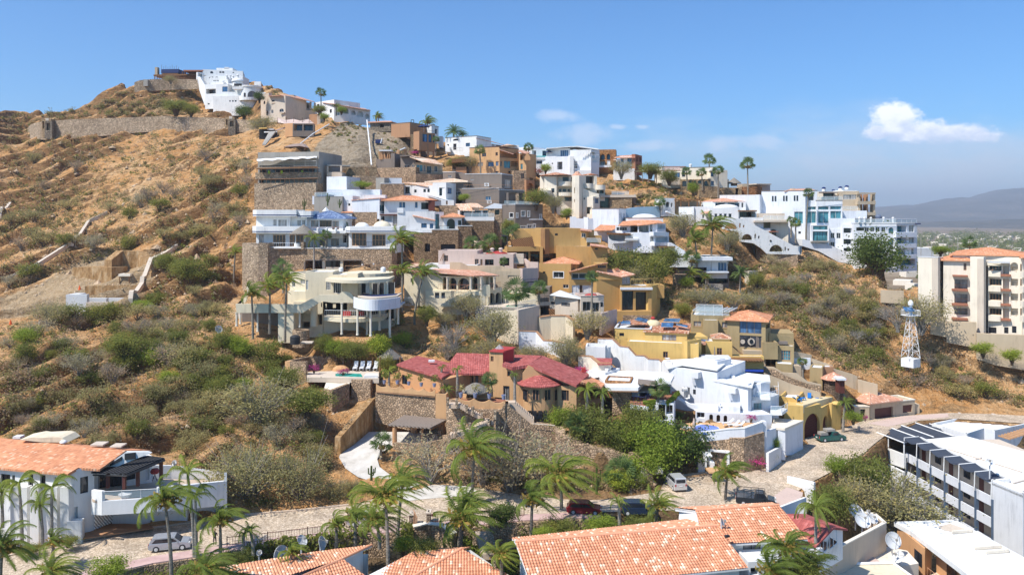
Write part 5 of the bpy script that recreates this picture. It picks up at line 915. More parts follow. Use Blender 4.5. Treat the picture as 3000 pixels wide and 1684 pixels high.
b=Bk(1072,1200,92,430,128.5,127.5,d=4.5,kind='stucco',m=W15);win(b,[(1084,1112,138,190)],m=1,fr=W3);b2=Bk(1200,1302,92,200,127.5,130,d=4,m='red',gd=0)
b3=Bk(1195,1284,240,470,127.5,127,d=5,m=W15);win(b3,[(1240,1268,282,330)],m=0,fr=W3);deep(b3,[(1202,1262,418,560)],dep=.4,fr=W1,m=2)
Bx(1066,1206,88,97,128.2,127.2,d=5.2,m='red',name='tower_coping',kind=W18);c=P(1168,92,130.5);Pt('glass_pyramid',MB().lathe(c,[(1.2,0),(0,1.1)],8),mat('clear'));Pt('pyramid_ribs',MB().tube([c+UP*1.1,c+Ve((1.2,0,0))],.04,4).tube([c+UP*1.1,c+Ve((-1.2,0,0))],.04,4).tube([c+UP*1.1,c+Ve((.4,-1.1,0))],.04,4).tube([c+UP*1.1,c+Ve((-.5,-1.1,0))],.04,4),mP(W16))
Rp([P(1195,208,125.8),P(1285,242,125.2),P(1440,218,126),P(1570,132,134),P(1305,124,136)],'redroof',th=.5)
Rp([P(1436,215,126),P(1892,412,122.6),P(2010,308,130.5),P(1572,132,134.5)],'redroof',th=.35)
b=Bk(1284,1400,262,640,127,126.6,d=6,m=W15);b=Bk(1385,1720,330,760,127.2,125,d=7,m=W15);b.zt-=1.0
b=Bk(1715,1892,415,740,124.6,123.6,d=7,m=W15);win(b,[(1750,1850,458,560)],m=1,fr=W3);deep(b,[(1760,1868,648,735)],dep=1,g=W4,fr=0)
Pl([(1385,300),(1440,226),(1892,420),(1892,440),(1385,440)],125.6,d=2,m=W15,name='gable_wall')
b=Bk(1892,1915,415,740,123.6,127,d=6,m=W15);b=Bk(1905,2150,420,690,129,129,d=5,m=W3);deep(b,[(1915,1990,440,540),(2010,2100,440,540),(1895+20,1975,626,690),(2015,2120,630,690)],dep=2,g=W3,fr=0)
Rp([P(1930,380,124),P(2130,430,125.5),P(2155,395,128),P(2040,335,132),P(1985,330,131)],W10,th=.3)
Bx(1900,2140,555,600,126,127.5,d=2.5,m=W3,name='balcony');Rl([(1910,555,126),(2140,558,127.5)],1,m=W3)
Bx(1945,1980,255,290,130.5,d=1.2,m='red',name='chimney')
YB=126.3;Cy(1552,400,645,163,YB,name='round_bay',m=W15);c=P(1550,383,YB);Pt('bay_roof',MB().lathe(c,[(3.65,-.15),(3.65,.0),(3.1,.25),(3.1,.3),(2.5,.52),(2.5,.57),(1.9,.8),(1.9,.85),(1.3,1.05),(1.3,1.1),(.6,1.3),(0,1.4)],32),mat('tile','redroof'))
R=163/3.214*YB/F
for x0,x1 in((1396,1432),(1480,1538),(1590,1648),(1684,1712)):
 xm=(x0+x1)/2;dx=(ux(xm)-ux(1552))*(YB-2)/F;Yw=YB-math.sqrt(max(.5,R*R-dx*dx));ang=math.atan2(dx,YB-Yw);wd=(x1-x0)/3.214*Yw/F/max(.45,cos(ang));c=P(xm,548,Yw)
 pn=Pt(W19,MB().cbox(c,wd,.3,P(xm,455,Yw).z-c.z,ang),mG(W4));hh=P(xm,455,Yw).z-c.z;fr_=MB();e=Ve((cos(ang),sin(ang),0))
 for k in(-.5,0,.5):fr_.cbox(c+e*wd*k-Ve((0,.16,0)),.09,.12,hh,ang)
 Pt('window_frame',fr_,mP(W3),pn)
Cy(1552,640,778,158,YB,name='stone_base',m=W6,kind=W9,skirt=2)
for x in(1450,1500,1550,1600):Pt('window_grille',MB().cbox(P(x,730,YB-2.95),.6,.3,1.3),mG(W4))
c=P(1292,115,128.2);Pt('satellite_dish',MB().lathe(Ve(),[(0,0),(.3,.05),(.5,.18)],12),mP('pink'))
for o_ in t.root.children:
 if o_.name.startswith('satellite_dish'):o_.location=c-t.loc;o_.rotation_euler=(1.2,.3,0)
def scallop(x0,x1,yl,yr,depth,n,ybl,ybr):
 pts=[]
 for i in range(n):
  for k in range(9):
   a=k/8;x=x0+(x1-x0)*(i+a)/n;pts.append((x,yl+(yr-yl)*(i+a)/n+depth*(1-abs(2*a-1)**2.2)))
 return pts+[(x1,ybr),(x0,ybl)]
t=T('scalloped_terrace_wall','scalloped terracotta parapet with pots in front of the left red-roofed wing','wall',124);pp=scallop(5,562,398,455,28,5,468,515)
Pt('parapet',MB().prism([P(x,y,127-3.2*(x-5)/557)for x,y in pp],Ve((0,.4,0))),mS(W15));Pt('terrace_floor',MB().prism([P(5,462,127),P(562,508,123.9),P(700,480,127.5),P(640,440,131),P(100,430,134)],-UP*.3),mS(W3))
Wp([(0,475,640,127.2),(240,488,700,126),(562,512,760,124.2),(665,620,860,123.6)],1,W6,kind=W9,name='stone_wall');b=Bk(566,665,490,632,123.8,123.4,d=3,m=W15,par=.3)
for k,(x,y,Y)in enumerate(((82,400,127),(204,402,126.4),(312,412,125.8),(430,424,125.1),(553,430,124.4))):
 t=T('potted_plant','%s blue-and-white pot with a plant on the left scalloped parapet'%('first','second','third','fourth','fifth')[k],'potted plant',Y,'pots along the scalloped parapet');c=P(x,y,Y-.0)+Ve((0,.2,0));t._root(c)
 Pt('pot',MB().lathe(c,[(0,0),(.2,0),(.3,.55),(.26,.55),(.24,.48),(0,.48)],10),mP((.25,.27,.38)));m_=MB();rr=RR(k)
 for i in range(60):a=rr.uniform(0,6.28);r=rr.uniform(.05,.6);q=c+Ve((cos(a)*r,sin(a)*r,.9+rr.uniform(0,.9)));d1=Ve((rr.uniform(-1,1),rr.uniform(-1,1),rr.uniform(-.3,1)))*.22;d2=Ve((rr.uniform(-1,1),rr.uniform(-1,1),rr.uniform(-1,1)))*.12;m_.face([q-d1,q+d2,q+d1,q-d2])
 Pt('foliage',m_,mL('green'))
t=T('front_terrace','scalloped terracotta sun terrace with steps in front of the brick tower','terrace',119);pp=scallop(782,1220,526,556,32,3,640,650)
Pt('parapet',MB().prism([P(x,y,119.6-.6*(x-782)/438)for x,y in pp],Ve((0,.4,0))),mS(W15));Pt('terrace_floor',MB().prism([P(782,570,119.8),P(1222,590,119.2),P(1225,545,124),P(830,500,126)],-UP*.6),mS('brick'))
mb=MB()
for i in range(5):mb.box(P(822,545-i*15,122+i*.6),Ve((3.9,0,0)),Ve((0,.6,0)),UP*.22)
Pt('steps',mb,mS(W15));b=Bk(690,782,540,640,124,120,d=4,m=W15,gd=0)
for k,(x,y,Y)in enumerate(((803,528,119.8),(938,532,119.5),(1072,540,119.3),(1206,548,119))):
 t=T('potted_plant','%s pot on the front sun terrace parapet under the brick tower'%('leftmost','second','third','rightmost')[k],'potted plant',Y,'pots on the front terrace parapet');c=P(x,y,Y)+Ve((0,.2,0));t._root(c);Pt('pot',MB().lathe(c,[(0,0),(.22,0),(.33,.7),(.28,.7),(.26,.6),(0,.6)],10),mP((.25,.27,.38)))
 if k<3:
  m_=MB();rr=RR(k+9)
  for i in range(50):a=rr.uniform(0,6.28);r=rr.uniform(.05,.8);q=c+Ve((cos(a)*r,sin(a)*r,1.1+rr.uniform(0,.8)));d1=Ve((rr.uniform(-1,1),rr.uniform(-1,1),rr.uniform(-.3,1)))*.24;d2=Ve((rr.uniform(-1,1),rr.uniform(-1,1),rr.uniform(-1,1)))*.12;m_.face([q-d1,q+d2,q+d1,q-d2])
  Pt('foliage',m_,mL('olive'))
t=T('thatched_parasol','round grey thatch parasol on the front terrace of the red roof villa','parasol',122);t._root(P(945,545,122));Pt('thatch_roof',MB().lathe(P(945,462,122),[(0,1.25),(.7,1.05),(1.5,.6),(2.15,.0),(2.1,-.2),(0,.1)],24),mat('thatch'));Pt('pole',MB().tube([P(945,545,122),P(945,455,122)],.08),mP(W11))
t=T('patio_chair','round-backed dark patio chair under the thatch parasol','chair',120.5);c=P(888,555,120.5);t._root(c);Pt('seat',MB().lathe(c,[(0,.45),(.45,.45),(.45,.35)],10),mP(W11));Pt('backrest',MB().lathe(c,[(.45,.4),(.5,1.2)],10,0,3.1),mP(W11));Pt('leg',MB().lathe(c,[(.3,0),(.2,.4)],8),mP(W11))
t=T('stone_retaining_wall','big rubble stone retaining wall with a zigzag stair under the red roof villa','wall',120)
Wp([(665,590,900,121),(670,560,900,120.4),(790,600,930,119.2),(960,640,960,118.8),(1180,640,1010,118.6),(1222,585,1040,118.6),(1240,590,1040,118.8),(1460,775,1180,119.4),(1690,795,1235,119),(1700,860,1240,117.5),(1915,960,1240,115.5),(1918,975,1240,115.3),(2200,1030,1235,114),(2440,1120,1230,112.6)],1.4,W6,kind=W9)
Wp([(1072,690,1000,116.5),(1130,668,1020,115.8)],.8,W6,kind=W9);Wp([(1130,665,990,115.9),(1180,690,1010,118.4)],.8,W6,kind=W9,gd=0)
st=MB();cp=MB()
for(xa,ya,Ya),(xb,yb,Yb)in(((690,590,118.6),(780,590,118)),((780,585,118),(1010,720,117)),((1010,740,117),(1110,740,116)),((1060,745,116),(860,840,115.5)),((860,835,115.5),(700,880,115.2))):
 A,B=P(xa,ya,Ya),P(xb,yb,Yb);n=max(2,int((B-A).length/.35))
 for i in range(n):q=A.lerp(B,i/n);st.box(Ve((min(q.x,q.x+(B.x-A.x)/n),q.y-.2,q.z-.6)),Ve((abs(B.x-A.x)/n+.02,0,0)),Ve((0,1.5,0)),UP*.6)
Pt('stairs',st,mS(W6));pp=MB();rl=[]
for x,y,Y in((680,590,118.3),(764,600,117.7),(860,660,117.2),(918,675,116.9),(1000,730,116.5),(1068,790,115.8),(1125,715,115.5),(890,830,115.2),(832,830,115.2),(760,870,115),(695,960,114.6)):pp.cbox(P(x,y,Y)-UP*.2,.36,.36,1.2);rl.append((P(x,y,Y)+UP*.8))
Pt('stair_posts',pp,mat(W9,W8));rm=MB();[rm.tube([a,b],.05,4)for a,b in zip(rl,rl[1:])];Pt('railing',rm,mP(W11))
st=MB();A,B=P(1250,575,120.2),P(1440,740,120)
for i in range(12):q=A.lerp(B,i/12);st.box(q-UP*.8,Ve((1.1,0,0)),Ve((0,1.6,0)),UP*.8)
Pt('side_steps',st,mS(W6));Rl([(1470,778,118.9),(1690,795,118.4)],.1,m=W13)
t=T('garden_stair','curved garden stair with stone side walls at the right end of the retaining wall','stairs',112);st=MB();A,B=P(2460,1130,112.5),P(2510,1225,110)
for i in range(8):q=A.lerp(B,i/8);st.box(q-UP*.5,Ve((3,0,0)),Ve((0,.9,0)),UP*.5)
Pt('steps',st,mS(W13));Wp([(2380,1045,1100,114),(2480,1060,1150,113),(2540,1170,1240,111),(2571,1235,1290,109.5)],.6,W6,kind=W9)
t=T('clay_earth_wall','curved ochre earth cut wall behind the concrete driveway','wall',124)
Wp([(-330,905,1080,117),(-210,770,980,120),(-100,640,860,124),(-10,535,842,128),(0,505,842,128)],1,W12,kind='earth',name='earth_bank');Wp([(0,515,842,128),(200,600,850,127.8),(420,690,858,127.4),(640,745,862,126.6)],1,W12,kind='earth',name='earth_bank')
# ---- wooden pergola carport
use(700,1200,2.862)
t=T('carport_pergola','flat lath-roofed wooden carport standing on the curved concrete driveway','pergola',121)
Pt('lath_roof',MB().prism([P(1248,135,118.6),P(1605,160,117.2),P(1742,92,122.5),P(1392,50,126)],UP*.2),mat('lath',W5));jm=MB()
for i in range(7):a,b_=P(1248,135,118.6).lerp(P(1605,160,117.2),i/6),P(1392,50,126).lerp(P(1742,92,122.5),i/6);jm.tube([a-UP*.1,b_-UP*.1],.11,5)
Pt('beams',jm,mP(W11))
for x,yt,yb,Y,r in((1306,145,278,118.8,.35),(1535,160,270,119,.2),(1458,140,205,124.5,.3),(1478,140,205,124.3,.3),(1690,110,205,123.5,.3),(1712,110,205,122.8,.3)):Pt('post',MB().tube([P(x,yb,Y)-UP*.3,P(x,yt,Y)],r,8),mP(W10))
t=T('low_stone_wall','low stone wall edging the carport pad','wall',117);Wp([(1290,278,318,118),(1330,282,322,117.8),(1480,290,330,117.3),(1560,280,310,117.3),(1770,240,330,116.6)],.7,W6,kind=W9);b=Bk(1668,1690,182,215,119.5,d=.7,m=W6,kind=W9);Wp([(1690,215,290,119.5),(1760,210,300,117.5)],1.2,W6,kind=W9)
# ============================================================ RIGHT CENTRE
use(1700,800)
t=T('yellow_house','yellow stucco house with solar panels, a cream dome and mottled tile roofs','house',148);t.m='yellow'
b=Bk(325,665,520,690,150.5,149,d=9,par=.3,cap=W17);win(b,[(368,412,562,592)],m=0);b=Bk(610,1005,545,700,148.6,146.5);win(b,[(770,905,578,636)],m=3,fr=W3,g=W7);t.shed(b,1.3,'f',.5,'rust')
b=Bk(440,1115,640,815,147.8,144.5,d=5,par=.1,gd=1);win(b,[(780,826,738,796)],m=1,fr=W3);b=Bk(1008,1140,640,810,144.4,147,d=5,par=.2)
Dm(685,488,72,52,154,m='cream2');Dm(685,430,22,22,154,m='red',name='dome_finial');Rp([P(380,478,152),P(640,480,151),P(620,432,160),P(500,432,160)],'rust')
mb=MB();mf=MB()
for q in([P(760,522,148.6),P(872,526,148.2),P(880,486,151),P(766,484,151)],[P(380,495,151.5),P(470,498,151),P(475,470,153),P(400,468,153)],[P(905,505,149),P(1005,528,148),P(1015,512,149),P(900,488,151)],[P(510,455,156),P(620,485,153),P(640,455,155),P(550,432,158)],[P(780,470,153),P(930,478,152),P(945,446,155),P(800,444,155)]):
 mb.prism([p+UP*.35 for p in q],UP*.06);mf.prism([p+UP*.3 for p in q],UP*.045)
Pt('solar_panels',mb,mG('blue'));Pt('panel_frame',mf,mP(W17))
b=Bk(1015,1200,600,700,150,150,d=6);deep(b,[(1018,1085,630,700)],dep=2,fr=0,g='blue');Rp([P(1010,640,147.5),P(1180,670,147),P(1215,605,153),P(1020,590,153)],'rust');Pt('solar_panels',MB().prism([P(1085,625,149.5),P(1190,645,149),P(1212,610,151.5),P(1100,596,151.5)],UP*.1),mG('blue'))
b=Bk(1180,1430,640,790,148.5,147.5,d=4,par=.1);win(b,[(1286,1335,704,770)],fr=W3,g=W3);deep(b,[(1130,1172,650,800)],dep=2,fr=0);b=Bk(1248,1410,608,642,149,148.5,d=3,gd=0);Hp(b,1.7,.3,'rust')
t=T('plunge_pool','narrow green plunge pool edge with a closed umbrella beside the yellow house','pool',144);Bx(1150,1420,792,822,143.5,143,d=3,m=W17,name='pool_rim');Pt('water',MB().prism([P(1165,792,143.8),P(1400,806,143.4),P(1400,796,145.4),P(1165,788,145.6)],UP*.05),mat('water',(.05,.12,.10)));Pt('closed_umbrella',MB().lathe(P(1265,790,146),[(0,0),(.05,.1),(.16,.6),(.05,1.9),(0,2)],8),mP(W5))
t=T('white_zigzag_wall','white stepped garden wall with brown coping left of the yellow house','wall',142)
Wp([(165,618,800,147),(300,622,850,145.5),(370,690,870,144.5),(450,700,880,143.6),(520,775,890,143),(600,780,900,142.5),(640,810,905,142),(740,815,905,141.5),(765,840,910,141)],.5,W1,cap=W3)
t=T('white_water_cistern','small white curved water cistern box in the garden corner','cistern',143);b=Bk(50,235,690,800,141.5,141,d=4,m=W1,par=1.0,roof=W17);Cy(245,690,800,42,143.5,m=W1,wall=.25,name='curved_wall')
t=T('garden_lean_to','small lean-to with red tile roof beside white garden walls','shed',137);Rp([P(170,858,135.5),P(296,855,135.5),P(302,800,139.5),P(120,796,139.5)],'redroof');Wp([(-20,780,850,140),(90,785,860,138.6),(170,852,900,136),(290,852,890,136)],.5,W13,cap=W3)
t=T('olive_house','olive-tan house with tall dark patterned window and orange hip roof','house',153);t.m='olive'
b=Bk(1040,1410,390,600,157,155,par=.4);win(b,[(1068,1140,452,502),(1334,1388,460,515)],fr=W3,m=1,sur='olive',g=W7);b=Bk(1158,1298,440,590,154.6,154,d=4,par=.1,gd=0)
Rl([(1090,400,156),(1340,405,155)],2.2,kind='glass',m=W1);Pt('skylight',MB().prism([P(1060,358,158),P(1400,372,156.5),P(1480,332,163),P(1115,322,165)],UP*.12),mat('clear'));rb=MB()
for i in range(9):a,b_=P(1060,358,158).lerp(P(1400,372,156.5),i/8),P(1115,322,165).lerp(P(1480,332,163),i/8);rb.tube([a+UP*.2,b_+UP*.2],.09,4)
Pt('skylight_bars',rb,mP(W1))
b=Bk(1385,1745,432,800,154.2,151.5,d=9);win(b,[(1498,1708,450,570)],m=2,fr=W5,g='blue',dep=.3,fw=.12);win(b,[(1500,1708,588,702)],m=1,fr=W5,g=W4,dep=.25,fw=.14);Hp(b,3.3,.9,W10)
for x,y,r0,r1 in((1530,645,0,.7),(1610,645,.5,1.1)):c=P(x,y,152.4);Pt('window_ornament',MB().prism([c+Ve((r1*cos(a*pi/12)*.62,0,r1*sin(a*pi/12)*.62))for a in range(24)],Ve((0,.06,0))),mP(W8))
c=P(1612,645,152.3);Pt('window_ornament',MB().prism([c+Ve((.36*cos(a*pi/12),0,.45*sin(a*pi/12)))for a in range(24)],Ve((0,.05,0))),mG(W4));Bx(1655,1705,592,700,152.2,d=.05,m=W5,name='window_ornament',kind=W18)
b=Bk(1745,1790,450,590,151.8,154,d=5,gd=0);win(b,[(1748,1785,476,520)],fr=W3,m=0);b=Bk(1745,2010,560,720,156,155,d=6);Pl([(1780,560,153),(2005,605,153),(2005,690,153),(1780,690,153)],d=.5,name='stepped_parapet')
b=Bk(1720,1860,650,735,150.3,150,d=5,par=.9,gd=0);b=Bk(1745,1855,730,890,152.5,152,d=4);deep(b,[(1750,1790,735,870),(1800,1850,740,860)],dep=2,g=W3,fr=0)
b=Bk(1858,2012,680,860,151,150,d=6,par=.3);win(b,[(1890,1980,728,820)],g='teal',fr=W3,m=3,mh=2);Pt('terrace_sofa',MB().cbox(P(1905,665,152.5),1.7,.8,.5),mP(W5))
b=Bk(1540,1745,728,900,151.3,151,d=4);b.m=mS(W12);Pl([(1430,690),(1445,690),(1550,775),(1535,780)],150.8,d=.6,m=W3,name='stair_rail');b=Bk(1430,1730,780,830,147.5,147,d=2,m='yellow',par=.2)
b=Bk(1430,1730,820,960,147,146.6,d=3,m='olive');deep(b,[(1440,1720,830,950)],dep=1.8,fr=0,g=W3);mb=MB()
for i in range(6):y=838+i*14;mb.tube([P(1450,y,145.8),P(1725,y+4,145.4)],.13,5)
Pt('pergola_poles',mb,mP('yellow'));Bx(1430,1730,818,828,144.8,144.4,d=3,m=W11,kind='lath',name='pergola');Bx(1500,1725,905,925,145.5,145,d=.5,m=(.03,.08,.45),name='blue_bench',kind=W18)
b=Bk(1840,2000,850,935,148.5,147.5,d=4,m='olive',par=.1)
t=T('stepped_garden_wall','olive stepped garden wall descending right from the olive house to the kiosk','wall',150);t.m='olive'
Wp([(2010,735,880,152),(2180,770,900,153)],.5,W12);Wp([(2180,803,930,152.5),(2380,872,960,152)],.5,W12);Wp([(2385,898,1000,151.5),(2571,955,1060,151),(2610,970,1080,151)],.5,W12);Wp([(2612,1000,1110,150.6),(2800,1050,1130,149)],.5,W12)
b=Bk(2160,2280,885,1050,149,148,d=4,par=.2);b=Bk(2012,2170,800,880,152,152,d=.5,m=W2,gd=0);b=Bk(2280,2385,882,960,150.5,d=3,m=W3,par=.1,roof=W2);Wp([(1990,870,980,148.5),(2080,875,990,148.4)],2,W12)
Wp([(1730,880,960,146.6),(1820,885,980,146),(1900,935,1010,145.4),(2040,945,1040,144.6),(2140,1020,1080,144),(2270,1050,1110,143.4)],.5,W12,kind='stucco');Wp([(1730,895,1080,145.8),(1830,910,1100,145.4),(1900,955,1110,144.6),(2130,1040,1130,143.2),(2270,1065,1130,142.8)],.5,W6,kind=W9);Wp([(1730,940,990,142),(2000,1050,1110,141),(2260,1125,1180,140)],.4,W12)
t=T('entrance_kiosk','round stone entrance kiosk with a low orange tiled cone roof','kiosk',146);Cy(2385,1000,1120,85,147,kind=W9,m=W5,skirt=2);Pt('roof',MB().lathe(P(2388,990,147),[(2.45,-.1),(2.45,0),(0,1.25)],8),mat('tile','salmon'));Bx(2425,2505,990,1010,142.5,d=2,m=W2,name='sign_slab');Bx(2435,2490,1010,1130,143,d=1.6,m='maroon',name='gate_pillar')
# ---- big white modern house
YO=4
t=T('white_modern_villa','large angular white villa with bright flat roofs and projecting box chimneys','house',130);t.m=W2
def plan(t,pts,yt_ref,drop,m,name,top=W1,gd=1,rim=.25):
 """volume from a plan outline: (x, Y) stations, flat top at height of yt_ref=(y, Y)"""
 z=P(0,yt_ref[0],yt_ref[1]).z;q=[Ve(((ux(x)-CX)*Y/F,Y,z))for x,Y in pts];mb=MB().prism([v-UP*drop for v in q],UP*(drop-.02));o=Pt(name,mb,mS(m));Pt('roof',MB().prism([v-UP*.02 for v in q],UP*.1),mS(top));return q
 # facade volumes: left back wing, central slab (faces right-front, in shade), right wings
b=Bk(768,840,828,1010,137,132.5,d=12,par=.2,m=W1,roof=W1);b=Bk(840,1290,878,1240,131.5,126.5,d=13,m=W2,roof=W1)
b.zt=P(840,880,131.5).z;win(b,[(1062,1088,1094,1140)],m=0);deep(b,[(975,1032,1072,1180)],dep=1,fr=0,g=W4,gm=mS(W17))
Pt('roof_plane',MB().prism([P(820,905,131.2),P(960,872,130.4),P(1290,922,126.2),P(1420,822,137),P(1060,815,140.5),P(780,830,139.5)],UP*.25),mS(W1))
b=Bk(1290,1420,830,1020,131,133.5,d=6,par=.2,m=W2,roof=W1,gd=0)
b=Bk(1290,1580,1000,1310,126.4,122.8,d=13,m=W2,roof=W1);Pt('roof_plane',MB().prism([P(1230,1015,127.2),P(1620,1082,121.8),P(1640,1030,127),P(1790,1035,127.5),P(1780,975,134),P(1430,935,138),P(1415,1000,131)],UP*.28),mS(W1))
Bx(1418,1458,968,998,130.8,d=.8,m=W2,name='roof_hatch')
for x0,x1,y0,y1,Y in((1048,1110,930,985,128.8),(1395,1462,1080,1128,124.8)):b_=Bk(x0,x1,y0,y1,Y-1.0,Y-1.7,d=2,m='white2',skirt=0,gd=0,name='projecting_flue');Pl([(x0+4,y1),(x1-6,y1),(x1-20,y1+70),(x0+20,y1+70)],Y-.3,d=.4,m=W2,name='flue_bracket')
b=Bk(1505,1630,1080,1400,126,125,d=6,m=W2,par=.2,gd=0);win(b,[(1632,1712,1218,1336)],g='teal');b=Bk(1615,1800,1195,1400,124.5,125.5,d=7,m=W2,par=.2);win(b,[(1632,1712,1218,1336)],g='teal',fr=W1,m=0,mh=1)
b=Bk(1700,1785,1035,1180,126.5,128,d=6,m=W2,gd=0);b=Bk(1580,1705,1040,1180,127,126.6,d=5,m=W2,par=.2,gd=0)
Pt('balcony',MB().prism([P(1580,1190,125),P(1790,1195,123.4),P(1872,1165,127),P(1780,1130,130),P(1600,1140,130)],UP*.45),mS(W1));Rl([(1650,1180,124.6),(1785,1188,123.6),(1870,1158,127)],1.15,kind='glass',m=W2)
Pt('balcony',MB().prism([P(1790,1335,122),P(1900,1338,121.4),P(1952,1300,125),P(1850,1280,128),P(1790,1290,127)],UP*.45),mS(W1));Rl([(1795,1318,122.2),(1895,1322,121.8),(1950,1288,125)],1.15,kind='glass',m=W2)
b=Bk(1800,1870,1180,1360,126.4,129,d=5,m=W2,gd=0);Pt('terrace',MB().prism([P(1780,1120,130),P(1870,1130,128.6),P(1850,1085,133),P(1790,1080,134)],UP*.15),mS(W15));Rl([(1790,1118,130),(1868,1128,128.6),(1862,1080,133)],1.1,m=W1)
# lower walls round the pool
Pl([(905,1180,125.5),(1040,1270,124.5),(1090,1290,124),(1300,1305,122.2),(1300,1240,122.2),(1045,1232,124.4),(930,1170,125.5)],d=.6,name='stepped_wall');b=Bk(1085,1190,1300,1425,122.5,122,d=1.2,m=W2);deep(b,[(1096,1170,1308,1364)],dep=.5,fr=W1,g=W4);deep(b,[(1112,1150,1395,1422)],dep=.3,fr=0,g=W3)
b=Bk(1190,1420,1308,1425,121.8,121,d=1.5,m=W2);deep(b,[(1215,1250,1328,1398),(1283,1318,1332,1402),(1350,1384,1338,1404)],arch=1,dep=.6,fr=0,g=W3)
b=Bk(1300,1505,1245,1330,122.6,121.6,d=2,par=.2,m=W2,gd=0);win(b,[(1322,1340,1258,1270)],fr=0,m=0);b=Bk(1420,1620,1320,1425,121,120.5,d=2,par=.1,m=W2);deep(b,[(1530,1566,1388,1424)],arch=1,dep=.6,fr=0);b=Bk(1610,1805,1340,1410,120.2,121,d=3,par=.2,m=W2)
c=P(820,832,137.5);Pt('satellite_dish',MB().lathe(c+UP*.4,[(0,0),(.3,.06),(.5,.2)],12),mP('white2'));Pt('antenna_mast',MB().tube([P(870,868,131.4),P(870,840,131.4)],.06),mP(W16))
for k,(x,y)in enumerate(((988,1098),)):
 t=T('air_conditioner','white air conditioner in the recess of the large white villa','air conditioner',128);Bx(x-24,x+24,y-16,y+16,128,d=.8,m=W1,name='casing',kind=W18);Pt('fan_grille',MB().lathe(P(x,y,127.95),[(.3,0),(0,.02)],10),mP(W16))
 # ---- flat white house with ivy
YO=0
t=T('ivy_balcony_house','flat white-roofed house with ivy covered balconies left of the large white villa','house',127);t.m=W1
Pt('roof',MB().prism([P(180,1005,132),P(265,1105,124.5),P(545,1108,123),P(610,1045,127),P(855,1045,125.5),P(885,985,131),P(760,955,135),P(330,942,138),P(235,942,138)],UP*.5),mS(W1));Pt('roof_fascia',MB().prism([P(265,1115,124.4),P(545,1118,122.9),P(545,1112,124),P(265,1108,125.5)],UP*.1),mS(W3))
b=Bk(232,475,1008,1080,127.5,126.5,d=4,m=W10,kind=W9,par=.2,gd=0);Pl([(60,930,137),(200,870,138),(235,890,137),(235,960,135),(120,990,134)],d=.4,name='parapet');Pt('roof_canopy',MB().prism([P(195,892,137),P(260,922,135),P(305,885,138),P(230,862,141)],UP*.3),mS(W1));b=Bk(80,235,915,1000,136,134,d=5,gd=0)
b=Bk(300,480,1110,1245,126.5,126,d=6,m=W6,kind=W9);b=Bk(480,660,1108,1235,128,127,d=5,m='white2');deep(b,[(555,655,1060+50,1230)],dep=2.5,fr=W4,m=3,g=W4);b=Bk(660,860,1050,1180,128.5,128,d=4,m='white2',gd=0);deep(b,[(670,850,1056,1175)],dep=2,fr=0,g=W3)
Pt('lath_canopy',MB().prism([P(540,1045,124),P(700,1060,122.8),P(720,1018,126.5),P(545,1000,128.5)],UP*.12),mat('lath',W5))
Pt('balcony',MB().prism([P(470,1245,122),P(620,1262,120.6),P(720,1190,125),P(900,1200,124),P(925,1120,130),P(470,1180,128)],UP*.3),mS('brick'));Rl([(500,1225,122.2),(600,1235,121.4),(655,1180,124)],1.1,m='navy',gap=.5);Bx(470,640,1240,1280,121.4,120.3,d=.4,m=W2,name='balcony_front')
b=Bk(620,880,1215,1446+110,123,122,d=6,m=W2);deep(b,[(735,800,1235,1385)],dep=.6,fr=W4,m=1,mh=1,g=W4);deep(b,[(806,870,1240,1330)],dep=1.5,fr=W2,g=W3);b=Bk(480,560,1265,1410,123.5,123,d=3,m=W8,kind=W9);b=Bk(555,625,1265,1446,124.5,d=2,m=W4);Bx(620,870,1395,1415,120.5,d=1,m=W2,name='ledge')
rr=RR(77);iv=MB()
for(x0,y0,x1,y1,Y,n,hang)in((600,1215,700,1200,121.5,900,75),(820,1215,925,1120,122.5,900,34),(610,1260,690,1220,121,500,60)):
 for i in range(n):
  a=rr.random();q=P(x0+(x1-x0)*a+rr.uniform(-8,8),y0+(y1-y0)*a+rr.uniform(-12,hang)*rr.random(),Y+(2.5*a if x0==820 else 0)+rr.uniform(-.5,.3));d1=Ve((rr.uniform(-1,1),rr.uniform(-1,1),rr.uniform(-1,1)))*.22;d2=Ve((rr.uniform(-1,1),rr.uniform(-1,1),rr.uniform(-1,1)))*.2;iv.face([q-d1,q-d2,q+d1,q+d2])
Pt('ivy',iv,mL('bright'))
# ---- pool terrace of the white villa
YO=4
use(1700,1200,2.9875)
t=T('blue_pool_terrace','walled terracotta sun terrace with a deep blue pool on a stone base','terrace',114)
edge=[(765,170,118),(940,222,114.6),(1300,190,113),(1450,180,112.6),(1600,115,114.5)]
Pt('terrace_floor',MB().prism([P(*e)for e in((765,195,118),(940,240,114.8),(1300,205,113.2),(1450,195,112.8),(1600,135,116),(1500,110,119.6),(1000,110,119.8),(820,130,119.6))],-UP*.5),mS(W15))
Wp([(765,165,200,118),(880,200,250,115.8),(960,212,300,114.2)],.4,W1,gd=0,cap=W3);Wp([(960,215,290,114.2),(1120,195,275,113.5),(1300,172,255,112.8),(1440,165,250,112.4),(1600,110,205,114.2)],.4,W2,gd=0,cap=W1)
Wp([(1030,285,520,113.8),(1310,255,480,112.7)],1.2,W6,kind=W9,name='stone_base');Wp([(1310,250,470,112.2),(1435,250,470,111.9),(1612,195,405,113.9)],1.2,W6,kind=W9,name='stone_base')
q=[P(1090+125*cos(a*pi/14)*(1 if cos(a*pi/14)>0 else .85),175-26*sin(a*pi/14),116-2.6*sin(-a*pi/14))for a in range(28)];z=P(1090,178,116).z+.12;q=[Ve((p.x,p.y,z))for p in q]
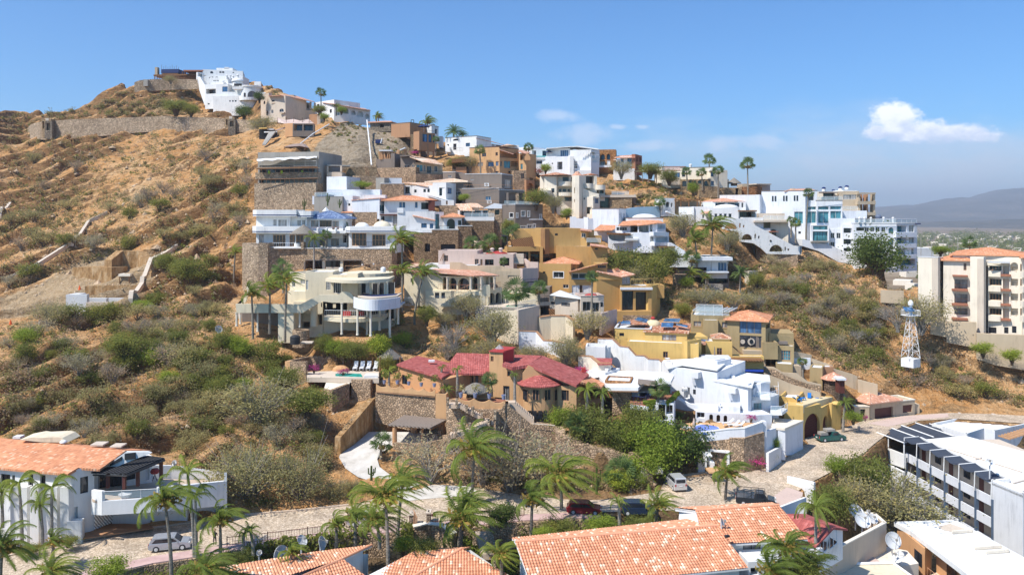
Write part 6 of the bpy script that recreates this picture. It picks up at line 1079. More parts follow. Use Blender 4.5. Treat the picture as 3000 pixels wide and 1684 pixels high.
Pt('water',MB().prism(q,UP*.05),mat('water',(.01,.09,.45)));Pt('pool_rim',MB().prism([Ve(((p.x-P(1090,175,116).x)*1.07+P(1090,175,116).x,(p.y-116)*1.08+116,z-.1))for p in q],UP*.13),mS(W17))
b=Bk(1115,1305,350,530,113,111.9,d=1.2,m=W1,skirt=0,name='garage_frame',gd=0);deep(b,[(1142,1282,372,526)],dep=1,fr=0,g=W4,name='garage_door');
Bx(1095,1155,400,412,110,d=2,m=W1,name='gate_canopy');Bx(1095,1108,410,508,110,d=1.8,m=W1,name='gate_post');Bx(1142,1176,462,520,109.5,d=1.5,m=W1,name='gate_post');b=Bk(1032,1090,428,500,112,d=1,m=W1,cap=W3);mb=MB()
for i in range(3):mb.box(P(1105+i*12,530+i*14,108.8-i*.7),Ve((1.7,0,0)),Ve((0,.8,0)),UP*.2)
Pt('steps',mb,mS(W15));Wp([(880,588,598,109.6),(1000,581,591,109.9),(1110,563,574,110.9)],.4,W15)
b=Bk(1595,1630,105,360,114.5,d=1,m=W2);Wp([(1628,188,365,114.5),(1735,150,300,118)],.4,W2);Wp([(1650,380,440,112.2),(1760,320,360,117)],.4,W1);Wp([(1420,518,529,113.2),(1650,458,470,116.4)],.6,W15)
t=T('white_carport','plain white carport slab and side walls beside the yellow garage','carport',121);Pt('roof',MB().prism([P(1670,150,117.5),P(1790,162,116.8),P(1955,92,124),P(1700,70,127)],-UP*.35),mS(W13));b=Bk(1730,1795,168,350,117.2,117,d=1,m=W2);Wp([(1797,165,285,118.8),(1950,105,280,124)],.3,W2);b=Bk(1630,1730,150,200,122,d=1,m=W2,gd=0)
YO=6
t=T('yellow_garage','yellow flat-roofed garage with two dark arched doors on the street','garage',131);t.m='yellow'
b=Bk(1950,2105,-15,250,127,130.2,d=9,m='yellow');deep(b,[(1962,2096,32,247)],arch=1,dep=.5,g=W3,fr=0,name='garage_door',gm=mat('lath','maroon'));b=Bk(2105,2203,-12,205,130.2,135,m='yellow');deep(b,[(2122,2170,50,196)],arch=1,dep=.5,g=W3,fr=0,name='garage_door',gm=mat('lath','maroon'))
use(1700,800);Pt('roof_deck',MB().prism([P(2100,1243,127.2),P(2372,1172,135.4),P(1915,1105,144),P(1880,1150,138),P(2030,1165,134)],-UP*.4),mS('cream2'));Wp([(2030,1225,1245,128),(2100,1243,1262,127),(2370,1165,1190,135.3)],.3,'cream2',gd=0);Wp([(1915,1105,1150,142.5),(2372,1165,1200,136.5)],.4,'yellow',gd=0);b=Bk(1870,2040,1160,1370,131,129.5,d=6,par=.6,m='yellow');b=Bk(1920,2100,1240,1370,127.6,126.6,d=3,m='yellow',gd=0)
for k,(x,y,Y,rz)in enumerate(((2040,1215,129.6,.5),(2080,1200,131,.5),(2140,1185,134,-.4),(2212,1188,134.6,-.4))):
 t=T('deck_chair',('leftmost blue reclined lounger','second blue reclined lounger','blue upright deck chair left of the corner','blue upright deck chair at the corner')[k]+' on the yellow garage roof','deck chair',Y,'blue deck chairs on the garage roof');c=P(x,y,Y);t._root(c);L_=2.0 if k<2 else 1.0;u=Ve((cos(rz),sin(rz),0));v=Ve((-u.y,u.x,0));bl=mP((.01,.18,.55))
 if k<2:Pt('seat',MB().box(c-u*.1+UP*.3,u*1.3,v*.55,UP*.1),bl);Pt('backrest',MB().box(c-u*.1+UP*.3,-u*.45+UP*.6,v*.55,u*.08),bl)
 else:Pt('seat',MB().box(c+UP*.35,u*.6,-v*.55,UP*.08),bl);Pt('backrest',MB().box(c+UP*.35,u*.6,UP*.75+v*.2,v*.08),bl)
 for i in range(4):q=c+u*(.1+(i%2)*(1.0 if k<2 else .45))+v*((i//2)*.45*(1 if k<2 else-1));Pt('leg',MB().tube([q,q+UP*.4],.05,4),bl)
 t.done()
use(1700,1200,2.9875);YO=4
for k,(x,y,Y)in enumerate(((1250,138,116.5),(1300,152,115.6),(1345,160,115.1))):
 t=T('sun_lounger','%s white sun lounger beside the deep blue pool'%('left','middle','right')[k],'sun lounger',Y,'white sun loungers by the blue pool');c=P(x,y,Y);t._root(c);wm=mP(W1);Pt('seat',MB().box(c+UP*.3,Ve((1.3,.3,0)),Ve((-.12,.5,0)),UP*.1),wm);Pt('backrest',MB().box(c+UP*.32+Ve((1.3,.3,0)),Ve((.55,.12,.5)),Ve((-.12,.5,0)),UP*.1),wm)
 for i in range(4):q=c+Ve((.1+(i%2)*1.1,.08+(i//2)*.4+(i%2)*.25,0));Pt('leg',MB().tube([q,q+UP*.35],.05,4),wm)
 t.done()
t=T('closed_umbrella','closed mauve umbrella standing by the deep blue pool','parasol',115.8);c=P(995,200,115.8);t._root(c);Pt('canopy',MB().lathe(c+UP*.6,[(0,0),(.25,.05),(.22,.9),(.08,1.5),(0,1.7)],8),mP('pink'));Pt('pole',MB().tube([c,c+UP*2],.06),mP(W17))
t=T('patio_table','small round patio table and chairs near the closed mauve umbrella','table',115.3);c=P(925,200,115.3);t._root(c);Pt('tabletop',MB().lathe(c,[(0,.8),(.8,.8),(.8,.72),(0,.72)],14),mP(W17));Pt('leg',MB().tube([c,c+UP*.75],.07),mP(W17))
YO=0
# ============================================================ STREET SIDE, LEFT WHITE HOUSE
use(0,1200,2.9875)
t=T('tiled_white_house','long white house with big orange tiled roof and dark slatted veranda at left','house',92);t.m=W1
Rp([P(-420,470,95.5),P(595,560,90.6),P(690,505,92.2),P(872,520,92.3),P(1100,357,96.6),P(0,246,102),P(-420,205,104)],W10,th=.25)
Rp([P(1100,355,96.7),P(1326,352,98.6),P(600,292,103.5),P(0,250,104.5),P(0,245,102.1)],W10,th=.2);Rp([P(595,558,90.5),P(690,500,92.1),P(640,500,92.6)],W10)
Bx(110,175,235,255,101.5,d=1,m=W1,name='roof_vent');Dm(555,285,30,22,99.5);Pl([(170,262),(285,240),(330,246),(500,238),(545,246),(590,284),(380,284)],99.8,d=3,m=W14,name='roof_parapet');Bx(790,900,305,318,98,d=1.5,m=W8,name='skylight');Bx(960,1060,320,332,97.5,d=1.5,m=W8,name='skylight')
b=Bk(-420,620,545,1138,95.8,91.4,d=7,skirt=2.5)
b.zt=P(595,560,91.2).z-.1
win(b,[(5,90,562,690),(105,130,570,700),(245,290,560,700),(350,398,570,740),(470,512,590,700)],g=W4,m=1,dep=.3,fr=W4);win(b,[(488,565,700,838)],m=0,g=W7,fr=0)
for x in(140,210,310,425,470,570):A_,_z=P(x,700,95.8+(91.4-95.8)*(x+420)/1040),0;Pt('buttress',MB().prism([A_+Ve((0,0,.6)),A_+Ve((1.0,0,.6)),A_+Ve((1.0,0,-6)),A_+Ve((0,0,-6))],Ve((-.1,-.9,0))),mS(W1))
b=Bk(620,825,532,1080,91.4,93.2,d=6,skirt=1.5);win(b,[(622,645,575,718),(702,772,585,727)],g=W4,m=0);deep(b,[(630,682,850,970)],dep=1.5,fr=W4,m=4,g=W7)
b=Bk(586,720,980,1140,90.4,90.8,d=1,par=.15,skirt=1)
Pl([(870,530),(1100,368),(1290,368),(1320,380),(1210,420),(870,560)],94.6,d=.4,name='gable_end');Pl([(1090,385),(1180,375),(1182,430),(1090,440)],94.4,d=.3,m=W4,name='gable_window',kind=W18);Pl([(1060,410),(1060,445),(960,495),(960,475)],94.4,d=.3,m=W4,name='gable_window',kind=W18)
b=Bk(820,1330,500,720,95,99.5,d=4,gd=0);win(b,[(822,935,575,690),(960,1068,570,690),(1090,1185,545,610)],g=W4,m=2,fr=W4);door(b,[(1275,1308,510,612)],col='white2',m=0)
Pt('slat_roof',MB().prism([P(798,555,92.8),P(1110,565,91.6),P(1440,428,96),P(1290,408,99.5),P(1100,455,96.8)],UP*.14),mat('lath',W4));jm=MB()
for i in range(7):a_,b_=P(1110,570,91.6).lerp(P(1440,434,96),i/6),P(798,560,93.2).lerp(P(1290,414,99.3),i/6);jm.tube([a_-UP*.12,b_-UP*.12],.08,4)
jm.tube([P(1110,572,91.6),P(1440,438,96)],.16,5);Pt('beams',jm,mP(W4))
for x,yt,yb,Y in((1088,570,690,92),(1206,530,665,93.8),(1410,440,610,96.2),(945,560,680,93.4)):Pt('post',MB().cbox(P(x,yb,Y),.34,.34,P(x,yt,Y).z-P(x,yb,Y).z),mP('maroon'))
Pt('terrace_floor',MB().prism([P(805,800,91.7),P(895,840,90.8),P(1400,800,92.2),P(1985,742,97.4),P(1980,640,104),P(1240,615,101),P(820,720,94.6)],UP*.28),mS(W6))
Wp([(800,700,840,91.9),(893,712,845,90.7)],.35,W1,gd=0);Wp([(890,800,845,90.7),(1340,770,820,91.8)],.35,W1,gd=0);Wp([(1380,680,815,92),(1560,665,800,93.4),(1985,622,765,97.4)],.4,W1,gd=0);Wp([(1985,548,860,97.4),(1990,545,820,104)],.3,W1,gd=0)
Wp([(1320,484,600,101.5),(1500,488,620,102.5),(1985,552,660,104)],.3,W1,gd=0);Rl([(895,788,90.8),(1400,760,92.1)],.95,kind='glass',m=W1)
b=Bk(980,1640,800,1000,96.2,97.3,d=4,skirt=1);win(b,[(1312,1335,965,1010)],m=0,fr=0,g=W7);Pt('garage_door',MB().prism([P(822,858,93),P(978,835,96.2),P(978,985,96.2),P(822,1046,93)],Ve((.1,0,0))),mat('lath',W1))
b=Bk(1640,1990,765,885,98,100.5,d=3,skirt=1.5);Pt('driveway',MB().prism([P(725,1130,91),P(1345,1040,94.2),P(1320,1012,96.6),P(985,980,97.4),P(820,1055,93.2),P(730,1080,92.6)],UP*.08),mS(W3))
for x in(1312,1330,1345):Pt('wall_vent',MB().cbox(P(x,858,96.4),.25,.2,.25),mP(W4))
Pt('boundary_posts',[m_.cbox(P(1500+i*24,497+i*3.2,102.6+i*.07),.05,.05,.5)for m_ in[MB()]for i in range(20)][-1],mP(W4))
t=T('barbecue','small red barbecue grill on the white house terrace','barbecue',98);c=P(1355,622,98);t._root(c);Pt('bowl',MB().lathe(c+UP*.8,[(0,0),(.45,.15),(.55,.4),(.4,.7),(0,.8)],12),mP('red'));Pt('leg',MB().tube([c+Ve((-.3,0,0)),c+UP*.8],.04).tube([c+Ve((.3,0,0)),c+UP*.8],.04),mP(W4))
t=T('terrace_lounger','round white lounge chair behind the glass railing of the tiled white house','chair',93);c=P(1095,770,92.8);t._root(c);Pt('seat',MB().lathe(c,[(0,.35),(.7,.35),(.75,.5),(.6,.45),(0,.4)],14),mP('white2'));Pt('leg',MB().lathe(c,[(.5,0),(.4,.35)],10),mP('white2'))
def hedge(name,label,stations,w,h,seed=1,dens=26,cat='hedge',leaf='green',z=None,lo=None):
 """stations (x, y, Y) along its top"""
 rr=RR(seed);mb=MB();v=[P(*s_)for s_ in stations]
 for a,b in zip(v,v[1:]):
  Ln=(b-a).length
  for i in range(int(Ln*dens*h)):
   q=a.lerp(b,rr.random())+Ve((rr.uniform(-.2,.2),rr.uniform(-w/2,w/2),-h*rr.random()**1.2+rr.uniform(0,.25)))
   d1=Ve((rr.uniform(-1,1),rr.uniform(-1,1),rr.uniform(-1,1)))*.26;d2=Ve((rr.uniform(-1,1),rr.uniform(-1,1),rr.uniform(-1,1)))*.2;mb.face([q-d1,q-d2,q+d1,q+d2])
 return single(mb,name,mL(leaf),label,cat)
 # ============================================================ FOREGROUND TILE ROOFS
def walls_under(t,pts,m=W1,h=5,inset=.5):
 c=sum(pts,Ve())/len(pts);q=[Ve((p.x+(c.x-p.x)*.07,p.y+(c.y-p.y)*.1,p.z-.28))for p in pts];mb=MB()
 for i in range(len(q)):a,b=q[i],q[(i+1)%len(q)];mb.face([a,b,Ve((b.x,b.y,-7)),Ve((a.x,a.y,-7))])
 Pt('wall',mb,mS(m))
t=T('front_tiled_house','large house with white-flecked orange tile roof at the bottom right of centre','house',80);t._root((5,78,-5))
Z=R_;rl,rr_,er,el_,bl,br=Z(1510,1588,79.9),Z(2101,1540,84.2),Z(2192,1663,78.2),Z(1560,1725,73.7),Z(1500,1576,82.6),Z(2070,1514,88.4)
Rp([rl,rr_,er,el_],'speckle',geo=1);Rp([bl,br,rr_+UP*.02,rl+UP*.02],'speckle',geo=1);Pt('ridge_tiles',MB().tube([rl+UP*.08,rr_+UP*.08],.14,6),mat('tile','speckle'))
a,b2=Z(2038,1496,87.2),Z(2282,1479.5,88.9);e1,e2=Z(2366,1580,83.8),Z(2062,1598,82.2);k1,k2=Z(1978,1487,89.9),Z(2262,1472,91.6)
Rp([a,b2,e1,e2],'speckle',geo=1);Rp([k1,k2,b2+UP*.02,a+UP*.02],'speckle',geo=1);Pt('ridge_tiles',MB().tube([a+UP*.08,b2+UP*.08],.14,6),mat('tile','speckle'))
walls_under(t,[bl,br,er-UP*0,el_]);Pt('barge_board',MB().prism([k1-UP*.05,a-UP*.05,e2-UP*.05,e2-UP*.35,a-UP*.35,k1-UP*.35],Ve((.12,-.05,0))),mS(W1));Pt('gable',MB().prism([a-UP*.2,e2-UP*.2,Z(2030,1640,82),Z(1985,1560,89),k1-UP*.2+Ve((.5,0,0))],Ve((.15,0,0))),mS(W1))
use(1700,1200,2.9875);b=Bk(1335,1885,1158,1400,83.4,84.6,d=4,m=W1,gd=0,skirt=5);win(b,[(1425,1580,1178,1236),(1640,1765,1170,1226),(1500,1620,1340,1400)],g=W7,m=1);Bx(1418,1588,1236,1246,83.4,83.7,d=.3,m=W3,name='window_sill');b=Bk(1470,1885,1330,1470,80.5,81,d=3,par=.1,m='white2',gd=0,skirt=3);deep(b,[(1490,1560,1380,1446)],dep=1,fr=W4)
Pt('roof_vent',MB().cbox(P(1285,1112,82.2),.5,.3,.2,.4),mP(W4))
t=T('red_gable_house','small white house with red tiled gable roof behind the big orange roof','house',85);p1,p2,p3,p4=Z(2306,1504,89),Z(2442,1545,85),Z(2392,1598,83.6),Z(2326,1586,85)
Rp([p1,p2,p3,p4],'redroof',th=.2);Rp([p1+UP*.01,Z(2360,1504,93),Z(2484,1549,88),p2+UP*.01],'redroof',th=.2)
use(2200,1150,2.7075);Pt('wall',MB().prism([P(500,1225,83.9),P(650,1085,85.2),P(728,1085,87.6),P(728,1320,87.6),P(490,1460,83.9)],Ve((-.25,.25,0))),mS(W2));b=Bk(355,500,1175,1400,84.8,84,d=4,m=W1,gd=0,skirt=3);win(b,[(358,432,1190,1275)],g=W7,m=1)
for x0,x1,ya,yb_,Y0,Y1 in((548,602,1178,1290,84.6,85.4),(624,682,1125,1240,85.5,86.5)):
 Pt(W19,MB().prism([P(x0,ya,Y0-.35),P(x1,ya-38,Y1-.35),P(x1,yb_-50,Y1-.35),P(x0,yb_,Y0-.35)],Ve((-.05,.1,0))),mG(W4));mfr=MB();c4=[P(x0,ya,Y0-.4),P(x1,ya-38,Y1-.4),P(x1,yb_-50,Y1-.4),P(x0,yb_,Y0-.4)]
 for i in range(4):mfr.tube([c4[i],c4[(i+1)%4]],.05,4)
 mfr.tube([(c4[0]+c4[1])/2,(c4[2]+c4[3])/2],.05,4);Pt('window_frame',mfr,mP(W1))
Pt('air_conditioner',MB().cbox(P(543,1275,83.4),.6,.35,.6,.4),mP('white2'))
t=T('speckled_hip_house','house with pyramid-like flecked orange tile roof at the bottom centre','house',80);t._root((-7,78,-5));ap,bk,f0,f1,f2=Z(1353,1607,83.2),Z(1214,1614,83.1),Z(1010,1718,78.2),Z(1130,1735,77.6),Z(1600,1745,77.6)
Rp([bk,ap,f1,f0],'speckle',geo=1);Rp([ap,f2,f1],'speckle',geo=1);Pt('ridge_tiles',MB().tube([ap+UP*.08,f1+UP*.08],.13,6),mat('tile','speckle'));Rp([bk+UP*.01,ap+UP*.01,Z(1380,1600,86),Z(1230,1606,86)],'speckle');walls_under(t,[bk+Ve((0,2,-.5)),ap+Ve((1,2,-.5)),f2,f0])
t=T('tiled_wing_house','house with flecked orange tile roof and white gable at the bottom left of centre','house',79);t._root((-20,77,-5));c_,b_,d_,e_,a_=Z(1090,1596,83.8),Z(924,1616,82.2),Z(1004,1637,80),Z(830,1712,75.6),Z(610,1722,78)
Rp([b_,c_,d_,e_,a_],'speckle',geo=1);Rp([d_+UP*.01,Z(1085,1697,78.4),e_+UP*.01],'speckle',geo=1);Pt('ridge_tiles',MB().tube([d_+UP*.08,e_+UP*.08],.13,6),mat('tile','speckle'));Pt('ridge_tiles',MB().tube([c_+UP*.06,d_+UP*.06],.12,6),mat('tile','speckle'))
Pt('gable',MB().prism([Z(1000,1640,80.6),Z(1063,1612,82.9),Z(1063,1690,82.9),Z(1000,1720,80.6)],Ve((-.2,.2,0))),mS(W1));walls_under(t,[b_,c_-UP*.5,Z(1085,1697,78.4)-UP,a_])
# ============================================================ BOTTOM RIGHT
use(2200,1150,2.7075)
t=T('white_balcony_block','long white apartment block with banded balconies and dark awnings at the bottom right','apartment block',115);t._root((66,110,-14));A,B=Ve((65.6,133,0)),Ve((67.3,111.6,0));E=Ve((68.3,106.4,0));u=(B-A).normalized();nrm=Ve((-u.y,u.x,0));nrm=-nrm if nrm.x>0 else nrm;Lf=(B-A).length;inn=-nrm
mw,mg_=mS(W2),mS(W5)
for k,zt in enumerate((-2,-5,-8,-11)):
 for i in range(6):
  s0,s1=Lf*i/6+.28,Lf*(i+1)/6-.02;mb=MB().box(A+u*s0+UP*(zt-1.35),u*(s1-s0),inn*.2,UP*1.35);Pt('balcony_panel',mb,mw);
 Pt('floor_slab',MB().box(A+inn*.22+UP*(zt-1.5),u*Lf,inn*3,UP*.2),mw)
back=MB().box(A+inn*2.6+UP*-14,u*Lf,inn*14,UP*13.8);Pt('recessed_wall',back,mS(W8))
for k in range(4):
 for i in range(6):
  o=A+inn*2.57+u*(Lf*i/6+.8)+UP*(-3.3-3*k);
  pn=Pt(W19 if i%2 else 'door',MB().box(o+UP*(.9 if i%2 else 0),u*(1.5 if i%2 else 1.0),-inn*.05,UP*(1.2 if i%2 else 2.1)),mG(W4)if i%2 else mP('maroon'))
for i in range(7):
 q=A+u*(Lf*i/6)-inn*.15;Pt('column',MB().box(q+UP*-14,u*.3,inn*.5,UP*(14-2.3)),mP((.10,.14,.2)));Pt('awning_post',MB().tube([q+UP*-2.3,q+UP*.4+inn*.1,q+UP*.55+inn*2.6],.09,5),mP(W1))
aw=MB()
for i in range(6):
 q=A+u*(Lf*i/6)-inn*.1;n=5
 for j in range(n):a0,a1=j/n,(j+1)/n;sg=lambda a:-.45*sin(a*pi);aw.prism([q+u*(Lf/6*a0)+UP*(.35+sg(a0)),q+u*(Lf/6*a1)+UP*(.35+sg(a1)),q+u*(Lf/6*a1)+inn*2.6+UP*(.5+sg(a1)*.6),q+u*(Lf/6*a0)+inn*2.6+UP*(.5+sg(a0)*.6)],UP*.04)
Pt('shade_awning',aw,mP((.05,.06,.08)))
Pt('end_wall',MB().prism([B+UP*.25,E+UP*.25,E+UP*-15,B+UP*-15],inn*.35),mS('white2'));Pt('side_wall',MB().prism([E+UP*.25,E+Ve((14,3,.25)),E+Ve((14,3,-15)),E+UP*-15],Ve((.05,.3,0))),mw)
Pt('roof',MB().prism([A+inn*2.6+UP*.0,B+UP*.0,E+UP*.0,E+Ve((14,3,0)),Ve((88,124.5,0)),Ve((81.4,126.6,0)),Ve((79.3,131.2,0)),Ve((77.3,135.8,0))],-UP*.3),mS(W1))
pr=MB();ring=[A+inn*2.6,B+inn*2.4,B+inn*.1,E+inn*.2,E+Ve((14,3,0))]
for a,b in zip(ring,ring[1:]):e=(b-a).normalized();w=Ve((-e.y,e.x,0))*.3;pr.prism([a+UP*.005,b+UP*.005,b+w+UP*.005,a+w+UP*.005],UP*.5)
Pt('parapet',pr,mS(W1));
# upper set-back block
q=[P(1435,262,144),P(1712,345,136.5),P(1850,300,140),P(1935,318,138.6),P(2260,250,147),P(1800,160,158),P(1580,150,159),P(1715,205,151)];z0=q[0].z;q=[Ve((p.x*(CZ-z0)/(CZ-p.z),p.y*(CZ-z0)/(CZ-p.z),z0))for p in q]
Pt('upper_block',MB().prism([p-UP*4 for p in q],UP*3.9),mw);Pt('roof',MB().prism([p-UP*.09 for p in q],UP*.1),mS(W1));pr=MB()
for a,b in zip(q,q[1:]+q[:1]):
 e=(b-a).normalized();w=Ve((-e.y,e.x,0))*.3;pr.prism([a+UP*.015,b+UP*.015,b+w+UP*.015,a+w+UP*.015],UP*.45)
Pt('parapet',pr,mS(W1));
pg=MB()
for i in range(9):a=P(1960+i*24,345-i*7,137+i*.7);pg.box(a,Ve((.3,0,0)),Ve((.6,-2.2,0)),UP*.2)
Pt('pergola_slats',pg,mP(W10))
# terrace at the left end with shade sails
tz=-2.0;tp=[P(955,392,139),P(1215,492,131.6)]
Wp([(955,390,462,139),(1215,492,552,131.8)],.4,W1,gd=0,name='terrace_parapet');Wp([(1005,528,600,136.5),(1208,628,705,131)],.4,W1,gd=0,name='terrace_parapet');Pt('terrace_floor',MB().prism([P(960,455,139),P(1215,548,131.8),A+inn*3+UP*-3.2,Ve((76,146,-3.2)),Ve((64,150,-3.2))],-UP*.2),mS(W16));Pt('terrace_wall',MB().prism([Ve((63.5,142,-3.4)),Ve((66.2,133.6,-3.4)),Ve((66.2,133.6,-12)),Ve((63.5,142,-12))],Ve((3,1,0))),mS(W5))
for i in range(4):xx=1000+i*72;Pt('column',MB().box(P(xx,430+i*30,138.2-i*1.9)-UP*9,Ve((.3,0,0)),Ve((0,.3,0)),UP*7),mP((.10,.14,.2)))
fr=[((1000,318,137.5),(1215,402,131)),((1118,285,139.5),(1310,355,134)),((1195,262,142),(1450,355,134.5)),((1268,228,146),(1610,348,136)),((1335,212,150),(1500,285,142)),((1400,198,153),(1560,232,149)),((1470,185,156),(1640,208,153))]
sl=MB();fm=MB()
for(a,b),(c,d)in zip(fr[0:],fr[1:]):a,b,c,d=P(*a),P(*b),P(*c),P(*d);m1,m2=(a+c)/2-UP*.3,(b+d)/2-UP*.3;sl.prism([a,b,m2,m1],UP*.04);sl.prism([m1,m2,d,c],UP*.04)
for a,b in fr:fm.tube([P(*a)+UP*.08,P(*b)+UP*.08],.13,5)
Pt('shade_sails',sl,mP((.05,.06,.08)));Pt('sail_frame',fm,mP(W1));Pt('sail_post',MB().tube([P(1003,318,137.5),P(1003,395,137.5)],.09),mP(W1));Pt('sail_post',MB().tube([P(1090,352,135),P(1090,430,135)],.09),mP(W1));Pt('sail_post',MB().tube([P(1215,402,131.2),P(1215,500,131.2)],.12),mP(W1))
rp=MB()
for a,b in(((1500,375,129),(2150,635,116)),((1780,465,122),(1830,470,123)),((2080,655,111),(2180,655,112.5))):pa,pb=P(*a),P(*b);pa.z=pb.z=.12;rp.tube([pa,pb],.09,5)
Pt('roof_pipes',rp,mP(W8))
t=T('flat_roof_annex','tan building with a stained flat white roof and iron balconies at the bottom right corner','building',96);zr=-2.0
def onz(x,y,z):Y=(CZ-z)*F/(uy(y)-HY);return P(x,y,Y)
rf=[onz(*p,zr)for p in((1135,1035),(1620,1018),(2500,1500),(2100,1760),(1612,1372),(1385,1198),(1262,1105))]
Pt('roof',MB().prism([p-UP*.35 for p in rf],UP*.34),mS(W1));pr=MB()
for a,b in zip(rf,rf[1:]+rf[:1]):e=(b-a).normalized();w=Ve((-e.y,e.x,0))*.3;w=w if(sum(rf,Ve())/7-a).dot(w)>0 else-w;pr.prism([a-UP*.0,b-UP*.0,b+w,a+w],UP*.22)
Pt('parapet',pr,mS(W1));q=[onz(*p,zr)for p in((1270,1125),(1380,1215),(1400,1225),(1620,1395),(2130,1760))];wl=MB()
for a,b in zip(q[:2],q[1:2]):wl.prism([a-UP*.36,b-UP*.36,b-UP*6,a-UP*6],Ve((.3,.3,0)))
for a,b in zip(q[2:],q[3:]):a,b=a+Ve((1.6,1.0,0)),b+Ve((1.6,1.0,0));wl.prism([a-UP*.36,b-UP*.36,b-UP*6,a-UP*6],Ve((.3,.3,0)))
wl.prism([q[1]-UP*.36,q[1]+Ve((1.6,1.5,-.36)),q[1]+Ve((1.6,1.5,-6)),q[1]-UP*6],Ve((.1,.25,0)));wl.prism([rf[0]-UP*.36+Ve((.4,0,0)),q[0]-UP*.36,q[0]-UP*6,rf[0]-UP*6+Ve((.4,0,0))],Ve((.2,.3,0)))
Pt('wall',wl,mS(W10));a,b=q[0].lerp(q[1],.25),q[0].lerp(q[1],.8);Pt(W19,MB().prism([a-UP*1.3,b-UP*1.3,b-UP*2.9,a-UP*2.9],Ve((-.04,-.04,0))),mG(W4));a,b=q[2].lerp(q[3],.4)+Ve((1.5,.9,0)),q[2].lerp(q[3],.75)+Ve((1.5,.9,0));Pt('door',MB().prism([a-UP*1.2,b-UP*1.2,b-UP*3.4,a-UP*3.4],Ve((-.04,-.04,0))),mG(W3))
Pt('balcony',MB().prism([q[2]-UP*3.6,q[4]-UP*3.6,q[4]+Ve((1.6,1,-3.6)),q[2]+Ve((1.6,1,-3.6))],UP*.2),mS(W8));rm=MB();n=26
for i in range(n+1):p=q[2].lerp(q[4],i/n)-UP*3.4;rm.tube([p,p+UP*1.0],.02,4)
rm.tube([q[2]-UP*2.4,q[4]-UP*2.4],.04,4);Pt('railing',rm,mP(W3));ru=MB()
for a,b in(((1600,1118),(1760,1105)),((1780,1245),(1990,1230)),((1870,1278),(2050,1265))):pa,pb=onz(*a,zr+.05),onz(*b,zr+.05);ru.box(pa,pb-pa,Ve((.05,.35,0)),UP*.3)
Pt('roof_curbs',ru,mS(W13));Pt('roof_stain',_f([onz(x,y,zr+.006)for x,y in((1480,1060),(1580,1035),(1700,1075),(1640,1110),(1530,1090))]),mS(W8))
t=T('flat_roof_corner','bare cream flat roof with white rim at the bottom edge','building',90);rf=[onz(*p,-3)for p in((640,1368),(1125,1355),(1300,1480),(1400,1700),(600,1700))];Pt('roof',MB().prism([p-UP*4 for p in rf],UP*4),mS(W14));Pt('rim',MB().tube([rf[-1]+UP*.1,rf[0]+UP*.1,rf[1]+UP*.1,rf[2]+UP*.1],.2,4),mS(W1))
t=T('yard_wall','long tan diagonal wall with pale coping around the satellite dish yard','wall',92);wp=[onz(*p,0)for p in((505,1342),(520,1330),(1075,1035),(990,962),(900,950))];wm,cm=MB(),MB()
for a,b in zip(wp,wp[1:]):e=(b-a).normalized();w=Ve((-e.y,e.x,0))*.35;wm.prism([a,b,b-UP*6,a-UP*6],w);cm.prism([a-w*.1+UP*.004,b-w*.1+UP*.004,b+w*1.1+UP*.004,a+w*1.1+UP*.004],UP*.14)
Pt('wall',wm,mS(W6));Pt('wall_cap',cm,mS(W13))
t=T('paved_terrace','pinkish tiled flat terrace roof below the diagonal tan wall','terrace',92);q=[onz(*p,-3.2)for p in((590,1340),(832,1205),(1045,1350),(640,1372))];Pt('floor',MB().prism([p-UP*3 for p in q],UP*3),mS('pink'));gr=MB()
for a in(.33,.66):gr.tube([q[0].lerp(q[1],a),q[3].lerp(q[2],a)],.03,4);gr.tube([q[0].lerp(q[3],a),q[1].lerp(q[2],a)],.03,4)
Pt('joints',gr,mP(W3));q=[onz(*p,-3.4)for p in((975,1300),(1060,1215),(1240,1250),(1330,1350),(1200,1375),(1045,1350))];Pt('floor',MB().prism([p-UP*2.5 for p in q],UP*2.5),mS(W13))
t=T('tiled_garage','beige garage with salmon hip roof and dark door at the bend of the street','garage',147);t.m=W12;b=Bk(945,1155,78,212,146.5,149,d=6);door(b,[(982,1128,118,208)],col='maroon',mh=3,dep=.4);Hp(b,3.4,1.0,'salmon');b=Bk(1155,1300,72,190,149,150.5,d=4,cap=W13);door(b,[(1205,1280,96,156)],col='maroon',dep=.2);Bk(1290,1338,92,165,151,d=2);b=Bk(820,940,112,218,146,d=1,cap=W13);deep(b,[(868,908,130,208)],dep=.5,fr=W4)
t=T('arched_gateway','yellow curved gateway wall between the garage and the royal palm','gate',139);Bk(640,712,85,300,139,140,d=.6,m='yellow');Dm(676,88,36,22,139.4,m='yellow')
t=T('white_boundary_wall','blank white wall panel beside the cobbled street above the pink parking pad','wall',108);Wp([(286,660,765,111.5),(500,710,830,107.5)],.3,W1,gd=0)
t=T('white_boundary_wall','low white sloping wall in front of the pink parking pad','wall',98);Wp([(240,905,960,95.2),(436,830,975,98.5),(440,830,985,98.6)],.3,W1,gd=0);b=Bk(290,440,900,985,97.5,97,d=.3,m=W1,gd=0)
